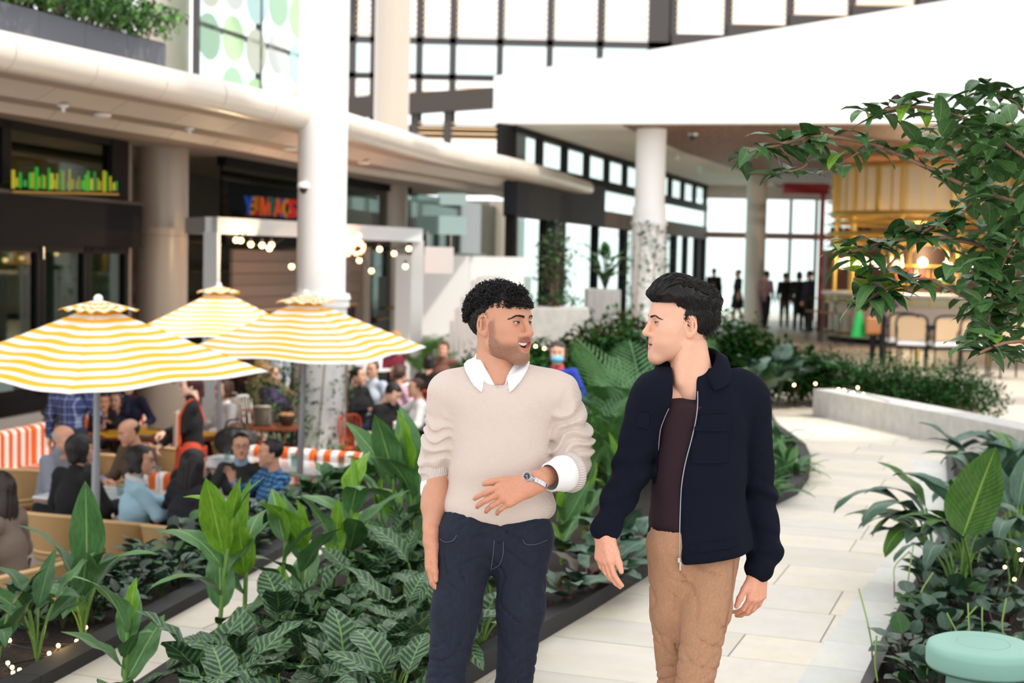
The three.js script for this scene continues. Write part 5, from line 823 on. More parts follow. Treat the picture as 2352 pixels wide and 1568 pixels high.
    // opening seen from the front: left and right edges by height
    const le = (y) => { const t = (P(1, 860).y - y) / 0.56; return P(lerp(1536, 1512, smooth(0, 0.25, t)) - 4 * t, 1000).x; }, re = (y) => { const t = (P(1, 880).y - y) / 0.55; return P(lerp(1590, 1560, smooth(0, 0.5, t)) - 6 * t, 1000).x; };
    const field = (x, y, z) => {
      let t = torso(x, y, z) + 0.005 * fbm(x * 6, y * 5, z * 6, 2);
      const u = y - elL.y, gl = smooth(0.1, 0.0, u) * smooth(-0.3, -0.08, u), w = y - elR.y, gr = smooth(0.14, 0.02, w) * smooth(-0.25, -0.1, w);
      let l = aL(x, y, z) + 0.006 * fbm(x * 9, y * 9, z * 9, 2) + gl * 0.006 * Math.sin(u * 70 + x * 30 + 2.5 * noise3(x * 6, y * 6, z * 6));
      { const bx = x - P(1775, 1268).x, by = y - P(1775, 1268).y; l -= 0.018 * Math.exp(-(bx * bx + by * by) / 0.0022); }
      let r = aR(x, y, z) + 0.006 * fbm(x * 9 + 4, y * 9, z * 9, 2) + gr * 0.005 * Math.sin(w * 80 - x * 40 + 2 * noise3(x * 6, y * 6, z * 6));
      const open = Math.max(le(y) - x, x - re(y), 0.02 - z) ; // inside the front opening this is negative
      t = smax(t, -open, 0.006); t = smax(t, hemY(x) - y, 0.012);
      return smin(smin(t, r, 0.014), l, 0.014);
    };
    const b = bounds([shR, shL, elR, elL, wrR, wrL, P(1610, 1300), V(0.05, 1.2, 0.13), V(0.05, 1.2, -0.14)], 0.09);
    const jk = part(g, 'jacket', meshField(field, b[0], b[1], 0.005, 1), wool);
    // tee and neckline
    const tee = meshField((x, y, z) => { let d = union([ell(P(1590, 965).x, P(1590, 965).y, 0, 0.118, 0.18, 0.11), ell(P(1600, 1120).x, P(1600, 1120).y, 0, 0.14, 0.22, 0.118), ell(P(1588, 1220).x, P(1588, 1220).y, 0, 0.128, 0.12, 0.128), cap(P(1590, 905, 0.0), P(1590, 868, -0.02), 0.1, 0.074)], 0.05)(x, y, z); return smax(Math.max(d + 0.003 * fbm(x * 8, y * 6, z * 8, 2), -9), Math.max(P(1600, 1252).y - y, y - P(1, 868).y - 0.35 * (0.03 - z)), 0.006); }, [-0.16, 0.95, -0.17], [0.26, 1.6, 0.17], 0.006);
    const tg = part(g, 'tee_shirt', tee, cloth(38, 14, 25, { bumpScale: 0.0006 }));
    const srf = (px, py, off = 0.002) => { const q = P(px, py); let z = 0.24; for (let i = 0; i < 120; i++) { const d = field(q.x, q.y, z); if (d < 0.001) break; z -= Math.max(d * 0.6, 0.001); if (z < -0.2) break; } return V(q.x, q.y, z + off); };
    // collar: two folded leaves and the standing back
    const slabOf = (pts, th) => { const top = pts.map((p) => p.clone()), n = pts.length, nn = new THREE.Vector3(); for (let i = 1; i < n - 1; i++) nn.add(pts[i].clone().sub(pts[0]).cross(pts[i + 1].clone().sub(pts[0]))); nn.normalize(); const bot = pts.map((p) => p.clone().addScaledVector(nn, -th)), po = [], id = []; [...top, ...bot].forEach((p) => po.push(p.x, p.y, p.z)); for (let i = 1; i < n - 1; i++) id.push(0, i, i + 1, n, n + i + 1, n + i); for (let i = 0; i < n; i++) { const j2 = (i + 1) % n; id.push(i, n + i, j2, j2, n + i, n + j2); } const q = new THREE.BufferGeometry(); q.setAttribute('position', new THREE.Float32BufferAttribute(po, 3)); q.setIndex(id); const r = q.toNonIndexed(); r.computeVertexNormals(); return r; };
    // collar as a swept band round the neck
    const cpt = [], cid = [], C0 = P(1590, 872, 0), NN = 40; const A0 = -2.35, A1 = 2.35;
    for (let i = 0; i <= NN; i++) { const a = lerp(A0, A1, i / NN), bk = Math.cos(a), frn = 1 - (bk + 1) / 2; // a = 0 at the nape
      const yaw = -0.35, ca = a + yaw, sx = -Math.sin(ca), sz = -Math.cos(ca);
      const top = V(C0.x + 0.0 + sx * 0.078, C0.y + 0.098 - 0.098 * frn * frn * 1.1, 0.0 + sz * 0.076), low = V(C0.x + sx * (0.122 + 0.012 * frn), C0.y + 0.04 - 0.075 * Math.pow(frn, 1.3), sz * (0.115 + 0.03 * frn));
      const mid = top.clone().lerp(low, 0.4).add(V(sx * 0.013, 0.008, sz * 0.013));
      for (const v of [top, mid, low, low.clone().add(V(-sx * 0.008, -0.001, -sz * 0.008)), top.clone().add(V(-sx * 0.006, -0.006, -sz * 0.006))]) cpt.push(v.x, v.y, v.z);
      if (i < NN) for (let k = 0; k < 5; k++) { const a1 = i * 5 + k, b1 = i * 5 + (k + 1) % 5; cid.push(a1, b1, a1 + 5, b1, b1 + 5, a1 + 5); } }
    cid.push(0, 2, 1, 0, 3, 2, 0, 4, 3); const e0 = NN * 5; cid.push(e0, e0 + 1, e0 + 2, e0, e0 + 2, e0 + 3, e0, e0 + 3, e0 + 4);
    const cg = new THREE.BufferGeometry(); cg.setAttribute('position', new THREE.Float32BufferAttribute(cpt, 3)); cg.setIndex(cid); cg.computeVertexNormals(); cg.setAttribute('uv', new THREE.BufferAttribute(new Float32Array(cpt.length / 3 * 2), 2)); part(jk, 'collar', cg, wool);
    // chest pocket with flap on his left, another on his right, hem band, zip
    const grid = (pxs, off, th) => { const rows = pxs.length, cols = pxs[0].length, po = [], id = []; for (const r of pxs) for (const [x, y] of r) { const p = srf(x, y, off); po.push(p.x, p.y, p.z); } for (const r of pxs) for (const [x, y] of r) { const p = srf(x, y, off - th); po.push(p.x, p.y, p.z); } const N0 = rows * cols, at2 = (i, j2, k) => k * N0 + i * cols + j2; for (let i = 0; i < rows - 1; i++) for (let j2 = 0; j2 < cols - 1; j2++) id.push(at2(i, j2, 0), at2(i + 1, j2, 0), at2(i, j2 + 1, 0), at2(i, j2 + 1, 0), at2(i + 1, j2, 0), at2(i + 1, j2 + 1, 0)); const rim = []; for (let j2 = 0; j2 < cols; j2++) rim.push([0, j2]); for (let i = 1; i < rows; i++) rim.push([i, cols - 1]); for (let j2 = cols - 2; j2 >= 0; j2--) rim.push([rows - 1, j2]); for (let i = rows - 2; i > 0; i--) rim.push([i, 0]); rim.forEach(([i, j2], n) => { const [i2, j3] = rim[(n + 1) % rim.length]; id.push(at2(i, j2, 0), at2(i2, j3, 0), at2(i, j2, 1), at2(i2, j3, 0), at2(i2, j3, 1), at2(i, j2, 1)); }); const q = new THREE.BufferGeometry(); q.setAttribute('position', new THREE.Float32BufferAttribute(po, 3)); q.setIndex(id); const r = q.toNonIndexed(); r.computeVertexNormals(); return r; };
    const quadG = (a, b2, c, d, n, m) => Array.from({ length: n + 1 }, (_, i) => Array.from({ length: m + 1 }, (_, j2) => { const u = i / n, v = j2 / m; return [lerp(lerp(a[0], b2[0], v), lerp(d[0], c[0], v), u), lerp(lerp(a[1], b2[1], v), lerp(d[1], c[1], v), u)]; }));
    part(jk, 'chest_pocket', grid(quadG([1577, 950], [1668, 950], [1660, 1052], [1580, 1052], 10, 8), 0.0045, 0.008), wool); part(jk, 'pocket_flap', grid(quadG([1573, 944], [1670, 944], [1664, 981], [1572, 979], 4, 8), 0.009, 0.008), wool);
    part(jk, 'pocket_flap', grid(quadG([1462, 940], [1486, 942], [1484, 978], [1455, 972], 3, 4), 0.007, 0.008), wool);
    part(jk, 'hem_band', grid(quadG([1574, 1234], [1684, 1220], [1684, 1240], [1574, 1252], 3, 12), 0.0035, 0.006), wool);
    const zl = []; for (let i = 0; i <= 16; i++) { const py = lerp(890, 1272, i / 16), q = P(1500, py); zl.push(V(re(q.y) + 0.001, q.y, srf(P2px(re(q.y) + 0.012, o0, HD), py, 0).z + 0.003)); }
    part(jk, 'zip_edge', tube(zl, 0.0017, 6, 50), M.alu);
    const zp = zl[zl.length - 1]; part(jk, 'zip_pull', [rbox(0.009, 0.016, 0.006, 0.002, zp.x, zp.y + 0.006, zp.z + 0.004), rbox(0.006, 0.026, 0.003, 0.0012, zp.x + 0.004, zp.y - 0.012, zp.z + 0.006)], M.steel);
    const zr = []; for (let i = 0; i <= 14; i++) { const py = lerp(930, 1272, i / 14), q = P(1500, py); zr.push(V(le(q.y) - 0.001, q.y, srf(P2px(le(q.y) - 0.012, o0, HD), py, 0).z + 0.003)); }
    part(jk, 'zip_edge', tube(zr, 0.0014, 6, 50), M.alu);
  }
  { // trousers
    const tan = PHY({ color: rgb(178, 134, 104), roughness: 0.9, map: rep(T.speck, 14), bumpMap: rep(T.weave, 6), bumpScale: 0.0004 });
    const thL = P(1622, 1400, 0.06), thR = P(1546, 1400, -0.01);
    const jf = union([cap(P(1560, 1240, 0.01), P(1628, 1240, -0.01), 0.088, 0.088), ell(P(1594, 1262).x, P(1594, 1262).y, -0.01, 0.135, 0.09, 0.103), cap(hipR, thR, 0.082, 0.07), cap(thR, knR, 0.07, 0.054), cap(knR, anR, 0.056, 0.048), cap(hipL, thL, 0.084, 0.073), cap(thL, knL, 0.073, 0.057), cap(knL, anL, 0.058, 0.05)], 0.026);
    const fold = (x, y, z) => { const w = 3 * noise3(x * 4, y * 5, z * 4 + 7), c = Math.abs(Math.sin(y * 24 + x * 34 + w)), c2 = Math.abs(Math.sin(y * 58 - x * 30 + 1.6 * w)); return 0.0085 * Math.pow(1 - c, 4) * smooth(-0.5, 0.3, noise3(x * 6, y * 5, z * 6)) + 0.006 * Math.pow(1 - c2, 3) * smooth(0.85, 0.65, y) + 0.003 * fbm(x * 16, y * 12, z * 16, 2); };
    const b = bounds([hipR, hipL, knR, knL, anR, anL], 0.15);
    const tr = part(g, 'trousers', meshField((x, y, z) => Math.max(jf(x, y, z) + fold(x, y, z), 0.07 - y), b[0], [b[1][0], P(1600, 1212).y, b[1][2]], 0.005, 1), tan);
    for (const a of [anR, anL]) part(g, 'shoe', meshField(union([cap(a.clone().add(V(0.02, -0.05, -0.05)), a.clone().add(V(-0.05, -0.06, 0.14)), 0.042, 0.036), cap(a, a.clone().add(V(0, -0.03, 0)), 0.05)], 0.02), [a.x - 0.14, 0.003, a.z - 0.14], [a.x + 0.12, a.y + 0.06, a.z + 0.24], 0.009), plain(60, 50, 44, 0.5));
    const Z = (px, py) => { const q = P(px, py); let z = 0.25; for (let i = 0; i < 80; i++) { const d = jf(q.x, q.y, z); if (d < 0.0015) break; z -= Math.max(d * 0.7, 0.0008); } return V(q.x, q.y, z + 0.0035); };
    part(tr, 'fly_stitching', tube([Z(1548, 1258), Z(1550, 1285), Z(1558, 1302), Z(1568, 1312)], 0.001, 4, 20), plain(150, 108, 80, 0.8)); part(tr, 'side_seam', tube([Z(1680, 1275), Z(1676, 1320), Z(1662, 1380), Z(1650, 1430)], 0.001, 4, 20), plain(150, 108, 80, 0.8));
  }
}
function P2px(x, o0, hd) { return 1176 + (x + o0.x) / hd * FOCAL + 6; }
// ---------------------------------------------------------------- dining furniture
const TE2 = Math.PI - A20;                                    // local +z turned to look away from the walkway along the grid
const onE = (o, u, v, y = DINE) => { const [x, z] = fr(u, v, o); return [x, y, z]; };
T.stripeY = tex(8, 64, (u, v) => (v % 0.5) < 0.25 ? [0.97, 0.73, 0.17] : [0.95, 0.935, 0.92]);
M.canopy = PHY({ map: rep(T.stripeY, 1, 5.5), roughness: 0.9 });
function umbrella(label, px, py0, d, phi, lean, base) {
  const x = (px - 1176) / FOCAL * d, g = thing('patio_umbrella', label, 'umbrella', [base ? base[0] : x, DINE, base ? base[1] : -d], 0, 'striped patio umbrellas');
  const H = 2.54, R = 1.25, rise = 0.5, c = [0, 1, 2, 3].map((k) => { const a = phi + k * Math.PI / 2; return V(R * Math.cos(a), 0, R * Math.sin(a)); }), top = new THREE.Group();
  const pos = [], uv = [], idx = [], NT = 44, NS = 16;
  for (let k = 0; k < 4; k++) { const b = pos.length / 3, A = c[k], B = c[(k + 1) % 4]; for (let i = 0; i <= NT; i++) for (let j = 0; j <= NS; j++) { const t = i / NT, s = j / NS, e = A.clone().lerp(B, s).multiplyScalar(t * (1 - 0.015 * Math.sin(Math.PI * s) * t)); const sag = 0.02 * t * Math.pow(Math.sin(2 * Math.PI * s), 2) + 0.02 * t * (1 - t) * 4 * 0.4; pos.push(e.x, H - rise * t - sag - 0.0025 * Math.sin(t * 70 + 9 * s), e.z); uv.push(s, t); } for (let i = 0; i < NT; i++) for (let j = 0; j < NS; j++) { const a = b + i * (NS + 1) + j; idx.push(a, a + NS + 1, a + 1, a + 1, a + NS + 1, a + NS + 2); } }
  const cg = new THREE.BufferGeometry(); cg.setAttribute('position', new THREE.Float32BufferAttribute(pos, 3)); cg.setAttribute('uv', new THREE.Float32BufferAttribute(uv, 2)); cg.setIndex(idx); cg.computeVertexNormals();
  const can = part(g, 'canopy', cg, M.canopy);
  const vg = []; for (let k = 0; k < 4; k++) { const A = c[k].clone().multiplyScalar(0.24), B = c[(k + 1) % 4].clone().multiplyScalar(0.24); const q = new THREE.BufferGeometry(), p = [], ii = []; for (let i = 0; i <= 6; i++) for (let j = 0; j <= 12; j++) { const t = i / 6, s = j / 12, e = A.clone().lerp(B, s).multiplyScalar(t); p.push(e.x, H + 0.035 - 0.075 * t - 0.012 * t * Math.sin(s * 19 + k), e.z); } for (let i = 0; i < 6; i++) for (let j = 0; j < 12; j++) { const a = i * 13 + j; ii.push(a, a + 13, a + 1, a + 1, a + 13, a + 14); } q.setAttribute('position', new THREE.Float32BufferAttribute(p, 3)); q.setIndex(ii); q.computeVertexNormals(); const uu = []; for (let i = 0; i <= 6; i++) for (let j = 0; j <= 12; j++) uu.push(j / 12, i / 6 * 0.3); q.setAttribute('uv', new THREE.Float32BufferAttribute(uu, 2)); vg.push(q); }
  part(can, 'vent_cap', mg(vg), M.canopy);
  part(can, 'finial', [sph(0.035, 0, H + 0.04, 0), cyl(0.02, 0.02, 0.06, 10, 0, H, 0)], M.white);
  for (let k = 0; k < 8; k++) { const e = (k % 2 ? c[(k - 1) / 2].clone().lerp(c[((k + 1) / 2) % 4], 0.5) : c[k / 2].clone()).multiplyScalar(0.97); part(g, 'rib', bar(V(0, H - 0.05, 0), V(e.x, H - rise - 0.015, e.z), 0.01, 6), M.alu); }
  part(g, 'pole', [bar(V(lean[0], 0.02, lean[1]), V(lean[0] * 0.45, 1.35, lean[1] * 0.45), 0.031, 16), bar(V(lean[0] * 0.46, 1.3, lean[1] * 0.46), V(0, H, 0), 0.025, 16), cyl(0.045, 0.045, 0.08, 12, 0, H - 0.14, 0)], M.alu);
  part(g, 'base', rbox(0.5, 0.05, 0.5, 0.02, lean[0], 0.026, lean[1]), M.dark);
  return g;
}
umbrella('nearest yellow and white striped umbrella at far left', 234, 0, 10.72, -0.14, [-0.06, 0.0]).rotation.x = 0.045;
umbrella('yellow and white striped umbrella in front of the tall white column', 704, 0, 13.5, -0.49, [-0.07, 0]).rotation.x = 0.035;
umbrella('rearmost yellow and white striped umbrella behind the other two', 500, 0, 16.2, -0.85, [0.04, 0]);

// tub chair of woven cane, back towards -z
function tubChair(label, p, turn, group) {
  const g = thing('wicker_chair', label, 'chair', p, turn, group);
  const pos = [], idx = [], uv = [], NA = 40, NH = 8, th = 0.02;
  const ang = (i) => lerp(-2.15, 2.15, i / NA), topY = (a) => 0.79 - 0.13 * Math.pow(Math.abs(a) / 2.15, 2), botY = (a) => 0.47 + 0.03 * Math.pow(Math.abs(a) / 2.15, 2);
  for (const o of [0, th]) for (let i = 0; i <= NA; i++) for (let j = 0; j <= NH; j++) { const a = ang(i), t = j / NH, r = lerp(0.26, 0.32, Math.pow(t, 0.8)) - o; pos.push(r * Math.sin(a), lerp(botY(a), topY(a), t), -r * Math.cos(a) * 0.95); uv.push(a * 0.3 / 1, t * 0.33); }
  const W = NH + 1, N0 = (NA + 1) * W; for (let i = 0; i < NA; i++) for (let j = 0; j < NH; j++) { const a = i * W + j; idx.push(a, a + 1, a + W, a + W, a + 1, a + W + 1); const b = a + N0; idx.push(b, b + W, b + 1, b + W, b + W + 1, b + 1); }
  const q = new THREE.BufferGeometry(); q.setAttribute('position', new THREE.Float32BufferAttribute(pos, 3)); q.setAttribute('uv', new THREE.Float32BufferAttribute(uv, 2)); q.setIndex(idx); q.computeVertexNormals();
  part(g, 'back_shell', q, M.wicker);
  const e = (f, r, n = 24) => Array.from({ length: n + 1 }, (_, i) => { const a = lerp(-2.15, 2.15, i / n); return V(r * Math.sin(a), f(a), -r * Math.cos(a) * 0.95); });
  part(g, 'rim', [tube(e(topY, 0.312), 0.016, 8, 48), tube(e(botY, 0.252), 0.014, 8, 48), ...[-2.15, 2.15].map((a) => bar(V(0.252 * Math.sin(a), botY(a), -0.24 * Math.cos(a)), V(0.312 * Math.sin(a), topY(a), -0.296 * Math.cos(a)), 0.015, 8))], M.wickerRim);
  part(g, 'seat', lathe([[0, 0.455], [0.22, 0.455], [0.25, 0.44], [0.255, 0.41], [0.235, 0.39], [0, 0.385]], 28), M.wicker);
  part(g, 'cushion', lathe([[0, 0.5], [0.2, 0.495], [0.225, 0.478], [0.22, 0.458], [0, 0.456]], 28), M.black);
  for (const [sx, sz] of [[-1, -1], [1, -1], [-1, 1], [1, 1]]) part(g, 'leg', bar(V(sx * 0.25, 0, sz * 0.25), V(sx * 0.2, 0.4, sz * 0.19), 0.011, 8), M.blackMetal);
  return g;
}
const chairSpot = { c1: [-3.68, -11.72], c2: [-3.14, -11.5], c3: [-2.62, -11.3] };
tubChair('wicker tub chair holding the woman in a black sweater', [chairSpot.c1[0], DINE, chairSpot.c1[1]], TE2, 'wicker tub chairs');
tubChair('wicker tub chair behind the nearest umbrella pole', [chairSpot.c2[0], DINE, chairSpot.c2[1]], TE2, 'wicker tub chairs');
tubChair('wicker tub chair holding the woman in a dark quilted jacket', [chairSpot.c3[0], DINE, chairSpot.c3[1]], TE2, 'wicker tub chairs');
tubChair('wicker tub chair of the long-haired woman at the left edge', [-3.33, DINE, -9.75], -1.9, 'wicker tub chairs');
tubChair('pale wicker chair beside the grey-hooded man', [-4.92, DINE, -14.1], TE2 + 0.3, 'wicker tub chairs');
tubChair('wicker tub chair behind the bald man', [-4.1, DINE, -15.2], TE2, 'wicker tub chairs');
tubChair('wicker tub chair left of the waitress menus', [-3.75, DINE, -15.9], TE2 - 0.1, 'wicker tub chairs');
tubChair('wicker tub chair right behind the waitress', [-3.1, DINE, -16.2], TE2 - 0.4, 'wicker tub chairs');

const mUV = (g, k = 1 / 0.34) => { const p = g.attributes.position, u = g.attributes.uv; for (let i = 0; i < p.count; i++) u.setXY(i, p.getX(i) * k, (p.getY(i) + p.getZ(i)) * 2); return g; };
function table(label, o, L, W, y, top, edge, legs) { // o = front right corner, runs L to the left and W away
  const g = thing('dining_table', label, 'table', [o[0], DINE, o[1]], -A20);
  part(g, 'table_top', rbox(L, 0.022, W, 0.004, -L / 2, y, -W / 2), top); part(g, 'edge_band', rbox(L - 0.004, 0.022, W - 0.004, 0.003, -L / 2, y - 0.021, -W / 2), edge);
  for (const [x, z] of legs) { const p = part(g, 'pedestal', [cyl(0.025, 0.025, y - 0.05, 10, -L * x, 0.02, -W * z), rbox(0.42, 0.02, 0.42, 0.01, -L * x, 0.012, -W * z)], M.blackMetal); }
  return { g, p: (u, v, h = 0) => V(...onE(o, -u, v, DINE + y + 0.011 + h)) };
}
const T1 = table('white-topped long dining table with seated group in front', [-2.38, -11.82], 1.95, 0.78, 0.75, M.tableTop, M.tableEdge, [[0.12, 0.5], [0.5, 0.5], [0.88, 0.5]]);
const T2 = table('white-topped dining table set with glasses by the striped booth', [-1.78, -14.05], 1.75, 0.8, 0.75, M.tableTop, M.tableEdge, [[0.15, 0.5], [0.85, 0.5]]);
const T0 = table('long wooden dining table with yellow menu cards', [-3.75, -16.35], 1.42, 0.9, 0.75, M.wood, M.wood, [[0.1, 0.5], [0.5, 0.5], [0.9, 0.5]]);
// booths upholstered in orange and white stripes
function booth(label, o, L, dir, turn, backH = 0.84, seatSide = 1) {
  const g = thing('striped_banquette', label, 'bench', [o[0], DINE, o[1]], turn);
  part(g, 'base', rbox(L, 0.34, 0.5, 0.01, -L / 2, 0.171, 0.28 * seatSide), M.wood);
  const n = Math.max(1, Math.round(L / 0.75)), w = L / n;
  for (let i = 0; i < n; i++) { part(g, 'seat_cushion', mUV(rbox(w - 0.012, 0.14, 0.54, 0.05, -w * (i + 0.5), 0.41, 0.3 * seatSide, 0, 4)), M.stripe); part(g, 'back_cushion', mUV(rbox(w - 0.012, backH - 0.38, 0.16, 0.06, -w * (i + 0.5), (backH + 0.38) / 2, 0.06 * seatSide, 0, 4)), M.stripe); }
  part(g, 'back_panel', mUV(rbox(L, backH - 0.06, 0.08, 0.03, -L / 2, (backH - 0.06) / 2 + 0.01, -0.06 * seatSide, 0, 4)), M.stripe);
  return g;
}
booth('orange and white striped booth behind the two talking men', [-1.72, -13.0], 1.9, 0, -A20, 0.84);
booth('orange and white striped booth with white end behind the glasses table', [-1.22, -14.95], 1.75, 0, -A20, 0.86);
booth('low orange striped bench backing the front booth', [-1.66, -13.22], 1.0, 0, -A20, 0.7, -1);
booth('long orange and white striped banquette below the folding windows', [-5.02, -19.2], 5.2, 0, 1.37, 0.92, 1);
// ---- things on the tables
const tumblerG = lathe([[0.0, 0.004], [0.03, 0.004], [0.036, 0.1], [0.0345, 0.1], [0.029, 0.01], [0, 0.01]], 20);
const glassAt = (p, label) => { const t = thing('water_glass', label, 'glass', p, 0, 'water glasses on the tables'); part(t, 'tumbler', tumblerG, M.tumbler); return t; };
const plateG = lathe([[0, 0.004], [0.07, 0.004], [0.115, 0.018], [0.117, 0.021], [0.07, 0.01], [0, 0.009]], 32);
const plateAt = (p, label) => { const t = thing('dinner_plate', label, 'plate', p, 0, 'cream plates'); part(t, 'dish', plateG, M.plate); return t; };
const standAt = (p, label) => { const t = thing('wire_stand', label, 'stand', p); part(t, 'ring', [new THREE.TorusGeometry(0.13, 0.004, 6, 36).rotateX(Math.PI / 2).translate(0, 0.24, 0)], M.steel); part(t, 'ring', [new THREE.TorusGeometry(0.12, 0.003, 6, 36).rotateX(Math.PI / 2).translate(0, 0.215, 0)], M.steel); for (let k = 0; k < 3; k++) { const a = k * 2.094 + 0.4; part(t, 'leg', bar(V(0.135 * Math.cos(a), 0.002, 0.135 * Math.sin(a)), V(0.13 * Math.cos(a), 0.24, 0.13 * Math.sin(a)), 0.004, 6), M.steel); } return t; };
const cutAt = (p, label, turn) => { const t = thing('cutlery_set', label, 'cutlery', p, turn); part(t, 'knife', rbox(0.016, 0.003, 0.2, 0.001, 0.02, 0.004, 0), M.steel); part(t, 'fork', rbox(0.014, 0.003, 0.18, 0.001, -0.01, 0.004, 0.01), M.steel); part(t, 'napkin', rbox(0.09, 0.004, 0.2, 0.001, 0, 0.001, 0), M.mintCard); return t; };
standAt(T1.p(1.12, 0.52), 'tall silver wire stand in front of the bald man'); standAt(T1.p(0.62, 0.5), 'silver wire stand over a plate beside the long black hair');
plateAt(T1.p(0.62, 0.5), 'cream plate under the right silver wire stand'); plateAt(T1.p(0.2, 0.5), 'cream plate with a glass near the blue checked man'); plateAt(T1.p(0.75, 0.22), 'cream plate near the elbow of the long-haired woman'); plateAt(T1.p(1.3, 0.6), 'cream plate in front of the bald man');
glassAt(T1.p(0.3, 0.36), 'short water glass beside the right hand plate of the front table'); glassAt(T1.p(1.3, 0.38), 'water glass in front of the woman in light blue'); glassAt(T1.p(1.22, 0.62), 'water glass near the left wire stand'); glassAt(T1.p(0.8, 0.62), 'water glass left of the right wire stand');
cutAt(T1.p(0.38, 0.18), 'knife and fork on a mint napkin at the front table corner', 0.4); cutAt(T1.p(1.62, 0.55), 'folded mint napkin with cutlery at the left end of front table', 1.2);
glassAt(T2.p(1.45, 0.45), 'water glass at the left end of the rear white table'); glassAt(T2.p(0.75, 0.62), 'water glass in the middle of the rear white table, behind'); glassAt(T2.p(0.62, 0.4), 'water glass in the middle of the rear white table, in front'); glassAt(T2.p(0.18, 0.6), 'water glass at the right end of the rear white table');
[[1.1, 0.3, M.yellowCard, 'yellow menu card lying nearest the umbrella pole', 0.2], [0.85, 0.5, M.yellowCard, 'yellow menu card in the middle of the wooden table', -0.3], [1.05, 0.12, M.yellowCard, 'yellow menu card at the near edge of the wooden table', 0.5], [0.4, 0.62, M.orangeCard, 'orange menu card on the wooden table', 0], [0.15, 0.75, M.yellowCard, 'yellow menu card at the far end beside the column', 0.3], [1.2, 0.7, M.yellowCard, 'yellow menu card at the far side of the wooden table', 0.3]].forEach(([u, v, m, l, t]) => single('menu_card', l, 'menu', rbox(0.3, 0.008, 0.42, 0.003, 0, 0.005, 0), m, T0.p(u, v), t));
cutAt(T0.p(0.75, 0.28), 'mint napkin and cutlery on the wooden table beside the yellow cards', 0.9); cutAt(T0.p(0.35, 0.42), 'mint napkin set by the orange menu card', 0.6); glassAt(T0.p(0.6, 0.7), 'small glass on the wooden table near the children'); glassAt(T0.p(0.3, 0.7), 'small glass on the wooden table beside the orange card');
{ // serving stand with stacked plates by the ivy column
  const p = at(605, 985, 17.2), t = thing('side_table', 'small wooden side table with shelf by the ivy column', 'table', [p.x, DINE, p.z]); part(t, 'top', rbox(0.85, 0.04, 0.5, 0.01, 0, 0.86, 0), M.wood); part(t, 'shelf', rbox(0.8, 0.03, 0.45, 0.01, 0, 0.62, 0), M.dark); for (const [x, z] of [[-0.38, -0.2], [0.38, -0.2], [-0.38, 0.2], [0.38, 0.2]]) part(t, 'leg', box(0.04, 0.86, 0.04, x, 0.43, z), M.dark);
  for (let i = 0; i < 11; i++) { const q = thing('dinner_plate', i === 10 ? 'topmost plate of the stack on the small side table' : 'plate in the stack on the small side table', 'plate', [p.x - 0.02, DINE + 0.881 + i * 0.021, p.z], 0, 'stacked plates on the side table'); part(q, 'dish', plateG, plain(186, 180, 170, 0.4)); }
  const b = thing('bread_basket', 'small dark wicker bread basket beside the stacked plates', 'basket', [p.x + 0.28, DINE + 0.881, p.z]); part(b, 'bowl', lathe([[0.05, 0], [0.1, 0.08], [0.11, 0.13], [0.1, 0.13], [0.04, 0.015], [0, 0.01]], 18), plain(70, 48, 34, 0.8)); for (let k = 0; k < 5; k++) part(b, 'bread_roll', ell2(0.05 * Math.cos(k * 1.26), 0.13, 0.05 * Math.sin(k * 1.26), 0.045, 0.03, 0.04), plain(170, 124, 80, 0.8));
}
{ // bags and a jacket
  const bag = (label, px, py, d, w, h, m, handle = true) => { const p = at(px, py, d), t = thing('bag', label, 'bag', [p.x, DINE, p.z]); const y = p.y - DINE; part(t, 'pouch', meshField((x, yy, z) => smax(ell(0, y, 0, w, h, 0.14)(x, yy, z) + 0.015 * fbm(x * 12, yy * 12, z * 12, 2), y - h * 0.8 - yy, 0.03), [-w - 0.05, y - h, -0.2], [w + 0.05, y + h + 0.05, 0.2], 0.02), m); if (handle) part(t, 'handle', tube([V(-w * 0.5, y + h * 0.7, 0), V(-w * 0.3, y + h * 1.3, 0), V(w * 0.3, y + h * 1.3, 0), V(w * 0.5, y + h * 0.7, 0)], 0.012, 6), m); };
  bag('black leather bag on the chair behind the seated men', 540, 1015, 15.6, 0.24, 0.18, plain(34, 34, 36, 0.4)); bag('cream cloth tote bag hanging beside the striped shirt woman', 536, 940, 18.4, 0.12, 0.16, plain(226, 214, 196, 0.8));
  bag('black jacket heap laid on the striped booth beside the man with glasses', 440, 1098, 13.3, 0.2, 0.13, M_.black, false);
}
// ---------------------------------------------------------------- people in the dining area and beyond
const at2 = (px, d) => (px - 1176) / FOCAL * d;
const D = (px, d, y = DINE) => [at2(px, d), y, -d];
const Z_ = { cell: 0.014 };
const G_ = { black: cloth(22, 22, 24), ltBlue: cloth(160, 196, 214), puffer: cloth(34, 34, 42), greyHood: cloth(128, 132, 144), brown: cloth(96, 78, 64), charcoal: cloth(44, 42, 44), coat: cloth(128, 112, 100), khaki: cloth(72, 70, 48), navy: cloth(32, 36, 60), olive: cloth(120, 108, 70), pink: cloth(226, 186, 208), white: cloth(232, 232, 234), burg: cloth(112, 24, 48), red: cloth(206, 74, 48), blue: cloth(36, 60, 160), purple: cloth(82, 36, 84), dkred: cloth(120, 26, 50), grey: cloth(120, 120, 126),
  gingham: PHY({ map: rep(T.gingham, 6), roughness: 0.9 }), plaid: PHY({ map: rep(T.plaid, 3), roughness: 0.9 }), bw: PHY({ map: rep(T.bw, 3, 5), roughness: 0.9 }), pinkCheck: PHY({ map: rep(T.plaid, 5), color: rgb(255, 190, 200), roughness: 0.9 }) };
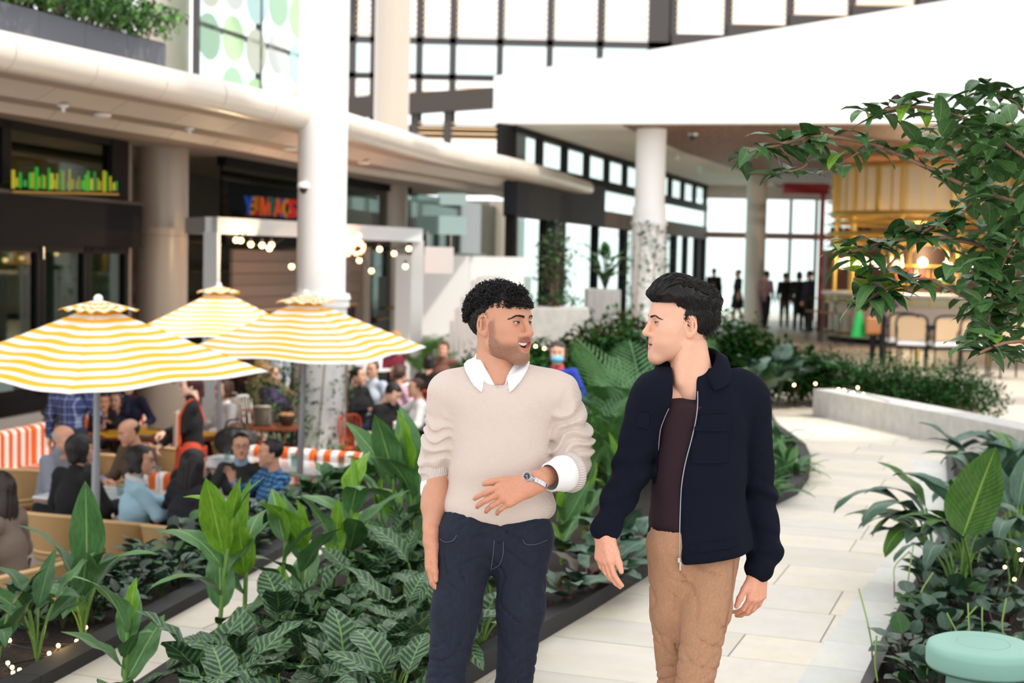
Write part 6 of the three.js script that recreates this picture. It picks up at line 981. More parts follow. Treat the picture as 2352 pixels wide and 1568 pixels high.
person({ label: 'woman in a black sweater with short curly black hair, seen from behind', p: [chairSpot.c1[0] + 0.03, DINE, chairSpot.c1[1] - 0.06], turn: TE2 - 0.15, sit: 0.47, lean: 0.12, top: G_.black, hair: 'bob', vol: 0.02, yaw: -0.3, hands: [[-0.2, 0.22, 0.34], [0.2, 0.22, 0.34]], puff: 1.12, crop: 0.25, feet: 0.2, skin: SKIN.mid, ...Z_ });
person({ label: 'woman with glasses in a light blue top gesturing across the table', p: [chairSpot.c2[0] + 0.06, DINE, chairSpot.c2[1] - 0.04], turn: 1.95, sit: 0.47, lean: 0.08, s: 0.95, top: G_.ltBlue, hair: 'bob', vol: 0.01, yaw: -0.35, glasses: true, scarf: cloth(214, 210, 212), hands: [[-0.1, 0.22, 0.42], [0.22, 0.28, 0.46]], palm: [[0, 1, 0], [0, 1, 0.2]], skin: SKIN.mid, ...Z_ });
person({ label: 'woman with long black hair in a dark quilted jacket, seen from behind', p: [chairSpot.c3[0], DINE, chairSpot.c3[1] - 0.06], turn: TE2 - 0.35, sit: 0.47, lean: 0.1, side: -0.05, s: 0.95, top: G_.puffer, puff: 1.15, rib: 0.004, hair: 'long', vol: 0.014, yaw: 0.05, hands: [[-0.2, 0.18, 0.3], [0.42, 0.02, 0.1]], skin: SKIN.mid, ...Z_ });
person({ label: 'grey-haired man in a grey hooded top at the left table end', p: D(108, 13.05), turn: 1.35, sit: 0.45, lean: 0.22, s: 0.97, top: G_.greyHood, puff: 1.1, hair: 'balding', hairM: M_.greyHair, yaw: -0.1, hands: [[-0.15, 0.24, 0.42], [0.3, 0.24, 0.42]], collar: G_.greyHood, skin: SKIN.mid, ...Z_ });
person({ label: 'bald man in a brown sweater leaning over the table', p: D(338, 13.9), turn: -0.62, sit: 0.43, lean: 0.3, top: G_.brown, hair: 'balding', puff: 1.08, pitch: 0.25, yaw: -0.25, hands: [[-0.12, 0.2, 0.42], [0.12, 0.2, 0.3]], skin: SKIN.mid, ...Z_ });
person({ label: 'man with glasses in a charcoal sweater on the striped booth', p: D(556, 13.05), turn: 0.12, sit: 0.4, lean: 0.02, s: 0.96, top: G_.charcoal, collar: cloth(150, 175, 200), hair: 'short', glasses: true, yaw: 0.1, hands: [[-0.25, 0.15, 0.34], [0.22, 0.15, 0.34]], skin: SKIN.mid, ...Z_ });
person({ label: 'man in a blue checked shirt raising one hand on the striped booth', p: D(640, 12.62), turn: -0.95, sit: 0.4, lean: 0.08, s: 0.97, top: G_.gingham, hair: 'short', yaw: -0.35, hands: [[-0.18, 0.42, 0.36], [0.15, 0.15, 0.4]], fing: [[-0.1, 0.9, 0.3], [0, 0, 1]], palm: [[0.5, 0.3, 0.8], [0, -1, 0]], pantsName: 'trousers', skin: SKIN.mid, hairM: M_.hair, puff: 1.05, ...Z_ });
person({ label: 'long-haired woman in a taupe coat at the left edge', p: [-3.46, DINE, -9.78], turn: -1.75, sit: 0.47, lean: 0.1, top: G_.coat, puff: 1.12, long: 0.06, hair: 'long', vol: 0.012, hairM: PHY({ color: rgb(42, 30, 28), roughness: 0.5 }), ...Z_ });
person({ label: 'waiter in a navy plaid shirt and apron standing with back turned', p: D(163, 15.4), turn: 2.95, s: 1.03, top: G_.plaid, long: 0.06, puff: 1.06, hair: 'short', vol: 0.012, hairM: M_.brownHair, yaw: -0.6, skirt: cloth(30, 30, 44), pants: cloth(30, 30, 44), hands: [[-0.2, 0.1, 0.25], [0.27, -0.12, 0.0]], skin: SKIN.pale, ...Z_ });
person({ label: 'waitress in an orange apron and black top carrying menus', p: D(441, 14.9), turn: -1.4, s: 0.95, top: G_.black, collar: G_.black, long: 0, hair: 'pony', vol: 0.01, hairM: PHY({ color: rgb(64, 30, 30), roughness: 0.5 }), glasses: true, apron: G_.red, pants: cloth(190, 70, 46), hands: [[-0.05, 0.16, 0.3], [0.12, 0.05, 0.3]], curl: 0.8, skin: SKIN.pale, ...Z_ });
{ const p = at(404, 985, 14.75), t = thing('menu_stack', 'menus held upright by the waitress in the orange apron', 'menu', p, 0.1); part(t, 'menu', rbox(0.02, 0.36, 0.24, 0.003, 0, 0, 0), plain(150, 128, 112)); part(t, 'menu', rbox(0.012, 0.36, 0.24, 0.003, 0.022, 0.01, 0), plain(206, 196, 186)); part(t, 'menu', rbox(0.012, 0.32, 0.22, 0.003, 0.038, 0, 0), M.orangeCard); }
person({ label: 'person in a grey cap raising a phone on the striped banquette', p: D(112, 16.8), turn: 2.3, sit: 0.46, lean: 0.1, s: 0.95, top: G_.khaki, cap: cloth(176, 172, 172), hair: 'short', hands: [[-0.05, 0.62, 0.24], [0.1, 0.6, 0.26]], pitch: 0.1, cell: 0.018 });
person({ label: 'young boy in a black top resting on his arms at the wooden table', p: D(234, 17.7), turn: 0.35, sit: 0.5, lean: 0.35, s: 0.72, hs: 1.08, top: G_.black, hair: 'short', vol: 0.008, hands: [[-0.1, 0.3, 0.3], [0.1, 0.3, 0.3]], skin: SKIN.tan, cell: 0.016 });
person({ label: 'small boy in navy with hands at his mouth beside the other boy', p: D(270, 17.9), turn: 0.0, sit: 0.5, lean: 0.2, s: 0.68, hs: 1.08, top: G_.navy, hair: 'fringe', hairM: M_.brownHair, hands: [[-0.02, 0.62, 0.16], [0.06, 0.62, 0.16]], skin: SKIN.light, cell: 0.016 });
person({ label: 'dark-haired woman in a navy jacket over burgundy behind the boys', p: D(296, 18.3), turn: 0.15, sit: 0.46, lean: 0.05, s: 0.96, top: G_.navy, collar: G_.dkred, hair: 'bob', vol: 0.008, skin: SKIN.pale, cell: 0.016 });
person({ label: 'woman with sunglasses in a pale striped shirt near the umbrella pole', p: D(516, 17.6), turn: -0.9, sit: 0.46, top: G_.white, hair: 'bob', hairM: M_.brownHair, glasses: true, hands: [[-0.1, 0.3, 0.3], [0.2, 0.2, 0.3]], cell: 0.017 });
person({ label: 'blonde long-haired person in an olive jacket at the counter', p: D(602, 21.2), turn: 2.6, sit: 0.62, top: G_.olive, puff: 1.15, hair: 'long', vol: 0.012, hairM: M_.blonde, cell: 0.02 });
person({ label: 'man in a pink checked shirt beside the ivy column', p: D(622, 19.9), turn: 1.2, sit: 0.46, top: G_.pinkCheck, puff: 1.1, hair: 'balding', hairM: M_.greyHair, cell: 0.02 });
person({ label: 'person in white and blue behind the olive jacket at the counter', p: D(640, 22.6), turn: -0.6, s: 0.98, top: cloth(190, 205, 222), hair: 'short', cell: 0.022 });
person({ label: 'person in a dark red top under the rear umbrella at the counter', p: D(560, 23), turn: 2.9, s: 1.0, top: cloth(70, 30, 34), hair: 'short', hairM: M_.brownHair, cell: 0.022 });
// crowd on the right of the ivy column
person({ label: 'woman in a black top with tied dark hair sitting sideways', p: D(822, 19.6), turn: 0.95, sit: 0.5, top: G_.black, hair: 'pony', pants: M_.jeans, hands: [[-0.1, 0.25, 0.3], [0.1, 0.25, 0.3]], yaw: 0.2, cell: 0.018 });
person({ label: 'grey-haired man in patterned shirt beside the black-topped woman', p: D(858, 20.8), turn: -0.5, sit: 0.5, top: cloth(190, 204, 222), hair: 'short', hairM: PHY({ color: rgb(70, 56, 50), roughness: 0.6 }), glasses: true, cell: 0.02 });
person({ label: 'dark-haired man in a black jacket bent over his phone', p: D(868, 18.1), turn: 1.0, sit: 0.47, lean: 0.35, top: G_.black, puff: 1.15, hair: 'short', vol: 0.012, pitch: 0.55, yaw: 0.1, hands: [[-0.04, 0.2, 0.36], [0.1, 0.2, 0.38]], skin: SKIN.pale, cell: 0.016 });
person({ label: 'brown ponytail woman in a pale pink sweater seen from behind', p: D(910, 20.2), turn: 2.4, sit: 0.47, lean: 0.1, top: G_.pink, hair: 'pony', hairM: M_.brownHair, vol: 0.012, cell: 0.017 });
person({ label: 'person in a black and white striped sweater leaning forward', p: D(955, 21.0), turn: -1.9, sit: 0.5, lean: 0.4, top: G_.bw, puff: 1.15, hair: 'bun', hairM: M_.brownHair, hands: [[-0.1, 0.2, 0.4], [0.1, 0.2, 0.4]], cell: 0.017 });
person({ label: 'curly blonde woman in a burgundy sweater at the high table', p: D(908, 23.4), turn: -2.2, s: 0.98, top: G_.burg, puff: 1.12, hair: 'long', vol: 0.022, hairM: M_.blonde, hands: [[-0.12, 0.22, 0.3], [0.12, 0.22, 0.3]], cell: 0.02 });
person({ label: 'man in a white shirt standing behind the ivy column', p: D(812, 22.8), turn: 0.6, s: 1.03, top: G_.white, hair: 'short', pants: cloth(110, 110, 112), cell: 0.02 });
person({ label: 'person with black hair and black top seen from behind by white fence', p: D(986, 22.4), turn: 2.8, sit: 0.5, top: G_.black, hair: 'bob', cell: 0.02 });
person({ label: 'woman with tied brown hair facing us by the white fence', p: D(1020, 24), turn: -0.3, sit: 0.62, top: cloth(120, 84, 74), hair: 'bun', vol: 0.012, hairM: M_.brownHair, cell: 0.02 });
person({ label: 'man in a white shirt with raised forearm behind the cream sweater man', p: D(972, 18.3), turn: -1.3, sit: 0.47, lean: 0.1, top: G_.white, puff: 1.1, hair: 'short', hairM: M_.brownHair, hands: [[-0.12, 0.5, 0.34], [0.15, 0.2, 0.34]], fing: [[0, 1, 0.2], [0, 0, 1]], palm: [[1, 0, 0], [0, -1, 0]], curl: 0.7, cell: 0.017 });
person({ label: 'person in a blue jacket wearing a blue face mask among the plants', p: D(1282, 14.8, 0.03), turn: -0.1, sit: 0.13, s: 0.95, top: G_.blue, collar: cloth(220, 90, 90), hair: 'bob', vol: 0.012, hairM: PHY({ color: rgb(62, 48, 46), roughness: 0.7 }), mask: true, cell: 0.014 });
{ const r = onLevel(1282, 990, 0.03); single('garden_boulder', 'low grey boulder seat under the masked person in blue', 'stone', meshField((x, y, z) => Math.max(ell(0, 0.0, 0, 0.34, 0.17, 0.3)(x, y, z) + 0.02 * fbm(x * 5, y * 5, z * 5), y - 0.13), [-0.4, -0.01, -0.36], [0.4, 0.2, 0.36], 0.03), M.concrete, [at2(1282, 14.8), 0.03, -14.82]); }
// plaza at the right: shoppers by the entrance, woman with the green bag
person({ label: 'silhouetted man in a long dark coat at the bright entrance', p: D(1636, 47.5, 0), turn: 3.0, s: 1.02, top: G_.black, puff: 1.25, long: 0.3, hair: 'short', cell: 0.026 });
person({ label: 'silhouetted woman in a short black dress walking at the entrance', p: D(1692, 47, 0), turn: -1.3, s: 1.0, top: G_.black, long: 0.12, skirt: G_.black, pants: PHY({ vertexColors: false, color: new THREE.Color(...SKIN.tan), roughness: 0.6 }), pantsName: 'leggings', stride: 0.22, sleeve: 0.05, hair: 'bun', cell: 0.026 });
person({ label: 'shopper in a dusty pink top with black folder by the cream column', p: D(1757, 43, 0), turn: 2.4, s: 1.0, top: cloth(150, 118, 124), hair: 'short', stride: 0.1, cell: 0.024 });
person({ label: 'shopper in a black hooded jacket and khaki trousers past the column', p: D(1800, 44, 0), turn: 3.0, s: 0.97, top: G_.black, puff: 1.1, pants: cloth(96, 84, 70), hair: 'short', cell: 0.024 });
person({ label: 'shopper in a long dark coat left of the bar stools', p: D(1832, 42, 0), turn: 2.7, s: 1.0, top: G_.black, long: 0.35, puff: 1.1, hair: 'bob', cell: 0.026 });
person({ label: 'shopper in navy standing just left of the gold bar', p: D(1856, 41, 0), turn: -2.4, s: 1.02, top: G_.navy, puff: 1.1, hair: 'short', cell: 0.026 });
person({ label: 'woman in a purple vest and black leggings at the gold bar', p: D(2016, 28, 0), turn: 2.9, s: 0.96, top: G_.purple, long: 0.02, hair: 'long', hairM: PHY({ color: rgb(60, 30, 36), roughness: 0.6 }), stride: 0.06, hands: [[-0.28, 0.1, 0.0], [0.28, -0.02, 0.1]], sleeve: 0.1, ...{ cell: 0.018 } });
{ const q = D(2016, 28, 0); const t = thing('shopping_bag', 'bright green plastic shopping bag held by the woman in purple', 'bag', [q[0] - 0.38, 0.72, q[2]]); part(t, 'sack', meshField((x, y, z) => { const t2 = clamp((0.34 - y) / 0.56, 0, 1), w = lerp(0.02, 0.16, Math.pow(t2, 0.7)); return Math.max(Math.hypot(x, z * 1.5) - w + 0.01 * fbm(x * 14, y * 10, z * 14, 2), y - 0.34, -0.2 - y) * 0.7; }, [-0.22, -0.24, -0.16], [0.22, 0.38, 0.16], 0.014), PHY({ color: rgb(20, 165, 75), roughness: 0.4 }));
  const b = thing('shoulder_bag', 'tan leather bucket bag of the woman in purple', 'bag', [q[0] - 0.13, 0.62, q[2] + 0.14]); part(b, 'pouch', rbox(0.3, 0.36, 0.14, 0.06, 0, 0.14, 0, 0, 4), plain(176, 118, 76, 0.5)); part(b, 'strap', tube([V(-0.1, 0.3, 0), V(0.02, 0.62, -0.02), V(0.14, 0.86, -0.1)], 0.014, 6), plain(150, 96, 60, 0.5)); }
// small tables, wire chairs, cups of the crowd
{ const p = at(880, 988, 17.6), t = thing('cafe_table', 'small pale cafe table with a tall cup by the phone man', 'table', [p.x, DINE, p.z]); part(t, 'top', rbox(0.56, 0.03, 0.5, 0.012, 0, 0.74, 0), plain(206, 186, 166, 0.5)); part(t, 'pedestal', [cyl(0.03, 0.03, 0.72, 10), cyl(0.22, 0.22, 0.02, 20)], M.dark);
  const cup = (x, y, z, l) => { const c = thing('paper_cup', l, 'cup', [x, y, z]); part(c, 'cup_wall', lathe([[0, 0.002], [0.032, 0.002], [0.042, 0.15], [0.04, 0.15], [0.03, 0.006], [0, 0.006]], 18), M.paintWhite); part(c, 'lid', lathe([[0, 0.165], [0.036, 0.163], [0.044, 0.15], [0.044, 0.145]], 18), M.paintWhite); part(c, 'straw', bar(V(0, 0.15, 0), V(0.015, 0.24, 0), 0.005, 6), M.orangeCard); };
  cup(p.x + 0.17, DINE + 0.757, p.z + 0.05, 'tall white paper cup with straw on the small cafe table');
  const h = at(850, 852, 23.2), t2 = thing('high_table', 'round white high table with cups behind the crowd', 'table', [h.x, DINE, h.z]); part(t2, 'top', cyl(0.34, 0.34, 0.03, 28, 0, 1.1, 0), M.white); part(t2, 'pedestal', cyl(0.26, 0.2, 1.08, 20), plain(20, 60, 56, 0.5));
  cup(h.x - 0.16, DINE + 1.131, h.z, 'left white cup on the round high table'); cup(h.x + 0.16, DINE + 1.131, h.z + 0.03, 'right white cup on the round high table');
  const chair = (label, px, d, turn, m) => { const g = thing('wire_chair', label, 'chair', D(px, d), turn); part(g, 'seat', rbox(0.42, 0.03, 0.42, 0.01, 0, 0.46, 0), m); part(g, 'back_frame', [tube([V(-0.2, 0.46, -0.2), V(-0.2, 0.84, -0.24), V(0, 0.88, -0.25), V(0.2, 0.84, -0.24), V(0.2, 0.46, -0.2)], 0.014, 6, 30)], m); for (let i = -2; i <= 2; i++) part(g, 'back_slat', bar(V(i * 0.07, 0.47, -0.2), V(i * 0.07, 0.86, -0.245), 0.009, 6), m); for (const [x, z] of [[-0.18, -0.18], [0.18, -0.18], [-0.18, 0.18], [0.18, 0.18]]) part(g, 'leg', bar(V(x * 1.1, 0, z * 1.1), V(x, 0.46, z), 0.012, 6), m); };
  chair('orange wire chair behind the man bent over his phone', 838, 18.3, 1.0, M.orange); chair('orange wire chair beside the ivy column foot', 796, 19.4, 0.9, M.orange); chair('orange wire chair under the striped sweater person', 950, 20.8, -1.9, M.orange); chair('white wire chair behind the pink checked man', 590, 20.6, 1.2, M.white); chair('orange wire chair under the black-haired person by the fence', 986, 22.3, 2.8, M.orange); chair('orange wire chair beside the white shirt counter', 585, 18.6, 0.6, M.orange);
  // slatted cane lounger beside the booth
  const L = at(905, 1020, 16.1), cl = thing('slatted_lounger', 'curved cane slat lounger beyond the striped booth', 'lounger', [L.x, DINE, L.z], -0.35); for (let i = 0; i < 7; i++) { const a = at(836 + i * 3, 1052 + i * 2 - 2, 16.4).sub(L), u = i / 6; part(cl, 'slat', tube([V(-0.36, 0.5 + 0.1 * u, 0.25 - u * 0.5), V(-0.1, 0.62 + 0.1 * u, 0.22 - u * 0.5), V(0.28, 0.8 + 0.08 * u, 0.2 - u * 0.5)].map((v) => v.add(V(0, -0.05 - 0.08 * i * 0, 0))), 0.03, 8, 16), M.woodPale); } part(cl, 'rail', [beam(V(-0.34, 0.42, -0.25), V(-0.34, 0.42, 0.25), 0.04, 0.04), bar(V(-0.3, 0, 0.2), V(0.2, 0.7, 0.2), 0.02), bar(V(-0.3, 0, -0.2), V(0.2, 0.74, -0.25), 0.02), bar(V(0.2, 0, 0.2), V(0.0, 0.6, 0.2), 0.02), bar(V(0.2, 0, -0.2), V(0, 0.6, -0.22), 0.02)], M.woodPale);
}
{ // white stepped picket fence
  const g = thing('picket_fence', 'white stepped picket fence behind the cream sweater man', 'fence'), tops = [[950, 872], [962, 868], [974, 866], [986, 862], [1000, 800], [1012, 782], [1024, 770], [1038, 735], [1050, 706], [1062, 680], [1074, 668], [1086, 642], [1098, 634], [1110, 632], [1122, 632], [1134, 632], [1146, 633], [1158, 634]];
  tops.forEach(([px, py], i) => { const d = 25.6 - i * 0.05, p = at(px, py, d), h = p.y - DINE; const s = new THREE.Shape(); s.moveTo(-0.04, 0); s.lineTo(0.04, 0); s.lineTo(0.04, h - 0.04); s.absarc(0, h - 0.04, 0.04, 0, Math.PI); part(g, 'picket', new THREE.ExtrudeGeometry(s, { depth: 0.03, bevelEnabled: false, curveSegments: 8 }).translate(p.x, DINE, p.z), M.paintWhite); });
  part(g, 'rail', [beam(at(945, 890, 25.8), at(1165, 885, 24.9), 0.04, 0.08)], M.paintWhite);
  const pl = at(1008, 598, 24.5), bd = thing('notice_board', 'small white hanging board beside the pergola post', 'sign', pl, 0.1); part(bd, 'panel', rbox(0.5, 0.46, 0.04, 0.01), M.paintWhite); part(bd, 'hanger', [bar(V(-0.2, 0.22, 0), V(-0.2, 0.5, 0), 0.008), bar(V(0.2, 0.22, 0), V(0.2, 0.5, 0), 0.008)], M.steel);
}
// ---------------------------------------------------------------- planting
const vein = (base, ribC, line, n, slant, amt) => tex(128, 256, (u, v) => { const a = Math.abs(u - 0.5) * 2, l = 0.5 + 0.5 * Math.sin((v * n - a * slant) * 6.283), k = 0.9 + 0.12 * tn(u, v, 9, 3) + 0.06 * tn(u, v, 30, 1); let c = mix3(base, line, amt * l * l); c = c.map((x) => x * k); return a < 0.05 ? mix3(c, ribC, 0.85) : c; }, true, false);
const veinB = (n, slant) => tex(64, 256, (u, v) => { const a = Math.abs(u - 0.5) * 2, l = 0.5 + 0.5 * Math.sin((v * n - a * slant) * 6.283), k = a < 0.06 ? 0.2 : 0.4 + 0.4 * l; return [k, k, k]; }, false, false);
const n3 = (r, g, b) => [r / 255, g / 255, b / 255];
T.canna = vein(n3(82, 128, 72), n3(150, 184, 108), n3(104, 150, 90), 26, 5, 0.5);
T.cannaY = vein(n3(128, 182, 46), n3(172, 208, 90), n3(146, 196, 66), 26, 5, 0.4);
T.cal = tex(128, 256, (u, v) => { const a = Math.abs(u - 0.5) * 2, s = (v * 9 - a * 1.6) % 1, st = smooth(0.06, 0.2, (s + 1) % 1) * smooth(0.82, 0.66, (s + 1) % 1), k = 0.88 + 0.16 * tn(u, v, 12, 3); let c = mix3(n3(100, 142, 86), n3(52, 76, 60), st * smooth(0.04, 0.1, a) * smooth(1.0, 0.9, a)); if (a < 0.055) c = n3(122, 164, 96); return c.map((x) => x * k); }, true, false);
T.spath = vein(n3(76, 108, 90), n3(126, 158, 118), n3(98, 132, 110), 20, 4, 0.55);
T.spathG = vein(n3(72, 116, 42), n3(140, 174, 80), n3(90, 134, 54), 18, 4, 0.5);
T.pep = vein(n3(82, 106, 92), n3(104, 124, 106), n3(84, 106, 94), 6, 2, 0.4);
T.fern = vein(n3(112, 152, 100), n3(150, 184, 128), n3(128, 168, 114), 8, 2, 0.4);
T.fic = vein(n3(84, 124, 70), n3(120, 156, 92), n3(82, 124, 68), 14, 3, 0.4);
const LB = { fine: veinB(26, 5), wide: veinB(18, 4), cal: veinB(9, 1.6) };
const leafM = (map, o = {}) => PHY({ map, roughness: 0.42, specularIntensity: 0.6, side: THREE.DoubleSide, ...o });
const LM = {
  canna: leafM(T.canna, { bumpMap: LB.fine, bumpScale: 0.0012 }), cannaY: leafM(T.cannaY, { bumpMap: LB.fine, bumpScale: 0.0012, transmission: 0.3, roughness: 0.6 }), cannaD: leafM(T.canna, { color: rgb(170, 190, 180), bumpMap: LB.fine, bumpScale: 0.001 }),
  cal: leafM(T.cal, { bumpMap: LB.cal, bumpScale: 0.004, roughness: 0.42 }), spath: leafM(T.spath, { bumpMap: LB.wide, bumpScale: 0.004 }), spathG: leafM(T.spathG, { bumpMap: LB.wide, bumpScale: 0.003, roughness: 0.5 }),
  pep: [leafM(T.pep), leafM(T.pep, { color: rgb(200, 225, 210) }), leafM(T.pep, { color: rgb(180, 170, 170) }), leafM(T.pep, { color: rgb(190, 235, 150) })],
  fic: [leafM(T.fic), leafM(T.fic, { color: rgb(205, 222, 205) }), leafM(T.fic, { color: rgb(170, 195, 180) })], ficY: leafM(T.cannaY, { transmission: 0.35, roughness: 0.6 }),
  stem: plain(108, 146, 66, 0.6), stemRed: plain(112, 48, 46, 0.6), stemDark: plain(58, 72, 44, 0.7), stemPep: plain(74, 50, 44, 0.7), bark: plain(146, 112, 92, 0.8), phil: leafM(T.spath, { color: rgb(235, 240, 228) }), philRed: leafM(T.spath, { color: rgb(200, 100, 70) }), philBrown: leafM(T.fic, { color: rgb(190, 130, 80) }),
};
function leafGeo(o) {
  const { a = 0.75, b = 0.85, ratio = 0.34, arch = 0.8, fold = 0.25, wave = 0.02, nL = 12, nW = 6, pet = 0, twist = 0, tip = 0 } = o;
  const pos = [], uv = [], idx = []; let y = 0, z = 0; const W = nW + 1;
  const cen = []; for (let i = 0; i <= nL; i++) { const t = i / nL, th = arch * t * t * 0.55 + arch * t * 0.45 + tip * smooth(0.75, 1, t); cen.push([y, z, th]); y += Math.cos(th) / nL; z += Math.sin(th) / nL; }
  for (let i = 0; i <= nL; i++) { const t = i / nL, [cy, cz, th] = cen[i], w = ratio * 0.5 * Math.pow(Math.max(0, Math.sin(Math.PI * Math.pow(t, a))), b) + 0.002; for (let j = 0; j <= nW; j++) { const u = j / nW * 2 - 1, lift = Math.abs(u) * w * fold + wave * Math.sin(t * 14 + u * 2.4) * Math.abs(u) * w / ratio * 2, tw = twist * t, x = u * w * Math.cos(tw), k = lift + u * w * Math.sin(tw); pos.push(x, cy - Math.sin(th) * -k * -1, cz + Math.cos(th) * -k); uv.push(j / nW, t); } }
  for (let i = 0; i < nL; i++) for (let j = 0; j < nW; j++) { const q = i * W + j; idx.push(q, q + 1, q + W, q + 1, q + W + 1, q + W); }
  const g = new THREE.BufferGeometry(); g.setAttribute('position', new THREE.Float32BufferAttribute(pos, 3)); g.setAttribute('uv', new THREE.Float32BufferAttribute(uv, 2)); g.setIndex(idx); g.computeVertexNormals(); return g;
}
const LG = {
  canna: [0.15, 0.6, 1.1, 1.6].map((arch, i) => leafGeo({ ratio: 0.33, arch, fold: 0.3, wave: 0.03, twist: [0.3, -0.4, 0.5, -0.2][i] })), roll: [leafGeo({ ratio: 0.26, arch: 0.1, fold: 1.1, a: 0.8, b: 0.7 })],
  cal: [0.5, 0.9, 1.3].map((arch, i) => leafGeo({ ratio: 0.46, arch, a: 0.85, b: 0.7, fold: 0.22, wave: 0.05, twist: [0.2, -0.3, 0.15][i], nL: 10 })),
  spath: [0.7, 1.3, 1.9].map((arch, i) => leafGeo({ ratio: 0.34, arch, a: 0.72, b: 0.8, fold: 0.35, wave: 0.03, twist: [0.2, -0.3, 0.4][i], tip: 0.3 })), bigLeaf: [leafGeo({ ratio: 0.62, arch: 0.12, a: 0.7, b: 0.75, fold: 0.12, wave: 0.015, nL: 16, nW: 10 })],
  pep: [0.3, 0.8].map((arch) => leafGeo({ ratio: 0.78, arch, a: 0.8, b: 0.62, fold: 0.15, nL: 6, nW: 4, wave: 0.02 })), fic: [0.5, 0.9, 1.3].map((arch, i) => leafGeo({ ratio: 0.46, arch, a: 0.72, b: 0.85, fold: 0.3, nL: 8, nW: 4, twist: [0.3, -0.4, 0.6][i], tip: 0.5 })),
  phil: [0.6, 1.1].map((arch) => leafGeo({ ratio: 0.52, arch, a: 0.7, b: 0.75, fold: 0.2, wave: 0.05 })), cheap: [leafGeo({ ratio: 0.5, arch: 0.7, nL: 3, nW: 2, fold: 0.3 })],
};
function addLeaf(pl, geo, mat, p, az, tilt, L, roll = 0, name = 'leaf') { const m = part(pl, name, geo, mat); m.position.copy(p); m.rotation.set(tilt, az, roll, 'YXZ'); m.scale.setScalar(L); return m; }
function stemTo(pl, pts, r, m, name = 'stem') { part(pl, name, tube(pts, r, 6, Math.max(6, pts.length * 4)), m); }
// upright canna-like plant
function canna(label, base, h, n, o = {}) {
  const p = thing('canna_plant', label, 'plant', base, 0, o.group), lean = V(rr(-0.06, 0.06), 0, rr(-0.06, 0.06)), top = V(lean.x * h, h * 0.62, lean.z * h);
  stemTo(p, [V(0, 0, 0), V(lean.x * h * 0.4, h * 0.3, lean.z * h * 0.4), top], 0.011, LM.stem);
  for (let i = 0; i < n; i++) { const t = i / (n - 1), y = lerp(0.16, 0.62, t) * h, az = (o.az ?? 0) + i * 2.3 + rr(-0.3, 0.3), L = (o.L ?? 0.4) * rr(0.8, 1.1), tilt = lerp(0.95, 0.35, t); const s = V(lean.x * y, y, lean.z * y), d = V(Math.sin(az) * Math.sin(tilt), Math.cos(tilt), Math.cos(az) * Math.sin(tilt)); const q = s.clone().addScaledVector(d, 0.06); addLeaf(p, LG.canna[Math.floor(rr(0.4, 3.6))], o.mat ?? (rnd() < 0.22 ? LM.cannaY : LM.canna), s, az, tilt, L, rr(-0.3, 0.3)); }
  addLeaf(p, rnd() < 0.5 ? LG.roll[0] : LG.canna[0], LM.cannaY, top, rnd() * 6, rr(0, 0.25), (o.L ?? 0.4) * rr(0.6, 0.85)); return p;
}
function rosette(name, label, cat, base, n, kind, mats, Lr, tilt, stemH, stemM, group, azR) {
  const p = thing(name, label, cat, base, 0, group);
  for (let i = 0; i < n; i++) { const az = azR ? rr(azR[0], azR[1]) : i * 2.4 + rr(-0.4, 0.4), ti = rr(tilt[0], tilt[1]), h = rr(stemH[0], stemH[1]), q = V(Math.sin(az) * h * Math.sin(ti) * 0.55, h * Math.cos(ti * 0.55), Math.cos(az) * h * Math.sin(ti) * 0.55); if (h > 0.02) stemTo(p, [V(0, 0, 0), q.clone().multiplyScalar(0.55).add(V(0, h * 0.12, 0)), q], 0.004 + 0.006 * Math.min(1, h), stemM); const g = LG[kind]; addLeaf(p, g[Math.floor(rnd() * g.length)], Array.isArray(mats) ? pick(mats) : mats, q, az, ti + 0.2, rr(Lr[0], Lr[1]), rr(-0.35, 0.35)); }
  return p;
}
// loose foliage for shrubs and hedges: too many leaves to count, one part
function foliageGeo(n, f, size, geo = LG.cheap[0], droop = 0.9) {
  const src = geo.attributes.position, ix = geo.index, su = geo.attributes.uv, nv = src.count, pos = new Float32Array(n * nv * 3), uv = new Float32Array(n * nv * 2), idx = new Uint32Array(n * ix.count), m = new THREE.Matrix4(), q = new THREE.Quaternion(), e = new THREE.Euler(0, 0, 0, 'YXZ'), v = V(0, 0, 0);
  for (let i = 0; i < n; i++) { const p = f(i); e.set(rr(0.4, 0.4 + droop * 2), rnd() * 6.283, rr(-0.5, 0.5)); q.setFromEuler(e); const s = size * rr(0.6, 1.25); m.compose(p, q, V(s, s, s)); for (let k = 0; k < nv; k++) { v.fromBufferAttribute(src, k).applyMatrix4(m); pos[(i * nv + k) * 3] = v.x; pos[(i * nv + k) * 3 + 1] = v.y; pos[(i * nv + k) * 3 + 2] = v.z; uv[(i * nv + k) * 2] = su.getX(k); uv[(i * nv + k) * 2 + 1] = su.getY(k); } for (let k = 0; k < ix.count; k++) idx[i * ix.count + k] = ix.array[k] + i * nv; }
  const g = new THREE.BufferGeometry(); g.setAttribute('position', new THREE.BufferAttribute(pos, 3)); g.setAttribute('uv', new THREE.BufferAttribute(uv, 2)); g.setIndex(new THREE.BufferAttribute(idx, 1)); g.computeVertexNormals(); return g;
}
const FERNL = leafGeo({ ratio: 0.16, arch: 0.6, nL: 3, nW: 2, fold: 0.3 });
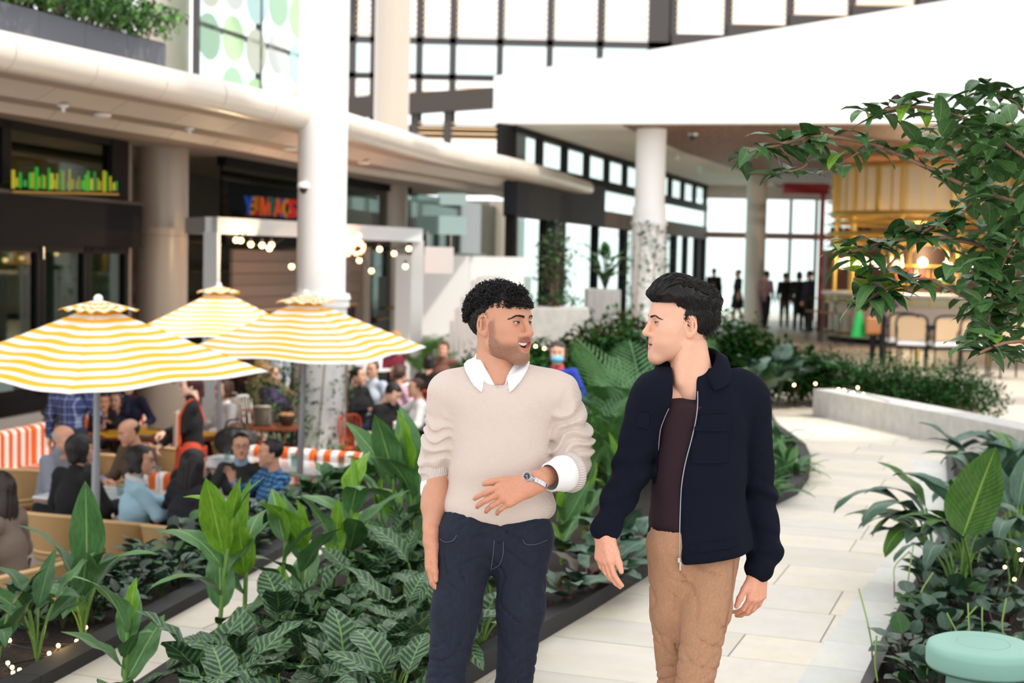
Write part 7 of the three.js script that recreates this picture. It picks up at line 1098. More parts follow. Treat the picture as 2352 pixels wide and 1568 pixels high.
function bush(label, base, r, n, size, mats, o = {}) {
  const p = thing(o.name ?? 'shrub', label, 'plant', base, 0, o.group), [rx, ry, rz] = r; mats = Array.isArray(mats) ? mats : [mats];
  mats.forEach((m, k) => { const f = part(p, 'foliage', foliageGeo(Math.round(n / mats.length), () => { let a = rnd() * 6.283, c = rr(-0.8, 1), s = Math.sqrt(1 - c * c), d = Math.pow(rnd(), 0.28); const w = 1 + 0.25 * noise3(Math.cos(a) * 1.6, c * 1.8, Math.sin(a) * 1.6 + base[0]); return V(Math.cos(a) * s * rx * d * w, Math.max(0.03, ry + c * ry * d * w), Math.sin(a) * s * rz * d * w); }, size, o.geo, o.droop), m); f.userData.kind = 'stuff'; });
  part(p, 'stem', [0, 1, 2, 3].map((k) => bar(V(0.05 * (k - 1.5), 0, 0), V(rx * 0.5 * Math.cos(k * 1.7), ry * 1.1, rz * 0.5 * Math.sin(k * 1.7)), 0.014, 6, 0.006)), LM.bark); return p;
}
// palm: fronds of narrow leaflets
function frondGeo(L, n, leafL, arch, w = 0.1) { const g = [], pts = []; let y = 0, z = 0; for (let i = 0; i <= 14; i++) { const t = i / 14, th = arch * t; pts.push(V(0, y, z)); y += Math.cos(th) * L / 14; z += Math.sin(th) * L / 14; } g.push(tube(pts, 0.006, 5, 14)); const lf = leafGeo({ ratio: w, arch: 0.5, nL: 4, nW: 2, fold: 0.4 }); const c = new THREE.CatmullRomCurve3(pts); for (let i = 0; i < n; i++) { const t = 0.18 + 0.82 * i / n, p = c.getPoint(t), tg = c.getTangent(t); for (const s of [-1, 1]) { const q = lf.clone(), l = leafL * Math.sin(Math.PI * (0.2 + 0.75 * t)) * 1.05; q.scale(l, l, l); const dir = tg.clone().multiplyScalar(0.75).add(V(s * 0.9, 0, 0)).normalize(); q.applyQuaternion(new THREE.Quaternion().setFromUnitVectors(V(0, 1, 0), dir)); q.translate(p.x, p.y, p.z); g.push(q); } } return mg(g); }
const FR = [0.8, 1.2, 1.7].map((a) => frondGeo(1, 19, 0.33, a, 0.055)), FERN = [0.9, 1.5].map((a) => frondGeo(1, 24, 0.16, a, 0.22));
const fernM = [leafM(T.fern, { color: rgb(215, 240, 205) }), leafM(T.fern, { color: rgb(200, 225, 215) }), leafM(T.fern, { color: rgb(220, 250, 165) })];
function palm(label, base, n, L, o = {}) { const p = thing(o.name ?? 'palm', label, 'plant', base, 0, o.group); for (let i = 0; i < n; i++) { const m = part(p, 'frond', pick(o.geo ?? FR), pick(o.mats ?? fernM)); m.position.set(rr(-0.06, 0.06), o.h ?? 0.02, rr(-0.06, 0.06)); m.rotation.set(rr(0.1, o.tilt ?? 0.7), i * 2.4 + rr(-0.3, 0.3), 0, 'YXZ'); m.scale.setScalar(L * rr(0.75, 1.1)); } if (o.h) part(p, 'trunk', bar(V(0, 0, 0), V(0, o.h + 0.05, 0), 0.05, 10), LM.bark); return p; }
const G = (px, py, y = 0.02) => { const p = onLevel(px, py, y); return [p.x, y, p.z]; };

// ---- left bed: low round-leaved cover, paddle-leaved plants, fairy lights
{
  let k = 0;
  for (let i = 0; i < 900 && k < 120; i++) {
    const z = -rr(5.2, 11.2), x = rr(-3.1, -0.8); if (!inPoly(bedLeft, x, z)) continue; const px = 1176 + x / -z * FOCAL; if (px < -80) continue;
    const nearSoil = z > -7.4 && x > -2.55 - (z + 7.4) * 0.25 && z > -6.9; if (nearSoil && rnd() < 0.9) continue;
    const far = z < -9.5; rosette('peperomia', 'low round-leaved peperomia in the left planting bed', 'plant', [x, 0.02, z], far ? 7 : 12, 'pep', LM.pep, [0.065, 0.1], [0.3, 1.3], [0.04, 0.17], LM.stemDark, 'peperomia cover in the left bed'); k++;
  }
  const paddle = (label, b, n, L) => rosette('bird_of_paradise', label, 'plant', b, n, 'canna', [LM.cannaD, LM.cannaD, LM.canna], [L * 0.75, L], [0.1, 0.75], [0.12, 0.3], LM.stem, 'paddle-leaved plants in the left bed');
  paddle('paddle-leaved plant in the bare soil at lower left', G(85, 1520), 8, 0.34); paddle('paddle-leaved plant in front of the umbrella pole', G(190, 1470), 9, 0.42); paddle('paddle-leaved plant cut by the left picture edge', G(-10, 1560), 6, 0.36);
  addLeaf(scene.children[scene.children.length - 2], LG.canna[0], LM.canna, V(0.02, 0.3, 0), 0.2, 0.18, 0.5);
  for (let i = 0; i < 13; i++) { const t = i / 12, z = lerp(-10.5, -15.2, t), x = lerp(-1.36, -0.52, t) + rr(-0.1, 0.12); rosette('aspidistra', 'broad dark-leaved plant along the left bed beside the striped booths', 'plant', [x, 0.02, z], 10, 'phil', [LM.cannaD, LM.canna, LM.fic[2]], [0.17, 0.27], [0.25, 1.05], [0.06, 0.16], LM.stemDark, 'dark leafy plants along the booths'); }
  const fl = thing('fairy_lights', 'string of tiny warm fairy lights in the left planting bed', 'string lights'), pts = [[30, 1545], [28, 1532], [45, 1538], [18, 1522], [113, 1500], [134, 1482], [140, 1496], [22, 1470], [176, 1472], [197, 1440], [157, 1396], [313, 1375], [700, 1240]].map(([x, y]) => V(...G(x, y, 0.045)));
  pts.forEach((p) => part(fl, 'bulb', sph(0.009, p.x, p.y, p.z, 8, 6), M.fairy)); part(fl, 'wire', tube(pts.slice(0, 11).map((p) => p.clone().add(V(0, -0.012, 0))), 0.004, 5, 80), M.black);
  const l = new THREE.PointLight(new THREE.Color(1, 0.65, 0.3), 0.05); l.position.copy(pts[5]).add(V(0, 0.06, 0)); l.castShadow = true; scene.add(l);
}
// ---- middle bed: zebra-leaved calathea in front, canna behind, then ferns, palms and shrubs
{
  const cal = [[470, 1640], [560, 1600], [640, 1650], [700, 1590], [770, 1630], [840, 1580], [900, 1620], [960, 1570], [520, 1700], [800, 1690], [930, 1530], [880, 1500], [980, 1480], [1010, 1560], [760, 1530], [1100, 1500], [1060, 1420], [1130, 1430], [680, 1720], [900, 1720], [960, 1420], [920, 1390], [820, 1445], [760, 1470], [870, 1420], [700, 1490], [930, 1345], [880, 1350], [650, 1530], [820, 1390]];
  cal.forEach(([x, y], i) => rosette('calathea', 'zebra-striped calathea in front of the path bed' + (i === 10 ? ' beside the jeans' : ''), 'plant', G(x, y), 9, 'cal', LM.cal, [0.2, 0.31], [0.3, 1.15], [0.1, 0.3], LM.stem, 'zebra calathea in the middle bed'));
  const cn = [[285, 1650, 0.55, 6, 0.36, 0.4, 'bright-leaved canna standing alone on the narrow path at lower left'], [500, 1500, 0.85, 7, 0.42, 1, 'tall canna at the left end of the calathea'], [560, 1470, 0.8, 5, 0.4, 2.2, 'canna with an upright bright shoot left of centre'], [640, 1450, 0.72, 4, 0.36, 3, 'canna with narrow bright shoots beside the narrow path'], [690, 1440, 0.62, 6, 0.42, 0.6, 'low canna with a broad bright leaf'], [760, 1400, 0.55, 4, 0.38, 5, 'canna with arching leaves over the narrow path'], [800, 1380, 0.86, 7, 0.44, 1.4, 'tall canna with a slender bright spear'], [905, 1330, 0.95, 8, 0.46, 2.6, 'tall canna beside the arm of the cream sweater man'], [955, 1330, 0.95, 8, 0.48, 0.2, 'canna touching the sleeve of the cream sweater man'], [875, 1310, 0.55, 4, 0.36, 4, 'canna behind the narrow path bend']];
  cn.forEach(([x, y, h, n, L, az, l]) => canna(l, G(x, y), h, n, { L, az, group: 'canna in the middle bed' }));
  // behind the men
  [[1290, 1300], [1340, 1240], [1280, 1200], [1330, 1160], [1400, 1190]].forEach(([x, y], i) => canna(['canna right behind the cream sweater man', 'canna between the two men, in front', 'leafy canna at the elbow of the cream sweater man', 'leafy canna between the two men', 'leafy canna beside the navy sleeve'][i], G(x, y), rr(0.45, 0.6), 7, { L: 0.38, group: 'canna between the men' }));
  [[1340, 1380], [1400, 1350], [1440, 1320], [1300, 1400], [1470, 1290], [1370, 1330], [1420, 1280]].forEach(([x, y], i) => rosette('philodendron', 'grey-green philodendron along the dark kerb between the men' + (i === 0 ? ', with a red leaf' : ''), 'plant', G(x, y), 8, 'phil', i === 0 ? [LM.phil, LM.philRed] : [LM.phil, LM.phil, LM.spath, LM.philBrown], [0.2, 0.32], [0.4, 1.2], [0.06, 0.2], LM.stemRed, i ? 'philodendrons along the kerb' : undefined));
  [[1330, 1130, 8, 0.75], [1390, 1090, 9, 0.8], [1300, 1060, 8, 0.8], [1360, 1040, 9, 0.85], [1430, 1060, 9, 0.85], [1250, 1090, 7, 0.7], [1420, 1130, 8, 0.7], [1450, 1100, 8, 0.65]].forEach(([x, y, n, L], i) => palm('feathery green fern palm between the two men', G(x, y), n, L, { name: 'fern_palm', geo: FERN.concat(FR), group: 'fern palms between the men' }));
  [[1435, 1085, 1.35], [1485, 1065, 1.4], [1375, 1090, 1.1], [1330, 1110, 0.95], [1465, 1125, 1.15]].forEach(([x, y, L]) => palm('blue-green palm with long fronds behind the men', G(x, y), 10, L, { group: 'palms behind the men', tilt: 0.55, mats: [leafM(T.fern, { color: rgb(225, 245, 238) }), fernM[0]] }));
  // ferns at the right end of the bed
  [[1790, 1110], [1815, 1085], [1770, 1060], [1800, 1030], [1760, 1010], [1830, 1100], [1745, 1130], [1780, 1150]].forEach(([x, y]) => palm('small fern at the rounded end of the middle bed', G(x - 8, y), 14, 0.34, { name: 'fern', geo: FERN, tilt: 1.0, group: 'ferns at the end of the middle bed' }));
  // shrubs further back
  const dark = (m) => leafM(T.fic, { color: m, roughness: 0.75, specularIntensity: 0.08 }), dk = [dark(rgb(120, 152, 118)), dark(rgb(155, 185, 142))], red = [dk[0], dark(rgb(170, 110, 80)), dk[1]], blu = [dark(rgb(150, 178, 168)), dk[0]];
  [[1125, 880, 0.55, 0.36, dk], [1185, 860, 0.8, 0.4, dk], [1240, 850, 0.8, 0.37, dk], [1310, 850, 0.85, 0.4, dk], [1370, 830, 0.7, 0.5, red], [1425, 820, 0.75, 0.58, red], [1475, 830, 0.7, 0.52, blu], [1390, 850, 0.6, 0.44, blu]].forEach(([x, y, r, h, m], i) => { const d = 16.5 + (i % 3) * 1.6, p = at(x, y, d); bush(['dense dark green shrub', 'dense dark green shrub', 'dense dark green shrub', 'dense dark green shrub', 'red-tinged dark shrub', 'tall red-tinged dark shrub', 'blue-green shrub', 'low blue-green shrub'][i] + ' in the hedge behind the two men', [p.x, 0.02, p.z], [r, h, r * 0.8], 2300, 0.105, m, { group: 'hedge behind the men' }); });
  [[1655, 800, 0.55, 0.6], [1690, 790, 0.6, 0.6], [1740, 800, 0.6, 0.5], [1680, 860, 0.5, 0.45], [1760, 850, 0.55, 0.4], [1820, 850, 0.5, 0.4]].forEach(([x, y, r, h]) => { const p = at(x, y, 19.5); bush('dark glossy shrub right of the navy jacket shoulder', [p.x, 0.0, p.z], [r, h, r], 1000, 0.11, dk, { group: 'dark shrubs right of the navy jacket' }); });
  [[1700, 19], [1755, 18.6], [1790, 18.8], [1830, 19.2], [1725, 18.2], [1850, 20]].forEach(([x, d]) => rosette('peace_lily', 'large dark-leaved peace lily behind the low concrete wall', 'plant', [at2(x, d), 0.0, -d], 11, 'phil', [LM.spath, LM.fic[2], LM.pep[0]], [0.36, 0.6], [0.2, 1.0], [0.25, 0.6], LM.stemDark, 'peace lilies beyond the path'));
  for (let i = 0; i < 17; i++) { const t = i / 16, px = lerp(1850, 2240, t), d = lerp(19.9, 17.0, t) + (i % 2) * 0.8; bush('feathery low shrub behind the low concrete wall', [at2(px, d), 0, -d], [0.42, 0.26 + 0.1 * (i % 3) * 0.6, 0.4], 1300, 0.065, i % 2 ? [dk[1], fernM[1]] : [dk[0], blu[0]], { group: 'low shrubs behind the concrete wall', geo: i % 2 ? FERNL : undefined }); }
  const fb = thing('fairy_lights', 'amber fairy lights in the shrubs behind the concrete wall', 'string lights'); const fp = [[1939, 896], [1955, 903], [1960, 902], [1970, 890], [1926, 894], [1983, 905], [2052, 925], [2058, 929], [1873, 881], [1824, 884], [1230, 795], [1250, 800]].map(([x, y], i) => at(x, y, i > 9 ? 14.6 : 16.6)); fp.forEach((p) => part(fb, 'bulb', sph(0.014, p.x, p.y, p.z, 8, 6), M.fairy)); part(fb, 'wire', tube(fp.slice(0, 8), 0.005, 5, 40), M.black);
}
// ---- right bed: ribbed lily leaves, peperomia with flower spikes, mint lid
{
  const lily = (label, px, py, n, L, azR) => rosette('spathiphyllum', label, 'plant', G(px, py, 0.04), n, 'spath', [LM.spath, LM.spath, LM.spathG], [L * 0.75, L], [0.25, 1.05], [0.25, 0.6], LM.stem, 'ribbed lilies in the right bed', azR);
  const a = lily('large ribbed lily with a broad bright heart-shaped leaf', 2225, 1360, 11, 0.46, [-2.6, 0.4]);
  const bp = at(2212, 1232, 7.0).sub(a.position); stemTo(a, [V(0, 0, 0.02), bp.clone().multiplyScalar(0.5).add(V(0.02, 0, 0)), bp], 0.009, LM.stem); addLeaf(a, LG.bigLeaf[0], LM.spathG, bp, 0.15, 0.02, 0.47, -0.3);
  lily('large ribbed lily reaching over the path from the right bed', 2150, 1330, 10, 0.5, [-2.9, -0.6]); lily('ribbed lily at the right picture edge', 2330, 1350, 14, 0.48); lily('ribbed lily in front of the concrete wall', 2260, 1260, 12, 0.5); lily('ribbed lily deep in the right bed', 2350, 1240, 14, 0.52); lily('low ribbed lily under the broad heart-shaped leaf', 2200, 1400, 8, 0.34, [-2.2, 0.8]); lily('tall ribbed lily at the far right behind the ficus', 2340, 1150, 14, 0.6);
  let k = 0; for (let i = 0; i < 700 && k < 60; i++) { const z = -rr(5.3, 9), x = rr(1.7, 3.6); if (!inPoly(along(bedRight.slice(0, 0).concat(bedRight), 0), x, z)) continue; const px = 1176 + x / -z * FOCAL; if (px > 2420) continue; rosette('peperomia', 'dark peperomia cover around the mint lid in the right bed', 'plant', [x, 0.04, z], 11, 'pep', [LM.pep[0], LM.pep[1], LM.pep[0], LM.pep[1], LM.pep[3]], [0.08, 0.125], [0.3, 1.25], [0.05, 0.19], LM.stemPep, 'peperomia cover in the right bed'); k++; }
  const spikes = [[2040, 1240], [2065, 1250], [2110, 1300], [2160, 1280], [2240, 1230], [2290, 1280], [2190, 1380], [2210, 1420], [2250, 1390], [2300, 1400], [2330, 1350], [2180, 1450], [2280, 1480], [2320, 1500], [1990, 1400], [2000, 1480], [2120, 1500], [2240, 1510]];
  spikes.forEach(([x, y], i) => { const b = G(x + 15, y + 120, 0.06), h = rr(0.2, 0.34), s = thing('flower_spike', 'thin pale green peperomia flower spike in the right bed', 'plant', b, rnd() * 6, 'peperomia flower spikes'); part(s, 'stalk', tube([V(0, -0.03, 0), V(0.01, h * 0.25, 0)], 0.0035, 5), LM.stemRed); part(s, 'spike', tube([V(0.01, h * 0.25, 0), V(0.03, h * 0.55, 0.01), V(rr(-0.08, 0.1), h, rr(-0.06, 0.06))], 0.0038, 6, 14), plain(150, 186, 96, 0.6)); });
  const mp = at(2245, 1530, 5.75), m = thing('mint_bollard', 'round mint green capped bollard at the lower right corner', 'bollard', [mp.x + 0.02, 0.04, mp.z]); part(m, 'cap', lathe([[0, 0.335], [0.1, 0.335], [0.103, 0.332], [0.106, 0.335], [0.19, 0.333], [0.215, 0.322], [0.222, 0.3], [0.222, 0.245], [0.215, 0.23], [0.14, 0.225]], 48), M.mint); part(m, 'post', cyl(0.14, 0.14, 0.24, 32), M.mint);
  const fl = thing('fairy_lights', 'warm fairy lights under the lilies in the right bed', 'string lights'); const fp = [[2308, 1302], [2340, 1262], [2346, 1285], [2330, 1330]].map(([x, y]) => at(x, y, 7.4)); fp.forEach((p) => part(fl, 'bulb', sph(0.009, p.x, p.y, p.z, 8, 6), M.fairy)); part(fl, 'wire', tube(fp, 0.004, 5, 20), M.black);
}
// ---- weeping fig reaching in from the right
{
  const p = thing('weeping_fig', 'leafy weeping fig tree reaching in from the right edge', 'tree'), d0 = 5.2;
  const B = (pts, r) => { const c = pts.map(([x, y, d]) => at(x, y, d ?? d0)); part(p, 'branch', tube(c, r, 7, pts.length * 6), LM.bark); return new THREE.CatmullRomCurve3(c); };
  part(p, 'trunk', tube([V(2.75, 0.04, -5.6), V(2.7, 0.9, -5.5), V(2.62, 1.6, -5.4), V(2.6, 2.4, -5.4)], 0.05, 10, 20), LM.bark);
  const br = [B([[2560, 560, 5.4], [2400, 480], [2250, 440], [2120, 380], [2000, 330], [1880, 312], [1790, 332], [1720, 350]], 0.008), B([[2560, 500, 5.4], [2380, 380], [2280, 310], [2190, 260], [2080, 245], [2000, 262]], 0.007), B([[2560, 640, 5.4], [2380, 610], [2240, 560], [2120, 545], [2010, 560], [1930, 590]], 0.007), B([[2560, 700, 5.3], [2380, 700], [2240, 690], [2120, 640], [2040, 660], [1980, 700]], 0.006), B([[2560, 760, 5.2], [2400, 780, 5], [2300, 790, 4.9], [2250, 810, 4.9]], 0.006), B([[2560, 420, 5.6], [2400, 300, 5.6], [2320, 230, 5.6], [2270, 190, 5.6]], 0.006), B([[2400, 480], [2330, 560], [2290, 640], [2270, 740]], 0.005), B([[2250, 440], [2200, 500], [2140, 520], [2090, 560]], 0.005), B([[2120, 545], [2060, 590], [2010, 640], [1960, 640]], 0.004), B([[1880, 312], [1850, 380], [1810, 395]], 0.003), B([[2000, 330], [1940, 370], [1880, 400]], 0.003)];
  const spots = []; const amt = [50, 36, 36, 38, 22, 26, 40, 24, 16, 8, 8];
  br.forEach((c, i) => { for (let k = 0; k < amt[i]; k++) { const t = lerp(0.1, 1, Math.sqrt((k + rnd()) / amt[i])); spots.push(c.getPoint(Math.min(1, t)).add(V(rr(-0.03, 0.03), rr(-0.03, 0.02), rr(-0.04, 0.04)))); } });
  for (let k = 0; k < 430; k++) { const a = rnd() * 6.283, r = Math.sqrt(rnd()); spots.push(at(2315 + 135 * r * Math.cos(a), 570 + 270 * r * Math.sin(a), rr(4.9, 6.1))); }
  for (let k = 0; k < 130; k++) { const a = rnd() * 6.283, r = Math.sqrt(rnd()); spots.push(at(2230 + 120 * r * Math.cos(a), 330 + 90 * r * Math.sin(a), rr(5, 5.8))); }
  spots.slice(0, 300).forEach((s) => addLeaf(p, pick(LG.fic), rnd() < 0.09 ? LM.ficY : pick(LM.fic), s, rnd() * 6.283, rr(0.8, 2.0), rr(0.11, 0.155), rr(-0.4, 0.4)));
  let q = 300; const rest = part(p, 'foliage', foliageGeo(spots.length - 300, () => spots[q++], 0.135, LG.fic[1], 0.8), LM.fic[0]); rest.userData.kind = 'stuff';
}
// ---- vines on the columns, upper planter, planters before the far glass
{
  const ivy = (label, c, r, y0, y1, n, size, mats) => { const p = thing('ivy', label, 'plant', [c[0], y0, c[1]]); mats.forEach((m) => { const f = part(p, 'foliage', foliageGeo(Math.round(n / mats.length), () => { const st = Math.floor(rnd() * 9), a = st * 0.75 + 0.35 * noise3(st, rnd() * 0.5, 1) + rr(-0.2, 0.2), y = Math.pow(rnd(), 1.15) * (y1 - y0), sp = r + rr(0.0, 0.12); return V(Math.sin(a) * sp, y, Math.cos(a) * sp); }, size), m); f.userData.kind = 'stuff'; }); part(p, 'stem', Array.from({ length: 7 }, (_, k) => tube([0, 0.3, 0.6, 1].map((t) => V(Math.sin(k * 0.9 + t * 0.4) * (r + 0.02), t * (y1 - y0), Math.cos(k * 0.9 + t * 0.4) * (r + 0.02))), 0.008, 5, 16)), LM.bark); };
  ivy('ivy climbing the base of the tall white column', [(735 - 1176) / FOCAL * 18.6, -18.6], 0.36, DINE, 1.05, 620, 0.085, [LM.fic[0], LM.fic[1]]);
  ivy('vines climbing the white canopy column', [2.8, -29.7], 0.37, 0, 2.7, 760, 0.12, [LM.fic[1], LM.fic[2]]);
  { const p = at(628, 950, 17.9); bush('ivy and pink flowering shrub left of the tall white column', [p.x + 0.05, DINE, p.z], [0.42, 0.95, 0.35], 700, 0.09, [LM.fic[0], LM.fic[2]]); }
  { const p = at(800, 1000, 18); bush('low green plants at the foot of the ivy column', [p.x, DINE, p.z], [0.45, 0.3, 0.4], 360, 0.09, [LM.fic[0], fernM[0]]); }
  for (let i = 0; i < 6; i++) { const t = i / 5, p = at(lerp(-30, 320, t), lerp(30, 95, t), lerp(14.4, 16.8, t)); bush('trailing pale green plant in the upper grey planter box', [p.x + 0.05, 4.36, p.z + 0.1], [0.5, 0.2 + 0.05 * (i % 2), 0.42], 620, 0.1, [LM.fic[1], fernM[2], LM.fic[0]], { group: 'plants in the upper planter box', droop: 1.2 }); }
  const box2 = (label, px0, px1, py0, py1, d) => { const a = at(px0, py1, d), b = at(px1, py0, d), t = thing('planter_box', label, 'planter', [(a.x + b.x) / 2, 0, a.z]); const h = b.y, w = b.x - a.x; part(t, 'trough', [rbox(w, h, 0.08, 0.02, 0, h / 2, 0.4), rbox(w, h, 0.08, 0.02, 0, h / 2, -0.4), rbox(0.08, h, 0.8, 0.02, -w / 2 + 0.04, h / 2, 0), rbox(0.08, h, 0.8, 0.02, w / 2 - 0.04, h / 2, 0)], M.concrete); part(t, 'soil', box(w - 0.1, 0.04, 0.74, 0, h - 0.06, 0), M.soil); return [(a.x + b.x) / 2, h, a.z]; };
  const b1 = box2('long pale concrete planter box below the tall red-tipped shrub', 1195, 1350, 706, 745, 24), b2 = box2('pale planter box beside the vine column', 1345, 1422, 664, 690, 25.5);
  bush('tall slim shrub with red tips in the concrete planter', [b1[0] - 0.02, b1[1], b1[2]], [0.34, 0.68, 0.3], 620, 0.1, [LM.fic[0], LM.philBrown, LM.fic[1]], { name: 'tall_shrub' });
  bush('low green cover in the long concrete planter', [b1[0], b1[1], b1[2]], [0.5, 0.1, 0.3], 300, 0.08, [LM.fic[0], LM.fic[1]]);
  rosette('rubber_plant', 'dark large-leaved plant in the planter beside the vine column', 'plant', [b2[0] + 0.05, b2[1] - 0.04, b2[2]], 26, 'phil', [LM.fic[2], LM.cannaD], [0.24, 0.36], [0.1, 1.1], [0.2, 0.85], LM.stemDark);
  for (const [px, py, d] of [[985, 800, 25.2], [1010, 790, 26], [960, 780, 26.5]]) { const p = at(px, py, d); palm('bright green palm behind the white pergola post', [p.x, DINE, p.z], 10, 1.15, { h: 0.75, tilt: 0.6, group: 'palms by the pergola post', mats: [fernM[2], fernM[0]] }); }
}
// ---------------------------------------------------------------- gold bar at the right
{
  const c = [(2115 - 1176) / FOCAL * 37, -37], R = 2.35, b = thing('gold_bar', 'round gold cage bar with ribbed counter and globe lamps', 'bar', [c[0], 0, c[1]]);
  const ring = (r, y, t) => new THREE.TorusGeometry(r, t, 8, 64).rotateX(Math.PI / 2).translate(0, y, 0);
  part(b, 'counter_front', cyl(R, R, 0.95, 56, 0, 0.1, 0), plain(214, 200, 184, 0.5)); part(b, 'counter_top', cyl(R + 0.2, R + 0.2, 0.07, 56, 0, 1.2, 0), M.white); part(b, 'plinth', cyl(R + 0.02, R + 0.02, 0.12, 56), M.dark); part(b, 'ribbed_band', cyl(R + 0.08, R + 0.08, 0.22, 56, 0, 0.97, 0), plain(196, 190, 150, 0.4)); part(b, 'foot_rail', ring(R + 0.12, 0.25, 0.03), M.gold);
  for (let i = 0; i < 34; i++) { const a = i / 34 * Math.PI * 2; part(b, 'rib', box(0.03, 0.22, 0.03, (R + 0.1) * Math.sin(a), 1.08, (R + 0.1) * Math.cos(a), a), M.gold); }
  part(b, 'cage_ring', [ring(R, 4.45, 0.06), ring(R, 3.25, 0.07), ring(R - 0.02, 3.05, 0.04), ring(R + 0.1, 2.75, 0.06), ring(R - 0.1, 2.55, 0.05)], M.gold);
  for (let i = 0; i < 40; i++) { const a = i / 40 * Math.PI * 2; part(b, 'cage_bar', [box(i % 5 ? 0.035 : 0.09, 1.25, i % 5 ? 0.035 : 0.09, R * Math.sin(a), 3.84, R * Math.cos(a), a)], M.gold); }
  part(b, 'fabric_liner', new THREE.CylinderGeometry(R - 0.15, R - 0.15, 1.1, 48, 1, true).translate(0, 3.85, 0), PHY({ color: rgb(228, 222, 200), roughness: 0.8, transmission: 0.3, thickness: 0, side: THREE.DoubleSide }));
  for (let i = 0; i < 10; i++) { const a = i / 10 * Math.PI * 2 + 0.1, x = (R - 0.12) * Math.sin(a), z = (R - 0.12) * Math.cos(a); part(b, 'post', cyl(0.05, 0.05, 3.4, 10, x, 1.2, z), M.gold); const q = (R - 0.12); const a2 = a + Math.PI / 10; part(b, 'arch', tube([V(q * Math.sin(a + 0.1), 1.9, q * Math.cos(a + 0.1)), V(q * Math.sin(a + 0.12), 2.35, q * Math.cos(a + 0.12)), V(q * Math.sin(a2), 2.52, q * Math.cos(a2)), V(q * Math.sin(a + 0.5), 2.35, q * Math.cos(a + 0.5)), V(q * Math.sin(a + 0.52), 1.9, q * Math.cos(a + 0.52))], 0.04, 6, 24), M.gold); }
  for (let i = 0; i < 22; i++) { const a = i / 22 * Math.PI * 2; part(b, 'globe_lamp', sph(0.11, (R - 0.3) * Math.sin(a), 1.98 + 0.08 * (i % 2), (R - 0.3) * Math.cos(a), 14, 10), M.bigBulb); }
  part(b, 'inner_core', [cyl(0.7, 0.7, 2.4, 24, 0, 0.1, 0)], plain(60, 44, 38, 0.6)); part(b, 'inner_shelf', [cyl(0.9, 0.9, 0.04, 28, 0, 1.5, 0), cyl(0.9, 0.9, 0.04, 28, 0, 1.95, 0)], M.gold);
  const l = new THREE.PointLight(new THREE.Color(1, 0.75, 0.45), 14); l.position.set(c[0] - 0.6, 2.1, c[1] + 1.6); l.castShadow = true; scene.add(l);
  for (let i = 0; i < 14; i++) { const a = -1.2 + i * 0.18, bt = thing('bottle', 'liquor bottle on the inner shelf of the gold bar', 'bottle', [c[0] + 0.82 * Math.sin(a), 1.541, c[1] + 0.82 * Math.cos(a)], 0, 'bottles in the gold bar'); part(bt, 'glass_body', lathe([[0, 0], [0.045, 0.002], [0.045, 0.2], [0.016, 0.26], [0.016, 0.32], [0, 0.32]], 12), pick([plain(30, 120, 70, 0.2), plain(150, 90, 30, 0.2), plain(200, 200, 205, 0.2), plain(180, 50, 40, 0.3), plain(40, 80, 160, 0.3)])); }
  // cane-backed chairs and stools before the bar
  const cane = plain(206, 176, 140, 0.7);
  const bc = (label, px, d, turn) => { const g = thing('cane_chair', label, 'chair', D(px, d, 0), turn, 'black-framed cane chairs by the bar'); part(g, 'back_panel', rbox(0.5, 0.42, 0.02, 0.008, 0, 0.78, -0.24), cane); part(g, 'back_frame', [tube([V(-0.27, 0.5, -0.22), V(-0.27, 0.96, -0.26), V(-0.2, 1.02, -0.26), V(0.2, 1.02, -0.26), V(0.27, 0.96, -0.26), V(0.27, 0.5, -0.22)], 0.02, 7, 40)], M.black); part(g, 'armrest', [tube([V(-0.27, 0.8, -0.24), V(-0.3, 0.72, 0.05), V(-0.26, 0.52, 0.2)], 0.018, 6), tube([V(0.27, 0.8, -0.24), V(0.3, 0.72, 0.05), V(0.26, 0.52, 0.2)], 0.018, 6)], M.black); part(g, 'seat', rbox(0.52, 0.09, 0.5, 0.03, 0, 0.5, 0), M.white); part(g, 'seat_frame', rbox(0.54, 0.05, 0.52, 0.01, 0, 0.44, 0), M.black); for (const [x, z] of [[-0.24, -0.22], [0.24, -0.22], [-0.24, 0.22], [0.24, 0.22]]) part(g, 'leg', bar(V(x * 1.04, 0, z * 1.04), V(x, 0.45, z), 0.018, 8), M.black); };
  bc('cane-backed chair just right of the woman in purple', 2070, 27.5, Math.PI - 0.1); bc('cane-backed chair with white seat beside the purple vest woman', 2098, 26.6, Math.PI - 0.4); bc('cane-backed chair in the middle of the bar front', 2168, 26.4, Math.PI + 0.1); bc('cane-backed chair right of the middle bar chair', 2240, 25.8, Math.PI - 0.2); bc('cane-backed chair at the far right behind the fig', 2320, 25, Math.PI + 0.1);
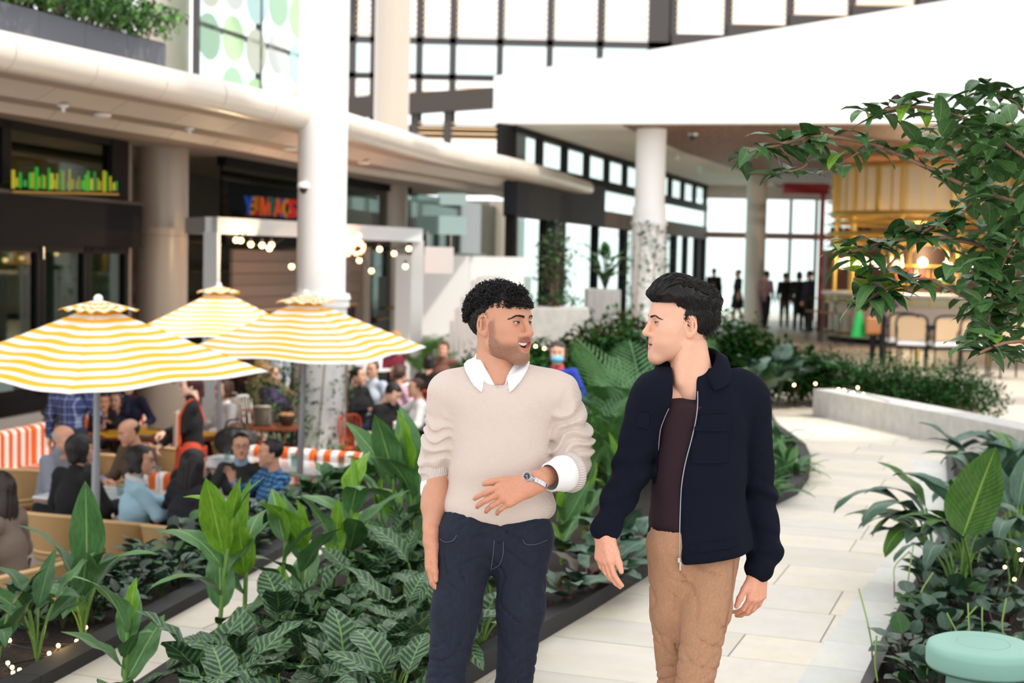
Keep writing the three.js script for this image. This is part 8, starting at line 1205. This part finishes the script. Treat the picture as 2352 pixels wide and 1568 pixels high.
  const tb = thing('bar_table', 'dark table between the cane chairs with a phone on it', 'table', D(2190, 28, 0)); part(tb, 'top', rbox(1.9, 0.05, 0.7, 0.01, 0, 0.76, 0), M.dark); for (const x of [-0.7, 0.7]) part(tb, 'leg', cyl(0.05, 0.05, 0.74, 12, x, 0.0, 0), M.gold);
  for (const [px, d, l2] of [[1868, 36.5, 'leftmost wooden-seated black bar stool'], [1900, 35.6, 'second wooden-seated black bar stool from the left'], [1940, 34.4, 'third wooden-seated black bar stool left of the green bag']]) { const s = thing('bar_stool', l2, 'stool', D(px, d, 0)); part(s, 'seat', cyl(0.2, 0.2, 0.04, 20, 0, 0.74, 0), M.woodPale); part(s, 'back_hoop', tube([V(-0.18, 0.76, -0.1), V(-0.2, 1.02, -0.16), V(0, 1.1, -0.18), V(0.2, 1.02, -0.16), V(0.18, 0.76, -0.1)], 0.014, 6, 24), M.black); for (let k = 0; k < 4; k++) { const a = k * 1.571 + 0.78; part(s, 'leg', bar(V(0.24 * Math.cos(a), 0, 0.24 * Math.sin(a)), V(0.15 * Math.cos(a), 0.74, 0.15 * Math.sin(a)), 0.012, 6), M.black); } part(s, 'foot_ring', new THREE.TorusGeometry(0.2, 0.01, 6, 24).rotateX(Math.PI / 2).translate(0, 0.3, 0), M.black); }
  // red shop frame and stall left of the bar
  const k = thing('red_kiosk', 'red framed kiosk with shelves of goods left of the gold bar', 'kiosk', D(1872, 41.5, 0)); const rd = plain(150, 26, 48, 0.5); part(k, 'frame', [box(0.12, 4.3, 0.12, 0.1, 2.15, 0), box(1.3, 0.3, 0.2, -0.4, 4.15, 0)], rd); part(k, 'cabinet', box(1.6, 2.4, 0.6, 1.1, 1.2, -0.4), plain(120, 88, 74, 0.6)); for (let i = 0; i < 5; i++) part(k, 'shelf', box(1.5, 0.05, 0.5, 1.1, 2.5 + i * 0.32, -0.4), plain(150, 60, 54, 0.5)); for (let i = 0; i < 14; i++) part(k, 'goods', rbox(0.16, 0.22, 0.2, 0.03, 0.5 + (i % 7) * 0.2, 2.64 + Math.floor(i / 7) * 0.32, -0.3), pick([plain(200, 60, 60), plain(230, 220, 210), plain(80, 60, 60), plain(210, 170, 60)]));
}
renderer.render(scene, camera);
